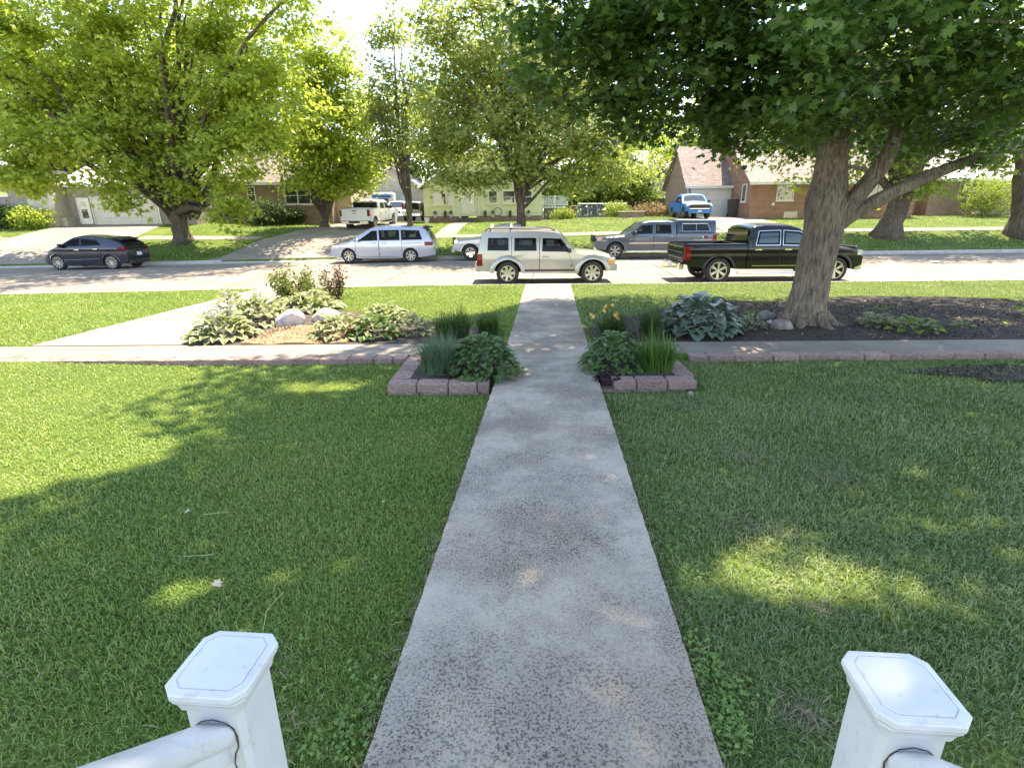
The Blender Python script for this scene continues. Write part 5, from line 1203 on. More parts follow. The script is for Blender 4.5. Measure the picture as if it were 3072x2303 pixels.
def limb(a, b, r0, r1, rg, sag=.0, n=7, wob=.06):
    a, b = Vector(a), Vector(b); L = (b - a).length; pts = []
    for i in range(n + 1):
        t = i / n; p = a.lerp(b, t); p.z += sag * L * 4 * t * (1 - t)
        if 0 < i < n: p += Vector((rg.normal(0, wob * L / n * 2), rg.normal(0, wob * L / n * 2), rg.normal(0, wob * L / n)))
        pts.append(p)
    return pts, [r0 + (r1 - r0) * (i / n) ** .8 for i in range(n + 1)]
def tree(name, label, base, trunk_top, r0, blobs, nclump, per, size, m, seed, shape=SPRAY, nl=10, bark_m=None, group=None, spread=.5, extra=(), up=.9, flare=1.6, trunk_r1=None, flat=.55, shell=.45, hang=.35, cat='tree', zmin=None, gap=-.85):
    rg = np.random.default_rng(seed); bark_m = bark_m or M['bark']
    root = empty(name, base, 0, label, cat, group); b = Vector(base); tt = Vector(trunk_top); r1 = trunk_r1 or r0 * .62
    mb = MB(); pts = []; rad = []
    for i in range(9):
        t = i / 8; p = b.lerp(tt, t) + Vector((rg.normal(0, .03), rg.normal(0, .03), 0)) * (r0 * 2 if 0 < i < 8 else 0)
        if i == 0: p.z -= .25
        pts.append(p); rad.append(r0 + (r1 - r0) * t + r0 * (flare - 1) * math.exp(-t * 9))
    mb.tube(pts, rad, 14, jit=.05, rg=random.Random(seed)); o = mb.build('trunk', bark_m, root, smooth=True); o.matrix_parent_inverse = Matrix.Translation(-b)
    P, D, C = crown_pts(blobs, nclump, per, rg, spread, flat, shell)
    n3 = np.sin(P[:, 0] * 1.5 + 1.7 * np.sin(P[:, 1] * .9)) + np.sin(P[:, 2] * 2.3 + 1.3 * np.sin(P[:, 0] * .8 + seed)) + np.sin(P[:, 1] * 1.2 + P[:, 2] * 1.1)
    kz = n3 + rg.normal(0, .3, len(P)) > gap; P, D = P[kz], D[kz]
    if zmin is not None: kz = P[:, 2] > zmin; P, D = P[kz], D[kz]
    cr = leaves('crown', P, size, shape, m, rg, root, up, D, hang); cr.matrix_parent_inverse = Matrix.Translation(-b); cr['kind'] = 'stuff'
    for e in extra:
        mb = MB(); mb.tube(e[0], e[1], 10, jit=.05, rg=random.Random(3)); o = mb.build('limb', bark_m, root, smooth=True); o.matrix_parent_inverse = Matrix.Translation(-b)
    sel = rg.choice(len(C), min(nl, len(C)), replace=False)
    for k in sel:
        mb = MB(); e = Vector(C[k]); f = rg.uniform(.55, 1.0); s0 = b.lerp(tt, f) if (e - tt).length > 1 else tt
        p_, r_ = limb(s0, e, r1 * rg.uniform(.35, .7), .02, rg, .10); mb.tube(p_, r_, 7)
        for q in range(3):
            i = rg.integers(2, len(p_) - 1); dv = Vector(rg.normal(0, 1.0, 3)); dv.z = abs(dv.z) * .6; e2 = p_[i] + dv * min(1.6, (e - s0).length * .18); p2, r2 = limb(p_[i], e2, r_[i] * .6, .012, rg, .05, 4); mb.tube(p2, r2, 5)
        o = mb.build('limb', bark_m, root, smooth=True); o.matrix_parent_inverse = Matrix.Translation(-b)
    return root
def bl(px, py, y, rx, ry, rz): p = at(px, py, y); return (p.x, p.y, p.z, rx, ry, rz)

def gz_(px, py): p = on(px, py, .03); return p.x, p.y
# big shade tree, right of the walk
B0 = Vector((5.80, 10.42, 0)); rgT = np.random.default_rng(5)
def q(px, py, y): return tuple(at(px, py, y))
tb = empty('shade_tree', B0, 0, 'big near maple with furrowed grey bark in the dark mulch bed', 'tree')
def tb_add(name, pts, rad, n=18, jit=.05):
    # resample for a smooth, furrowed limb
    P_ = [Vector(p) for p in pts]; out, rr_ = [], []
    for i in range(len(P_) - 1):
        a = P_[max(0, i - 1)]; b = P_[i]; c = P_[i + 1]; d = P_[min(len(P_) - 1, i + 2)]
        for k in range(6):
            t = k / 6; out.append(.5 * ((2 * b) + (c - a) * t + (2 * a - 5 * b + 4 * c - d) * t * t + (3 * b - a - 3 * c + d) * t ** 3)); rr_.append(rad[i] * (1 - t) + rad[i + 1] * t)
    out.append(P_[-1]); rr_.append(rad[-1]); mb = MB()
    big = rad[0] > .15; nn = 64 if big else n; m_ = len(out); rj = random.Random(m_); ph_ = [rj.uniform(0, 6.28) for _ in range(6)]; L_ = 0.0; vs = []
    if big:
        o2, r2_ = [], []
        for i in range(m_ - 1):
            for k in range(3): o2.append(out[i].lerp(out[i + 1], k / 3)); r2_.append(rr_[i] * (1 - k / 3) + rr_[i + 1] * k / 3)
        out, rr_ = o2 + [out[-1]], r2_ + [rr_[-1]]; m_ = len(out)
    for i, p in enumerate(out):
        t = (out[min(i + 1, m_ - 1)] - out[max(i - 1, 0)]).normalized(); a_ = t.cross(Vector((.31, .92, .23))).normalized(); b_ = t.cross(a_); L_ += (p - out[i - 1]).length if i else 0
        for k in range(nn):
            th = 2 * pi * k / nn; w = 0
            if big:
                u = th * 11 + 1.6 * math.sin(L_ * 2.6 + ph_[0] + th * 2) + .8 * math.sin(L_ * 7 + ph_[1] + th * 5); w = -.017 * (1 - abs(math.sin(u))) ** 2.2 + .018 * math.sin(th * 3 + L_ * 1.7 + ph_[2]) + .012 * math.sin(th * 5 - L_ * 4 + ph_[3]) + rj.uniform(-.004, .004)
            else: w = rr_[i] * rj.uniform(-jit, jit)
            vs.append(p + (a_ * cos(th) + b_ * sin(th)) * (rr_[i] + w * min(1, rr_[i] / .25)))
    mb.add(vs, [(i * nn + k, i * nn + (k + 1) % nn, (i + 1) * nn + (k + 1) % nn, (i + 1) * nn + k) for i in range(m_ - 1) for k in range(nn)] + [tuple(range(nn - 1, -1, -1)), tuple((m_ - 1) * nn + k for k in range(nn))])
    o = mb.build(name, M['bark_near'], tb, smooth=True); o.matrix_parent_inverse = Matrix.Translation(-B0); return o
tb_add('trunk', [(B0.x - .02, B0.y, -.15), (B0.x - .02, B0.y, .12), (B0.x, B0.y, .5), q(2440, 830, 10.42), q(2470, 700, 10.42), q(2475, 610, 10.45), q(2490, 520, 10.5), q(2500, 420, 10.6), q(2510, 300, 10.8), q(2520, 120, 11.0), q(2500, -200, 11.2), q(2450, -700, 11.0)],
       [.47, .385, .335, .32, .34, .35, .28, .24, .22, .18, .13, .07], 22)
for k in range(7):
    a = k * .95 + .3; tb_add('root', [(B0.x + .3 * cos(a), B0.y + .3 * sin(a), .25), (B0.x + .52 * cos(a), B0.y + .52 * sin(a), .05), (B0.x + .85 * cos(a + .1), B0.y + .8 * sin(a + .1), -.05)], [.12, .085, .03], 8)
tb_add('limb', [q(2480, 690, 10.42), q(2540, 620, 10.35), q(2605, 545, 10.25), q(2655, 480, 10.1), q(2690, 400, 9.9), q(2740, 250, 9.6), q(2850, -50, 9.2)], [.18, .165, .145, .13, .11, .09, .05], 14)
tb_add('limb', [q(2490, 690, 10.5), q(2560, 640, 10.7), q(2650, 590, 11.0), q(2760, 540, 11.3), q(2860, 500, 11.6), q(2960, 465, 12.0), q(3150, 420, 12.6)], [.16, .145, .13, .118, .105, .09, .05], 14)
for pts, r_ in (([(2510, 330), (2570, 200), (2650, 90), (2720, -60)], .15), ([(2500, 400), (2380, 300), (2240, 285), (2150, 270)], .10), ([(2510, 280), (2430, 150), (2330, 40), (2200, -100)], .13), ([(2515, 200), (2540, 50), (2560, -150)], .12),
                ([(2690, 400), (2790, 230), (2880, 80), (2960, -80)], .11), ([(2240, 285), (2050, 250), (1930, 170), (1850, 130)], .055), ([(2330, 40), (2100, 60), (1900, 60), (1720, 40)], .07)):
    y0 = 10.6; tb_add('limb', [q(a, b, y0 - .45 * i * (1.2 if a < 2500 else .6)) for i, (a, b) in enumerate(pts)], [r_ * (1 - .25 * i) for i in range(len(pts))], 9)
blobs_hi = [(5.0, 15.2, 9.6, 5.5, 3.6, 2.4), (10.0, 13.2, 9.4, 4.0, 4.0, 2.4), (1.4, 14.6, 8.8, 3.2, 3.2, 1.8), (0.2, 9.2, 10.4, 3.4, 3.2, 2.2), (-1.2, 6.6, 9.8, 2.8, 2.6, 1.8), (-1.6, 5.0, 9.0, 2.2, 2.0, 1.5), (5.2, 9.2, 10.6, 7.4, 7.0, 4.6), (3.4, 6.6, 11, 5.0, 4.6, 3.6), (7.5, 7.0, 10, 5.2, 5.0, 3.6), (1.2, 8.4, 9.2, 3.6, 3.8, 2.6), (1.6, 4.8, 10.0, 3.6, 3.4, 2.4), (6.5, 3.8, 9.6, 5.0, 3.0, 2.6)]
blobs_hi = [(a + .85, b_ + 2.1, c_ + 4.6, d_ * .96, e_ * .96, f_) for a, b_, c_, d_, e_, f_ in blobs_hi]  # upper crown is out of view, raised so more sky light gets under
P, D, C = crown_pts(blobs_hi, 2000, 30, rgT, .5, .5, .5)
P2, D2, C2 = crown_pts([(5.6, 16.8, 12.4, 4.6, 3.4, 1.5), (10.4, 16.4, 12.3, 4.0, 3.6, 1.5), (14.4, 15.4, 12.2, 3.6, 3.8, 1.5), (2.8, 16.6, 11.9, 2.4, 3.2, 1.2), (.2, 12.9, 13.4, 2.4, 1.9, 1.2), (1.6, 10.6, 13.2, 2.6, 1.8, 1.2)], 860, 30, rgT, .45, .4, .6)  # extra unseen clumps added to fill the shade on the ground
P, D = np.concatenate([P, P2]), np.concatenate([D, D2])
# leaves cut out along the sun direction so chosen ground patches are lit
hx_, hy_ = P[:, 0] - sd.x / sd.z * P[:, 2], P[:, 1] - sd.y / sd.z * P[:, 2]
def inside(poly, x, y):
    r_ = np.zeros(len(x), bool); n_ = len(poly)
    for i in range(n_):
        (xa, ya), (xb, yb) = poly[i], poly[(i + 1) % n_]
        if abs(ya - yb) > 1e-9: r_ ^= ((ya > y) != (yb > y)) & (x < (xb - xa) * (y - ya) / (yb - ya) + xa)
    return r_
gap = np.zeros(len(P), bool)
for poly in ([(-300, 1080), (667, 1071), (535, 1092), (625, 1126), (430, 1161), (312, 1196), (200, 1272), (333, 1251), (472, 1258), (444, 1293), (590, 1307), (486, 1348), (514, 1383), (347, 1404), (229, 1439), (104, 1467), (0, 1494), (-300, 1600)],
             [(-500, 1062), (960, 1065), (1180, 1000), (1260, 960), (1480, 935), (1600, 895), (1900, 882), (2150, 884), (2330, 892), (2600, 885), (3400, 890), (3400, 780), (-500, 780)]):
    gap |= inside([gz_(a, b) for a, b in poly], hx_, hy_)
for px, py, rx, ry in ((960, 1138, 130, 16), (2300, 1633, 75, 36), (2404, 1616, 36, 24), (2258, 1744, 135, 80), (2564, 1745, 135, 66), (2690, 1800, 110, 56), (2410, 1800, 135, 52), (2758, 1408, 48, 24), (2932, 1265, 42, 18), (2949, 1390, 36, 18), (2171, 1411, 30, 14), (1689, 1606, 60, 18), (1595, 1654, 36, 24), (1765, 1682, 34, 18), (1935, 1665, 28, 22), (1470, 1366, 44, 11), (521, 1816, 80, 36), (1035, 1710, 62, 30), (590, 1779, 60, 28), (1560, 1104, 60, 9), (1820, 2200, 60, 34), (1980, 2090, 50, 40), (2620, 955, 50, 8), (2950, 960, 90, 12), (2220, 1045, 70, 8), (2860, 1034, 60, 7)):
    a, b = gz_(px, py); c_ = gz_(px + rx, py); d_ = gz_(px, py - ry); e_ = gz_(px, py + ry)
    gap |= ((hx_ - a) / (c_[0] - a)) ** 2 + ((hy_ - b) / ((d_[1] - e_[1]) / 2)) ** 2 < 1.35 + rgT.uniform(-.5, .5, len(P)) + .3 * np.sin(hx_ * 19) * np.sin(hy_ * 17)
k = ((P[:, 2] - 2.2) > .335 * np.maximum(P[:, 1], 0) + .12) & ~gap; o = leaves('unseen_upper_crown', P[k], .21, SPRAY, M['leaf_near'], rgT, tb, 1.0, D[k], .3, 'stuff'); o.matrix_parent_inverse = Matrix.Translation(-B0)
skirt = [bl(1700, 90, 8.6, .9, 1.6, .75), bl(1760, 200, 9.2, 1.0, 1.4, .7), bl(1930, 120, 8.5, 1.2, 1.8, .9), bl(1870, 280, 9.6, 1.0, 1.4, .75), bl(1990, 330, 9.8, .8, 1.3, .45), bl(2120, 120, 8.2, 1.3, 1.8, .9), bl(2160, 290, 8.8, 1.2, 1.6, .7), bl(2290, 360, 9.3, .9, 1.3, .55),
         bl(2330, 170, 7.6, 1.2, 1.8, .85), bl(2400, 300, 8.6, 1.0, 1.3, .6), bl(2560, 110, 8.0, 1.1, 1.6, .7), bl(2640, 330, 10.4, 1.2, 1.6, .6), bl(2730, 200, 9.0, 1.1, 1.7, .7), bl(2760, 420, 11.2, 1.1, 1.5, .45), bl(2890, 90, 8.2, 1.1, 1.7, .8), bl(2880, 290, 9.8, 1.3, 1.6, .75), bl(2990, 400, 11.2, 1.2, 1.5, .55), bl(3070, 250, 9.6, 1.2, 1.6, .9), bl(2230, 10, 8, 2.2, 2, .7), bl(2700, -20, 8.4, 2.6, 2, .7), bl(1850, -10, 8.4, 1.5, 2, .6), bl(3060, 20, 8.6, 1.5, 2, .9), bl(2460, 420, 11.6, 1.2, 1.2, .4), bl(2180, 430, 10.4, .7, 1.0, .32)]
P, D, C = crown_pts(skirt, 1150, 44, rgT, .25, .38, .5)
n3 = np.sin(P[:, 0] * 4.1 + 1.7 * np.sin(P[:, 1] * 2.3)) + np.sin(P[:, 1] * 3.3 + 1.3 * np.sin(P[:, 2] * 5)) + np.sin(P[:, 2] * 7.7 + 1.9 * np.sin(P[:, 0] * 2.1 + P[:, 1]))
k = n3 + rgT.normal(0, .35, len(P)) > -.75; P, D = P[k], D[k]
o = leaves('crown', P, .105, LOBED, M['leaf_near'], rgT, tb, 1.15, D * .4, .55, 'stuff'); o.matrix_parent_inverse = Matrix.Translation(-B0)
# twigs that carry the low leaves
mb = MB()
for k in rgT.choice(len(C), 150, replace=False):
    e = Vector(C[k]); s0 = e + Vector((.9 * np.sign(B0.x - e.x) * rgT.uniform(.3, 1), rgT.uniform(-.4, .8), rgT.uniform(.15, .6))); p_, r_ = limb(s0, e, .018, .005, rgT, .05, 4); mb.tube(p_, r_, 5)
o = mb.build('twigs', M['bark_near'], tb, kind='stuff'); o.matrix_parent_inverse = Matrix.Translation(-B0)

G_FAR = 'trees across the street'
# great spreading maple, left
b = (-19.3, 32.6, z1(-19.3, 32.6)); Y0 = 32.6
tree('maple_tree', 'huge spreading yellow-green maple with low forked trunk behind the navy hatchback', b, (b[0] - .15, Y0, b[2] + 1.75), .46,
     [bl(300, 110, 32, 6.5, 3.4, 4.0), bl(620, 150, 32, 5.5, 3.4, 4.2), bl(130, 290, 31, 4.5, 3, 2.8), bl(420, 330, 32, 4.5, 2.8, 2.6), bl(740, 280, 32, 4.2, 2.8, 2.9), bl(90, 430, 30, 3.8, 3.5, 1.9), bl(250, 440, 30, 3.0, 3, 1.5), bl(690, 430, 31, 2.6, 2.6, 2.0), bl(450, 480, 31, 2.6, 2.4, 1.3), bl(845, 330, 33, 2.2, 2.4, 2.6), bl(675, 540, 30, 1.5, 1.2, 2.2), bl(690, 630, 30, 1.0, .9, 1.2), bl(730, 450, 30, 1.5, 1.2, 1.6), bl(345, 560, 30, 1.0, 1.0, 1.3), bl(390, 610, 30, .35, .4, .9), bl(50, 530, 30, 2.6, 2, 1.1), bl(200, 520, 30, 1.6, 1.4, .9), bl(560, 470, 31, 2.0, 1.6, 1.2), bl(20, 100, 31, 5, 4, 4), bl(560, 560, 32, 1.4, 1.2, .6), bl(350, -300, 32, 8, 7, 4), bl(760, -150, 32, 5, 5, 4)],
     1750, 50, .29, M['leaf_yellow'], 21, nl=34, spread=.40, group=G_FAR, trunk_r1=.42, shell=.6, flat=.5,
     extra=[([q(545, 660, Y0), q(500, 590, Y0), q(440, 520, Y0 - .3), q(360, 420, Y0 - .6), q(290, 330, Y0 - 1), q(200, 210, Y0 - 1.5)], [.32, .27, .24, .21, .17, .09]), ([q(560, 660, Y0), q(548, 580, Y0), q(500, 480, Y0), q(478, 390, Y0), q(480, 250, Y0)], [.27, .22, .19, .16, .09]),
            ([q(575, 650, Y0), q(590, 560, Y0), q(548, 430, Y0), q(556, 330, Y0), q(560, 150, Y0)], [.27, .23, .2, .17, .09]), ([q(580, 650, Y0), q(630, 560, Y0), q(660, 450, Y0), q(720, 330, Y0)], [.3, .2, .15, .08])])
# yellow-green bushy tree
b = (at(975, 665, 39.5).x, 39.5, z1(-13, 39.5))
tree('multi_stem_tree', 'bushy yellow-green tree on a cluster of stems before the tan-brown brick house', b, (b[0], 39.5, b[2] + .5), .34,
     [bl(960, 200, 39, 2.6, 2.6, 2.7), bl(1010, 330, 39, 3.0, 3, 2.6), bl(930, 420, 39, 2.2, 2.4, 2.2), bl(1040, 460, 38.5, 2.6, 2.6, 2.0), bl(990, 540, 38.5, 2.4, 2.0, 1.1), bl(1090, 540, 38.5, 1.3, 1.3, .8), bl(900, 520, 38.5, 1.4, 1.5, 1.2)],
     640, 44, .28, M['leaf_yellow'], 22, nl=12, group=G_FAR, spread=.42, extra=[([q(975, 655, 39.5), q(940, 590, 39.5), q(930, 520, 39.5)], [.16, .12, .08]), ([q(975, 655, 39.5), q(965, 580, 39.5), q(975, 480, 39.5)], [.16, .12, .08]), ([q(980, 655, 39.5), q(1000, 590, 39.5), q(1015, 500, 39.5)], [.18, .14, .08])])
# thin twin-stemmed tree
b = (at(1232, 672, 35.5).x, 35.5, z1(-6, 35.5) - .1)
tree('slender_tree', 'slender twin-stemmed tree with thin upright sparse crown right of the white pickup', b, q(1222, 600, 35.5), .21,
     [bl(1180, 80, 35.5, .8, 1, 1.8), bl(1130, 130, 35.5, .7, .8, 1.3), bl(1160, 260, 35.5, 1.3, 1.4, 2.0), bl(1215, 330, 35.5, 1.3, 1.4, 1.7), bl(1130, 330, 35.5, 1.0, 1.2, 1.5), bl(1180, 440, 35.5, 1.6, 1.5, 1.2), bl(1270, 270, 35.5, .7, .8, 1.6), bl(1220, 170, 35.5, .7, .8, 1.8)],
     250, 34, .22, M['leaf_olive'], 23, nl=14, group=G_FAR, spread=.36, extra=[([q(1228, 640, 35.5), q(1205, 480, 35.5), q(1190, 330, 35.5), q(1182, 130, 35.5)], [.15, .13, .09, .03]), ([q(1232, 640, 35.5), q(1222, 480, 35.5), q(1218, 330, 35.5), q(1240, 200, 35.5)], [.14, .11, .08, .03])])
# street tree in the middle
b = (at(1565, 700, 31.2).x, 31.2, z1(.6, 31.2))
tree('street_tree', 'airy grey-green street tree with a straight dark trunk in front of the yellow house', b, q(1560, 560, 31.2), .27,
     [bl(1500, 60, 31, 4.0, 3.5, 2.6), bl(1360, 130, 31, 2.2, 2.4, 2.6), bl(1540, 250, 31, 3.4, 3.2, 2.4), bl(1350, 320, 31, 2.2, 2.4, 1.9), bl(1480, 400, 31, 3.2, 3, 1.8), bl(1650, 420, 31, 3.0, 2.8, 1.5), bl(1350, 450, 30.5, 2.2, 2.2, 1.2), bl(1780, 440, 31, 2.6, 2.6, 1.5), bl(1870, 480, 30.5, 1.5, 1.8, 1.2), bl(1560, 500, 30.5, 2.4, 2, .9), bl(1420, 540, 30.5, 2.0, 1.6, .6), bl(1700, 540, 30.5, 1.6, 1.5, .8), bl(1680, 250, 31.5, 2.5, 2.5, 2.2), bl(1300, 520, 30.5, 1.0, 1, .6)],
     1050, 44, .23, M['leaf_olive'], 24, nl=26, group=G_FAR, spread=.44, trunk_r1=.2, extra=[([q(1562, 600, 31.2), q(1545, 400, 31.2), q(1530, 200, 31.2), q(1540, -50, 31.2)], [.2, .15, .11, .05]), ([q(1562, 590, 31.2), q(1500, 400, 31.2), q(1470, 200, 31.2), q(1440, 30, 31.2)], [.16, .12, .08, .03]), ([q(1562, 590, 31.2), q(1640, 440, 31.2), q(1750, 330, 31.2)], [.2, .14, .06])])
# two big trunks on the right across the street
b = (at(2662, 690, 33).x, 33, z1(22, 33))
tree('old_maple_tree', 'old leaning maple with flared roots on the lawn before the brick bungalow', b, q(2725, 540, 33), .60,
     [bl(2350, 380, 33, 3.0, 3, 2.2), bl(2450, 500, 32.5, 2.4, 2, 1.2), bl(2650, 420, 33, 4, 3.5, 2.2), bl(2850, 380, 33, 4, 3.5, 1.8), bl(2560, 200, 33, 6, 5, 4), bl(2850, 150, 33, 6, 5, 4), bl(2780, 550, 32, 2.0, 1.8, .8)],
     800, 34, .28, M['leaf_green'], 25, nl=14, group=G_FAR, trunk_r1=.5, flare=1.8, extra=[([q(2720, 560, 33), q(2760, 480, 33), q(2900, 380, 33), q(3000, 300, 33)], [.45, .38, .3, .12]), ([q(2715, 560, 33), q(2690, 460, 33), q(2640, 320, 33)], [.34, .25, .1])])
b = (at(3085, 688, 33).x, 33, z1(30, 33))
tree('old_maple_tree', 'thick old trunk at the very right edge across the street before the right-hand brick house', b, q(3080, 420, 33), .78,
     [bl(3050, 330, 33, 3.5, 3, 2.0), bl(3150, 150, 33, 6, 5, 4), bl(2990, 470, 32, 1.6, 1.6, .8)], 420, 34, .28, M['leaf_green'], 26, nl=8, group=G_FAR, flare=1.7)
# backdrop trees; the last seven, taller, are added to cover glaring sky
rgB = random.Random(4)
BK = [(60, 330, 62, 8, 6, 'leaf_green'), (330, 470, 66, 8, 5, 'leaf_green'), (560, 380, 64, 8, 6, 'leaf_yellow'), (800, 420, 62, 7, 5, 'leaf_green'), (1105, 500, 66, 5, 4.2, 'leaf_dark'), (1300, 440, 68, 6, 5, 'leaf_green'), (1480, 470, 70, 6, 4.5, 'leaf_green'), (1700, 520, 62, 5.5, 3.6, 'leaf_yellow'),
      (1830, 540, 58, 4.5, 3.2, 'leaf_green'), (1950, 420, 84, 7, 4, 'leaf_yellow'), (2130, 400, 72, 8, 4.5, 'leaf_yellow'), (2380, 380, 70, 7, 5, 'leaf_yellow'), (2600, 420, 68, 8, 6, 'leaf_yellow'), (2860, 440, 66, 8, 6, 'leaf_yellow'), (3080, 430, 64, 8, 6, 'leaf_yellow'), (2480, 470, 56, 4, 3.5, 'leaf_yellow'), (20, 120, 60, 9, 8, 'leaf_green'), (280, 170, 63, 9, 8, 'leaf_green'), (520, 120, 61, 9, 8.5, 'leaf_green'), (760, 200, 60, 7.5, 7, 'leaf_green'), (1380, 230, 66, 7, 7.5, 'leaf_green'), (1600, 160, 64, 8, 8.5, 'leaf_green'), (1800, 270, 66, 7.5, 7, 'leaf_green')]
for i, (px, py, y, rx, rz, m) in enumerate(BK):
    p = at(px, py, y); zb_ = z1(p.x, y)
    tree('backdrop_tree', 'full leafy tree behind the houses, %s' % ('above the navy hatchback', 'behind the cream garage door', 'behind the big left maple', 'behind the tan-brown house roof', 'dark one over the parked vehicles', 'left over the yellow house roof', 'right over the yellow house roof', 'behind the white deck', 'behind the chain link fence', 'over the pale blue house', 'over the brick garage ridge', 'over the brick bungalow roof', 'behind the bungalow right end', 'behind the right-hand brick house', 'at the far right behind the thick trunk', 'between garage and shade tree trunk', 'tallest, added to cover sky at the far left behind the big maple crown', 'tall one added to cover sky over the cream garage roof', 'tall one added to cover sky, centred behind the big left maple', 'tall one added to cover sky behind the bushy multi-stem tree', 'tall one added to cover sky just left of the street tree trunk', 'tall one added to cover sky directly behind the street tree', 'tall one added to cover sky over the white deck')[i],
         (p.x, y, zb_), (p.x, y, zb_ + max(1.5, (p.z - rz - zb_) * .9)), .3, [(p.x, y, p.z, rx, rx * .7, rz), (p.x - rx * .5, y - 1, p.z - rz * .5, rx * .6, rx * .5, rz * .5), (p.x + rx * .55, y - 1, p.z - rz * .35, rx * .6, rx * .5, rz * .6)], 300, 34, .42, M[m], 40 + i, nl=5, group='backdrop trees behind the houses', spread=.8)
# distant tree belt
rgF = np.random.default_rng(9); n = 26000
X = rgF.uniform(-170, 190, n); Yp = rgF.uniform(96, 128, n); top = 7 + 3.5 * np.sin(X * .11) + 2 * np.sin(X * .31 + 1); Zp = 1.5 + rgF.uniform(0, 1, n) ** .7 * top
leaves('distant_woods', np.stack([X, Yp, Zp], 1), 1.5, SPRAY, M['leaf_green'], rgF, None, .8, None, .3, 'stuff')

# shrubs
def shrub(label, px, py, y, rx, rz, m, seed, n=140, size=.13, group=None, name='shrub'):
    p = at(px, py, y); zb_ = z1(p.x, y); rg = np.random.default_rng(seed); o = empty(name, (p.x, y, zb_), 0, label, 'shrub', group)
    P, D, C = crown_pts([(0, 0, rz * .9, rx, rx * .75, rz)], n, 26, rg, .16, .8, .35); P = P[P[:, 2] > .02]; D = rg.normal(0, .3, P.shape)
    leaves('foliage', P, size, SPRAY, m, rg, o, .6, D, .1, 'stuff'); mb = MB()
    for k in range(6): a = k * 1.1; mb.tube([(.06 * cos(a), .06 * sin(a), -.05), (.3 * rx * cos(a), .3 * rx * sin(a), rz * .9)], [.03, .012], 5)
    mb.build('stems', M['bark'], o, kind='stuff')
shrub('bright yellow-green rounded shrub at the white corner of the grey house', 95, 665, 38.0, 1.6, .75, M['leaf_yellow'], 1)
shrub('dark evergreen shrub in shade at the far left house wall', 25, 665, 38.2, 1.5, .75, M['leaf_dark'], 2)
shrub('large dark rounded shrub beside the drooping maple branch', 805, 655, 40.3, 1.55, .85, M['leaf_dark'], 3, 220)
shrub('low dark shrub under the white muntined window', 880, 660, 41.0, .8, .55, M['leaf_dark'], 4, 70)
shrub('tall loose shrub in front of the right-hand brick house', 2960, 600, 42.5, 2.1, 1.5, M['leaf_green'], 5, 240)
shrub('low leafy bush at the foot of the white deck', 1690, 645, 46.5, .9, .45, M['leaf_green'], 6, 70)
shrub('bushy green shrub by the chain link fence', 1850, 632, 49.0, 1.1, .7, M['leaf_green'], 7, 90)
shrub('dry reddish shrub row left of the brick garage', 1955, 636, 48.5, 1.6, .55, leaf_mat('dry_leaves', (.22, .14, .07), (.36, .27, .13), (.3, .22, .1), .3), 8, 110)
# ------------------------------------------------------------------ garden plants
def grown_leaf(name, m, wid=.42, droop=.5, stalk=.25, cup=.12, nu=4, nv=6, wavy=0.0):
    # a leaf on its stalk: starts at the origin, rises and arches over along +X; attribute 'rnd' runs 0 (middle) to 1 (edge)
    V = []; A = []; F = []
    for j in range(nv + 1):
        v = j / nv; wv = wid * (math.sin(pi * min(1, v * .92 + .08)) ** .8) * (1 - .25 * v) * .5
        if j == nv: wv = .004
        x = stalk + (1 - stalk) * v; zc = .42 * math.sin(pi * .55 * min(1, x * 1.15)) - droop * max(0, x - .35) ** 2
        for i in range(nu + 1):
            u = 2 * i / nu - 1; V.append((x, u * wv, zc + cup * abs(u) ** 1.5 * wid * .5 + wavy * .03 * math.sin(v * 14 + u * 2) * abs(u) * wid)); A.append(abs(u) ** 2 if j < nv else 1)
    w = nu + 1
    for j in range(nv):
        for i in range(nu): a = j * w + i; F += [(a, a + 1, a + w + 1), (a, a + w + 1, a + w)]
    b = len(V)
    for t in (0, .5, 1.0):
        x = stalk * t; zc = .42 * math.sin(pi * .55 * min(1, x * 1.15)); V += [(x, -.012, zc), (x, .012, zc)]; A += [.3, .3]
    for k in (0, 2): F += [(b + k, b + k + 1, b + k + 3), (b + k, b + k + 3, b + k + 2)]
    me = np_mesh(name, np.array(V), np.array(F), np.array(A), smooth=True); me.materials.append(m); return me
M['hosta_white'] = leaf_mat('hosta_cream_edge', (.075, .13, .03), (.42, .42, .24), (.25, .3, .06), .25)
M['hosta_green'] = leaf_mat('hosta_green', (.055, .12, .025), (.10, .17, .04), (.16, .24, .03), .3)
M['hosta_blue'] = leaf_mat('hosta_blue', (.12, .18, .14), (.20, .26, .205), (.18, .28, .12), .18, .32, .6)
M['hosta_lime'] = leaf_mat('hosta_lime', (.14, .22, .03), (.2, .28, .045), (.25, .34, .04), .3)
M['epi'] = leaf_mat('bedding_leaf', (.05, .12, .035), (.13, .21, .065), (.18, .3, .06), .3)
M['heuchera'] = leaf_mat('purple_leaf', (.035, .012, .02), (.07, .025, .035), (.08, .02, .03), .2)
HM = {k: [grown_leaf('leaf', M[k], w, d, s, c, wavy=wv) for w, d, s, c, wv in v] for k, v in dict(
    hosta_white=[(.50, .7, .26, .15, 1), (.56, .55, .24, .1, 1)], hosta_green=[(.54, .6, .26, .15, .6), (.58, .75, .22, .1, .6)], hosta_blue=[(.62, .5, .32, .18, .5), (.7, .65, .3, .14, .5)],
    hosta_lime=[(.6, .4, .34, .1, .3), (.66, .5, .3, .1, .3)], epi=[(.50, .5, .3, .1, .5), (.46, .7, .3, .12, .5)], heuchera=[(.7, .5, .4, .1, 1)]).items()}
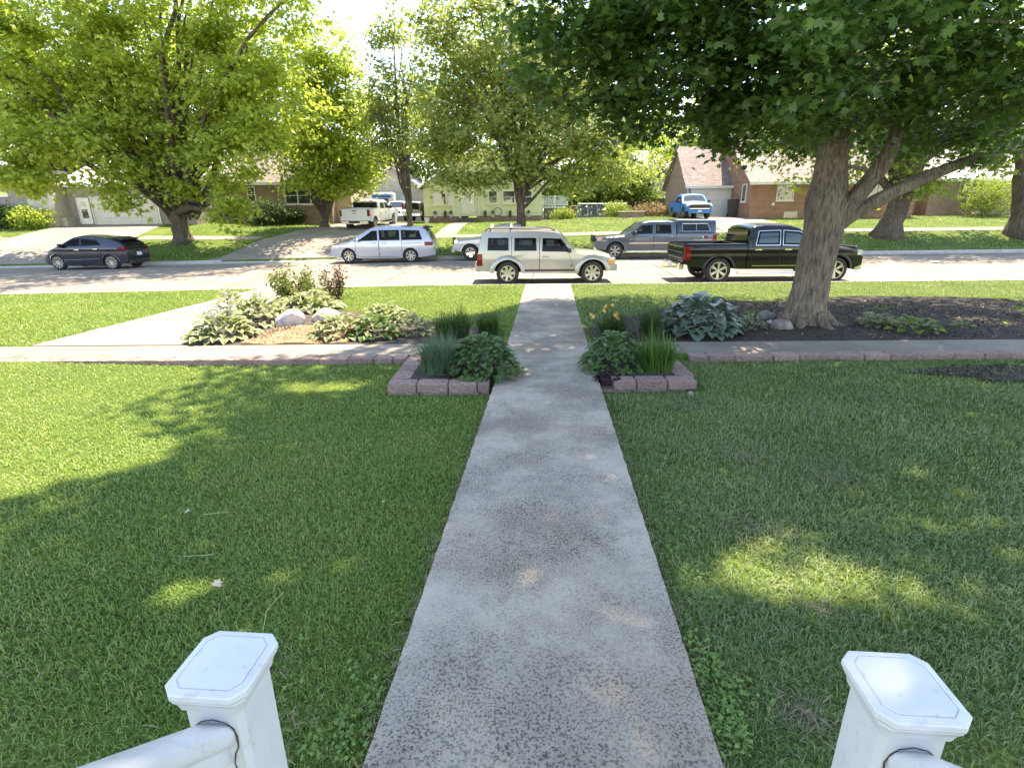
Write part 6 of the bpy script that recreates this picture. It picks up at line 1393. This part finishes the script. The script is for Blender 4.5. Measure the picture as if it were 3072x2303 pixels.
def leafy(name, label, cat, x, y, R0, H0, key, n, seed, leaf=(.30, .5), group=None, zoff=0.0, flowers=0, lift=0.0):
    r_ = random.Random(seed); o = empty(name, (x, y, z1(x, y) + zoff), r_.uniform(0, 6), label, cat, group)
    for k in range(n):
        f = (k + .5) / n; a = k * 2.39996; rad = f ** .55; L = r_.uniform(*leaf)
        ph = (1 - rad) * R(38) - R(8) + r_.uniform(-.15, .15)
        br = R0 * rad - L * .62 * cos(ph) * rad
        c = bpy.data.objects.new('leaf', r_.choice(HM[key])); COL.objects.link(c); c.parent = o
        zz_ = max(0, H0 * (1 - rad ** 1.7) - L * .30) + lift * (1 - rad)
        c.location = (br * cos(a), br * sin(a), zz_); c.rotation_euler = (r_.uniform(-.25, .25), -ph * .8, a + r_.uniform(-.35, .35)); c.scale = (L,) * 3
    for k in range(flowers):
        a = r_.uniform(0, 6.28); d = r_.uniform(0, R0 * .5); h = H0 + r_.uniform(.08, .22); mb = MB(); x0, y0 = d * cos(a), d * sin(a)
        mb.tube([(x0 * .4, y0 * .4, H0 * .5), (x0, y0, h)], .006, 4)
        for q_ in range(8): z = h - q_ * .025; b_ = q_ * 2.4; mb.add([(x0, y0, z), (x0 + .03 * cos(b_), y0 + .03 * sin(b_), z - .035), (x0 + .03 * cos(b_ + .7), y0 + .03 * sin(b_ + .7), z - .03)], [(0, 1, 2)])
        mb.build('flower_stalk', M['lilac'], o)
    return o
M['lilac'] = mat('pale_lilac_flower', (.42, .38, .46), .7, (.30, .32, .22), 30.0)
HG = 'hostas in the garden beds'
def gp(px, py): p = on(px, py, 0.0); return p.x, p.y
x, y = gp(668, 1012); leafy('hosta', 'cream-edged hosta with pale lilac flower spikes at the corner of drive and sidewalk', 'hosta', x, y, .60, .40, 'hosta_white', 84, 1, (.26, .38), HG, flowers=14)
x, y = gp(770, 968); leafy('hosta', 'large green-cream hosta left of the taller boulder', 'hosta', x, y, .66, .48, 'hosta_white', 84, 2, (.28, .40), HG, flowers=4)
x, y = gp(700, 950); leafy('hosta', 'narrow hosta with flower spikes along the drive edge behind the corner hosta', 'hosta', x, y, .45, .5, 'hosta_white', 44, 12, (.24, .34), HG, flowers=6)
x, y = gp(925, 925); leafy('hosta', 'spreading hosta directly behind the two boulders', 'hosta', x, y, .80, .34, 'hosta_white', 80, 3, (.28, .40), HG)
x, y = gp(1022, 1008); leafy('hosta', 'cream-edged hosta right of the orange bark patch', 'hosta', x, y, .54, .37, 'hosta_white', 78, 4, (.24, .36), HG)
x, y = gp(1125, 1008); leafy('hosta', 'fresh green hosta between the orange bark and the little pale hosta', 'hosta', x, y, .48, .36, 'hosta_green', 62, 5, (.22, .34), HG)
x, y = gp(1155, 968); leafy('hosta', 'pale sunlit hosta at the rear edge of the bed against the lawn', 'hosta', x, y, .56, .34, 'hosta_white', 70, 6, (.24, .36), HG)
x, y = gp(1245, 1000); leafy('hosta', 'small pale variegated hosta beside the dark strap-leaved grass', 'hosta', x, y, .38, .34, 'hosta_white', 50, 7, (.18, .28), HG)
x, y = gp(2095, 995); leafy('hosta', 'big blue-green hosta with broad leaves left of the shade tree', 'hosta', x, y, .70, .58, 'hosta_blue', 120, 8, (.36, .50), HG)
x, y = gp(2250, 985); leafy('hosta', 'small cream-green hosta beside the rocks at the tree foot', 'hosta', x, y, .30, .22, 'hosta_white', 34, 9, (.16, .22), HG)
x, y = gp(2628, 975); leafy('hosta', 'thin white-striped hosta on dark mulch right of the trunk', 'hosta', x, y, .30, .2, 'hosta_white', 40, 10, (.18, .26), HG)
x, y = gp(2740, 990); leafy('hosta', 'broad lime-green hosta on dark mulch, right of the striped one', 'hosta', x, y, .46, .2, 'hosta_lime', 30, 11, (.24, .32), HG)
x, y = gp(2888, 982); leafy('hosta', 'tiny yellowish plant on dark mulch, far right of the trunk', 'plant', x, y, .2, .1, 'hosta_lime', 14, 13, (.12, .18), HG)
leafy('leafy_plant', 'dense dark leafy plant spilling from the left planter over the walk edge', 'plant', -.42, 7.22, .54, .42, 'epi', 260, 21, (.18, .27), 'leafy plants by the walk', .12, lift=.05)
leafy('leafy_plant', 'dense dark leafy plant beside the walk in the right planter', 'plant', 1.46, 7.4, .46, .40, 'epi', 210, 22, (.18, .27), 'leafy plants by the walk', .12, lift=.05)
leafy('coral_bells', 'purple-black leaved plant tucked at the front left end of the right planter', 'plant', 1.28, 6.82, .17, .10, 'heuchera', 34, 23, (.10, .15), zoff=.10)
leafy('coral_bells', 'small dark purple plant at the front edge of the left planter', 'plant', -.80, 6.88, .12, .08, 'heuchera', 20, 24, (.08, .12), zoff=.16)

def arching(name, n, hgt, wid, m, seed, spread=.12, lean=.55, parent=None, nseg=5, stiff=1.0):
    rg = np.random.default_rng(seed); a = rg.uniform(0, 2 * pi, n); h = hgt * rg.uniform(.6, 1.15, n); r0 = spread * np.sqrt(rg.uniform(0, 1, n)); ln = np.abs(rg.normal(lean, lean * .5, n))
    a0 = rg.uniform(0, 2 * pi, n); V = []; k = nseg
    rows = []
    for j in range(k + 1):
        t = j / k; out = ln * h * t ** 1.8; z = h * (t - .38 * ln * t ** 2.6 / stiff); w_ = wid * (1 - t ** 2 * .95) * .5
        cx, cy = r0 * np.cos(a0) + out * np.cos(a), r0 * np.sin(a0) + out * np.sin(a); sx, sy = -np.sin(a) * w_, np.cos(a) * w_
        rows += [np.stack([cx - sx, cy - sy, z], 1), np.stack([cx + sx, cy + sy, z], 1)]
    V = np.stack(rows, 1).reshape(-1, 3); f = []
    for j in range(k): b = 2 * j; f += [(b, b + 1, b + 3), (b, b + 3, b + 2)]
    F = (np.array(f)[None] + (np.arange(n) * 2 * (k + 1))[:, None, None]).reshape(-1, 3)
    return mesh_obj(name, np_mesh(name, V, F, np.repeat(rg.uniform(0, 1, n), 2 * (k + 1))), m, parent, 'stuff')
M['blue_grass'] = leaf_mat('blue_green_blades', (.07, .14, .085), (.15, .235, .14), (.16, .26, .10), .28)
M['green_grass'] = leaf_mat('bright_green_blades', (.05, .13, .025), (.10, .20, .04), (.14, .26, .04), .3)
M['strap'] = leaf_mat('strap_blades', (.03, .075, .02), (.07, .13, .035), (.10, .18, .03), .3)
def clump(name, label, x, y, z, subs, cat='ornamental grass', group=None):
    o = empty(name, (x, y, z), 0, label, cat, group)
    for i, (dx, dy, n, h, w, m, sp_, ln, sd_) in enumerate(subs): b = arching('blades', n, h, w, m, sd_, sp_, ln, o); b.location = (dx, dy, 0)
    return o
clump('ornamental_grass', 'rounded blue-green grass clump in the left block planter', -1.02, 7.18, .06, [(0, 0, 1500, .48, .008, M['blue_grass'], .24, .5, 31), (.05, .05, 300, .60, .006, M['blue_grass'], .2, .25, 32)], group='grass clumps in the planters')
clump('ornamental_grass', 'bright green spiky clump with tall flower stems in the right block planter', 2.02, 7.25, .06, [(0, 0, 1300, .44, .010, M['green_grass'], .26, .5, 33), (0, 0, 40, .68, .022, M['green_grass'], .26, .12, 34)], group='grass clumps in the planters')
x, y = gp(1360, 1012); clump('strap_leaf_clump', 'dark arching strap-leaved clump behind the left planter', x, y, 0, [(-.1, 0, 420, .52, .016, M['strap'], .2, .55, 35), (.15, .1, 120, .62, .014, M['strap'], .15, .3, 36)])
x, y = gp(1465, 1005); clump('strap_leaf_clump', 'dark strap-leaved clump next to the walk behind the left leafy plant', x, y, 0, [(0, 0, 420, .48, .016, M['strap'], .18, .5, 37)])
x, y = gp(1950, 1005); clump('strap_leaf_clump', 'loose strap-leaved tuft between the daylily and the blue-green hosta', x, y, 0, [(0, 0, 240, .62, .014, M['strap'], .16, .6, 38)])
x, y = gp(1835, 1012); dl = clump('daylily', 'daylily clump with orange trumpet flowers beside the walk', x, y, 0, [(0, 0, 480, .52, .016, M['strap'], .2, .6, 39)], 'daylily')
M['orange'] = mat('orange_petal', (.74, .36, .05), .5, (.82, .52, .12), 40.0)
mb = MB()
for k in range(6):
    a = k * pi / 3
    def pt(r_, z, w, s): return (r_ * cos(a) - s * w * sin(a), r_ * sin(a) + s * w * cos(a), z)
    mb.add([pt(.006, 0, .004, -1), pt(.006, 0, .004, 1), pt(.03, .045, .018, -1), pt(.03, .045, .018, 1), pt(.065, .05, .002, 0)], [(0, 1, 3, 2), (2, 3, 4)])
flo = mb.mesh('flower', M['orange'])
for k, (px, py) in enumerate(((1783, 955), (1770, 948), (1822, 922), (1838, 920), (1808, 935), (1850, 945), (1852, 960), (1862, 965), (1748, 983), (1842, 950))):
    p = at(px, py, y - .05 + .1 * (k % 3)) - Vector((x, y, 0)); f = bpy.data.objects.new('flower', flo); COL.objects.link(f); f.parent = dl; f.location = p; f.rotation_euler = (rnd.uniform(.3, 1.0), rnd.uniform(-.5, .5), rnd.uniform(0, 6)); f.scale = (.85,) * 3
    mb = MB(); mb.tube([(p.x * .3, p.y * .3, .1), (p.x * .8, p.y * .8, p.z * .7), tuple(p)], .005, 5); mb.build('stem', M['strap'], dl)
# roses
M['rose_leaf'] = leaf_mat('rose_leaves', (.07, .13, .03), (.20, .22, .06), (.24, .28, .05), .3)
M['rose_red_leaf'] = leaf_mat('reddish_rose_leaves', (.11, .07, .045), (.22, .16, .09), (.2, .08, .05), .25)
M['rose'] = mat('red_rose_petal', (.34, .02, .05), .5, (.46, .06, .10), 30.0)
mb = MB()
for k in range(12):
    a = k * 2.4; r_ = .012 + .022 * k / 12; mb.add([(0, 0, 0), (r_ * cos(a - .6), r_ * sin(a - .6), .03), (r_ * 1.2 * cos(a), r_ * 1.2 * sin(a), .045 - k * .001), (r_ * cos(a + .6), r_ * sin(a + .6), .03)], [(0, 1, 2, 3)])
rose = mb.mesh('flower', M['rose'])
def rose_bush(label, px, py, w, h, m, seed, n, nf, flow):
    x, y = gp(px, py); rg = np.random.default_rng(seed); o = empty('rose_bush', (x, y, z1(x, y)), 0, label, 'rose bush', 'rose bushes at the street end of the bed')
    tips = []; mb = MB()
    for k in range(22):
        a = rg.uniform(0, 6.28); r_ = w * rg.uniform(.3, 1.0); t = Vector((r_ * cos(a), r_ * .7 * sin(a), h * rg.uniform(.55, 1.05))); p_, rr_ = limb((.1 * cos(a), .1 * sin(a), 0), t, .009, .003, rg, .06, 5); mb.tube(p_, rr_, 4); tips.append(p_)
    mb.build('canes', M['strap'] if m is M['rose_leaf'] else M['rose_red_leaf'], o, kind='stuff')
    P = np.array([tuple(tips[rg.integers(len(tips))][rg.integers(1, 6)]) for _ in range(n)]) + rg.normal(0, .075, (n, 3)); P = P[P[:, 2] > .03]
    leaves('foliage', P, .075, QUAD, m, rg, o, .6, None, .2, 'stuff')
    for fx, fz in flow:
        f = bpy.data.objects.new('flower', rose); COL.objects.link(f); f.parent = o; f.location = (fx, rg.uniform(-.3, 0), fz); f.rotation_euler = (rg.uniform(0, .8), rg.uniform(-.4, .4), 0); f.scale = (1.1,) * 3
rose_bush('wide green rose bush in full sun at the street end of the bed', 885, 905, .85, .82, M['rose_leaf'], 51, 2600, 4, [(-.78, .25), (-.82, .18), (-.3, .85)])
rose_bush('thinner reddish-leaved rose bush with red blooms, right of the wide green one', 1005, 895, .32, .86, M['rose_red_leaf'], 52, 620, 4, [(.2, .72), (.28, .66), (.15, .80), (.3, .58), (.22, .86), (-.2, .6)])

# ------------------------------------------------------------------ boulders
def boulder(label, px, py, sx, sy, sz, m, seed, name='boulder', group='boulders in the garden', rz=0.0):
    x, y = gp(px, py); bm = bmesh.new(); bmesh.ops.create_icosphere(bm, subdivisions=4, radius=1.0); rg = np.random.default_rng(seed); ph = rg.uniform(0, 6, 9); d = rg.normal(0, 1, (7, 3)); d /= np.linalg.norm(d, axis=1, keepdims=True)
    for v in bm.verts:
        c = v.co; k = 1 + .07 * math.sin(c.x * 2.7 + ph[0]) * math.sin(c.y * 2.9 + ph[1]) + .05 * math.sin(c.z * 4.1 + ph[2] + c.x * 2) + .02 * math.sin(c.x * 9 + ph[3]) * math.sin(c.y * 8 + c.z * 7)
        for q_ in d:
            t = c.dot(Vector(q_)); 
            if t > .72: k *= 1 - (t - .72) * .55
        v.co = Vector((c.x * sx * k, c.y * sy * k, c.z * sz * k))
    me = bpy.data.meshes.new(name); bm.to_mesh(me); bm.free(); me.polygons.foreach_set('use_smooth', [True] * len(me.polygons)); o = mesh_obj(name, me, m); o.location = (x, y, z1(x, y) + sz * .45); o.rotation_euler = (0, 0, rz)
    return tag(o, label, 'boulder', group)
boulder('taller pale sloping boulder at the back of the orange bark patch', 872, 975, .29, .25, .24, M['stone'], 61)
boulder('lower wide pale boulder right of the taller one', 975, 960, .33, .22, .18, M['stone'], 62)
boulder('rounded grey rock leaning against the shade tree foot', 2345, 990, .21, .17, .17, M['stone_dark'], 63)
boulder('flat-topped grey rock behind and left of the round one at the shade tree', 2298, 960, .21, .16, .15, M['stone_dark'], 64)
boulder('small pale rock wedged between the two grey rocks', 2312, 974, .08, .09, .08, M['stone'], 65)
x = 2.34
o = boulder('little pinkish stone by the right planter corner', 2062, 1172, .045, .04, .05, M['block'], 66, 'stone', None); o.location = (2.30, 6.50, -.07)

# ------------------------------------------------------------------ loose chips, weeds, litter
def chips(name, x0, x1, y0, y1, n, m, seed, zf, size=.03):
    rg = np.random.default_rng(seed); x = rg.uniform(x0, x1, n); y = rg.uniform(y0, y1, n); k = zf(x, y); ok = ~np.isnan(k); x, y, k = x[ok], y[ok], k[ok]
    leaves(name, np.stack([x, y, k], 1), size, QUAD, m, rg, None, 1.2, None, 0, 'stuff')
chips('bark_chips', -4.7, -2.95, 9.12, 10.5, 2600, M['chip'], 71, lambda x, y: zg(x, y) + .055)
def md(x, y):
    ub = np.clip((x - 1.45) / 14, 0, 1); top = np.where(ub < .26, 10.0 + 3.7 * np.minimum(1, ub * 4), 13.2); return np.where(y < top, zg(x, y) + .04, np.nan)
chips('mulch_chips', 1.6, 14, 9.12, 13.4, 5200, M['chip_dark'], 72, md, .05)
chips('leaf_litter', 1.6, 13, 9.12, 13.6, 420, M['chip'], 74, md, .045)
chips('soil_litter', 5.4, 9.8, 6.4, 7.95, 900, M['chip_dark'], 73, lambda x, y: np.where(((x - 8.0) / 1.9) ** 2 + ((y - 7.3) / .6) ** 2 < 1.1, zg(x, y) + .02, np.nan), .05)
M['thatch'] = leaf_mat('dry_thatch', (.10, .075, .045), (.36, .31, .18), (.3, .26, .14), .15)
STRAND = (np.array([(-.03, 0, 0), (.03, 0, .02), (.05, .5, .10), (0, 1.0, 0), (-.02, .5, .10)]), np.array([(0, 1, 2), (0, 2, 4), (4, 2, 3)]))
rgH = np.random.default_rng(77); TP = []
for cx, cy, r_, n in ((2.15, 4.5, .55, 620), (2.7, 4.1, .45, 420), (1.7, 3.3, .4, 260), (3.4, 5.2, .5, 220), (2.1, 5.9, .5, 300), (1.25, 1.75, .18, 260), (1.7, 2.4, .4, 160), (-1.2, 2.0, .35, 140), (-1.0, 1.6, .25, 160), (4.6, 6.3, .6, 260)):
    a = rgH.uniform(0, 6.28, n); d = r_ * np.abs(rgH.normal(0, .6, n)); TP.append(np.stack([cx + d * np.cos(a), cy + d * np.sin(a), 0 * a], 1))
ye = rgH.uniform(1.4, 6.4, 1500); sd2 = rgH.integers(0, 2, 1500); xe = np.where(sd2 == 0, -.69 + .068 * ye - np.abs(rgH.normal(0, .035, 1500)), .70 + .068 * ye + np.abs(rgH.normal(0, .035, 1500))); TP.append(np.stack([xe, ye, 0 * ye], 1))
TP = np.concatenate(TP); TP[:, 2] = zg(TP[:, 0], TP[:, 1]) + rgH.uniform(.012, .038, len(TP))
leaves('dry_thatch', TP, .055, STRAND, M['thatch'], rgH, None, 1.6, None, .1, 'stuff')
def weeds(name, spots, seed, m=None):
    rg = np.random.default_rng(seed); P = []
    for cx, cy, r_, n in spots:
        a = rg.uniform(0, 6.28, n); d = r_ * np.sqrt(rg.uniform(0, 1, n)); P.append(np.stack([cx + d * np.cos(a), cy + d * np.sin(a), zg(cx + d * np.cos(a), cy + d * np.sin(a)) + rg.uniform(.02, .055, n)], 1))
    P = np.concatenate(P); leaves(name, P, .027, SPRAY, m or M['weed'], rg, None, 1.0, None, 0, 'stuff')
ROUND = (np.array([(0, 0, 0), (.35, .12, .05), (.5, .5, .02), (.32, .9, .05), (0, 1.0, 0), (-.32, .9, .05), (-.5, .5, .02), (-.35, .12, .05)]), np.array([(0, i, i + 1) for i in range(1, 7)]))
M['weed'] = leaf_mat('clover_leaves', (.11, .22, .05), (.22, .35, .10), (.28, .42, .08), .35)
def gz(px, py, z=.08): p = on(px, py, z); return p.x, p.y
W_ = []
for px, py, r_, n in ((2110, 2010, .10, 90), (2140, 2080, .13, 170), (2150, 2160, .11, 150), (2170, 2230, .11, 150), (2090, 1930, .07, 40), (2240, 2100, .10, 40), (1110, 2100, .07, 26), (1080, 2180, .09, 46), (1060, 2250, .08, 46), (1010, 2230, .08, 36), (900, 1930, .05, 10), (880, 2075, .05, 10), (1060, 2035, .05, 12), (950, 2270, .08, 26), (1180, 1850, .05, 8), (2010, 1490, .08, 20), (1950, 1430, .09, 20), (2060, 1330, .14, 30), (2080, 1220, .16, 40), (2160, 1160, .2, 30), (2320, 1150, .3, 50), (2430, 1200, .3, 50), (2230, 1130, .2, 24), (2600, 1180, .3, 40), (2080, 1720, .10, 26), (2130, 1800, .10, 20), (2500, 1560, .2, 10), (2000, 1650, .07, 14)):
    x, y = gz(px, py); W_.append((x, y, r_, n))
weeds('clover_weeds', W_, 81)
M['dead_leaf'] = mat('pale_dead_leaf', (.34, .29, .22), .8, (.45, .41, .34), 30.0); M['straw'] = mat('dry_straw', (.36, .40, .22), .7, (.28, .34, .17), 20.0)
lf = np_mesh('dead_leaf', LOBED[0] * np.array([1, 1, 2.5]), LOBED[1]); lf.materials.append(M['dead_leaf'])
for px, py, s, lb in ((648, 1762, .06, 'pale curled dead leaf on the left lawn, nearest the left railing post'), (555, 1522, .05, 'round whitish dead leaf out on the middle of the left lawn'), (1150, 1490, .04, 'small white leaf scrap on the lawn near the front walk'), (2165, 1240, .05, 'small pinkish leaf on the right lawn below the planter')):
    x, y = gz(px, py, .1); o = bpy.data.objects.new('dead_leaf', lf); COL.objects.link(o); o.location = (x, y, z1(x, y) + .05); o.scale = (s,) * 3; o.rotation_euler = (.3, .35, rnd.uniform(0, 6)); tag(o, lb, 'dead leaf', 'dead leaves on the lawn')
for pts, lb in ((((790, 1890), (800, 1840), (850, 1770)), 'long curved straw blade rising behind the left post cap'), (((545, 1660), (640, 1660)), 'straight pale straw lying on the left lawn'), (((600, 1528), (680, 1525)), 'pale straw lying beside the round whitish leaf')):
    ps = []
    for i, (px, py) in enumerate(pts): x, y = gz(px, py, .12); ps.append((x, y, z1(x, y) + .05 + (.015 if i == 1 else 0)))
    mb = MB(); mb.tube(ps, .0022, 5); o = mb.build('straw_blade', M['straw']); tag(o, lb, 'straw', 'straws on the lawn')

# ------------------------------------------------------------------ porch stair railings with capped posts
def vinyl():
    m, t, b = nt('white_vinyl'); g = coords(t)
    col = ramp(t, noise(t, g, 5, 5), [(.3, (.60, .59, .575)), (.6, (.69, .685, .68))])
    st_ = ramp(t, noise(t, g, 26, 6, .7), [(.33, (.52, .49, .43)), (.43, (1, 1, 1))]); col = mix(t, col, st_, .35, 'MULTIPLY')
    t.links.new(col, b.inputs['Base Color']); b.inputs['Roughness'].default_value = .35; b.inputs['Coat Weight'].default_value = .15; bump(t, b, noise(t, g, 90, 3), .08, .002); return m
M['vinyl'] = vinyl(); M['grime'] = mat('dark_grime', (.045, .028, .016), .95, (.12, .07, .04), 40.0)
def railing(label, cx, cy, side, rz):
    zb_ = z1(cx, cy); o = empty('stair_railing', (cx, cy, zb_), rz, label, 'railing', 'porch stair railings'); zc = 1.25 - zb_
    mb = MB(); w = .0665
    mb.prism([(-w + .012, -w), (w - .012, -w), (w, -w + .012), (w, w - .012), (w - .012, w), (-w + .012, w), (-w, w - .012), (-w, -w + .012)], -.05, zc - .05); mb.build('post', M['vinyl'], o)
    def octo(h, c): return [(-h + c, -h), (h - c, -h), (h, -h + c), (h, h - c), (h - c, h), (-h + c, h), (-h, h - c), (-h, -h + c)]
    def rings(rs):
        mb = MB(); vs = []
        for h, c, z in rs: vs += [(a, b, z) for a, b in octo(h, c)]
        n = len(rs); fs = [tuple(range(7, -1, -1)), tuple(range((n - 1) * 8, n * 8))] + [(k * 8 + i, k * 8 + (i + 1) % 8, (k + 1) * 8 + (i + 1) % 8, (k + 1) * 8 + i) for k in range(n - 1) for i in range(8)]
        return mb.add(vs, fs)
    rings([(.072, .012, zc - .062), (.076, .012, zc - .045), (.084, .016, zc - .030), (.084, .016, zc - .022)]).build('neck_moulding', M['vinyl'], o)
    cap = rings([(.088, .024, zc - .0215), (.091, .025, zc - .016), (.091, .025, zc - .004), (.089, .024, zc - .001), (.0745, .021, zc + .001), (.0735, .0205, zc - .0012), (.072, .020, zc - .0012), (.071, .0195, zc + .0022), (.02, .006, zc + .0052)]).build('post_cap', M['vinyl'], o)
    bed = MB(); vs = [(a, b, zc - .0004) for a, b in octo(.0738, .0208)]
    # rails climb back towards the porch at 40 degrees
    sl = math.tan(R(40)); y0, y1 = -w, -1.25; zr = zc - .155
    def rail(prof, name, dz, m=M['vinyl']):
        mb = MB(); n = len(prof); vs = []
        for y in (y0, y0 - .03, (y0 + y1) / 2, y1): vs += [(a, y, zr + dz + b - (y - y0) * sl) for a, b in prof]
        fs = [tuple(range(n)), tuple(range(3 * n, 4 * n))] + [(k * n + i, k * n + (i + 1) % n, (k + 1) * n + (i + 1) % n, (k + 1) * n + i) for k in range(3) for i in range(n)]
        mb.add(vs, fs); me = mb.mesh(name, m); sharpen(me, 50); return mesh_obj(name, me, None, o)
    rail([(-.041, .0), (-.045, .012), (-.045, .034), (-.036, .048), (-.022, .053), (.022, .053), (.036, .048), (.045, .034), (.045, .012), (.041, 0), (.030, -.012), (-.030, -.012)], 'handrail', 0)
    rail([(-.022, -.015), (.022, -.015), (.026, -.05), (.020, -.064), (-.020, -.064), (-.026, -.05)], 'under_rail', 0)
    rail([(-.022, 0), (.022, 0), (.024, -.05), (-.024, -.05)], 'bottom_rail', -.80)
    for k in range(9):
        y = y0 - .09 - k * .115; mb = MB(); zt = zr - .06 - (y - y0) * sl; mb.span((-.016, y - .016, zt - .78), (.016, y + .016, zt + .01)); mb.build('baluster', M['vinyl'], o)
    # dirty caulk line where the rail meets the post
    arc = [(-.046, -.01), (-.049, .02), (-.043, .043), (-.028, .058), (0, .065), (.028, .058), (.043, .043), (.049, .02), (.046, -.01), (.036, -.03), (.030, -.06), (.033, -.085)] if side < 0 else [(.046, -.01), (.049, .02), (.043, .043), (.028, .058), (0, .065), (-.028, .058), (-.043, .043), (-.049, .02), (-.046, -.01), (-.036, -.03), (-.030, -.06), (-.033, -.085)]
    mb = MB(); rg = random.Random(9); mb.tube([(a + rg.uniform(-.001, .001), -w - .001, zr + b) for a, b in arc], [rg.uniform(.0008, .0022) for _ in arc], 5); mb.build('caulk_line', M['grime'], o)
    return o
railing('white vinyl stair railing with chamfered flat post cap, left of the front walk', -.647, .94, -1, R(-4.5))
railing('white vinyl stair railing with chamfered flat post cap, right of the front walk', .815, .865, 1, R(-4.5))
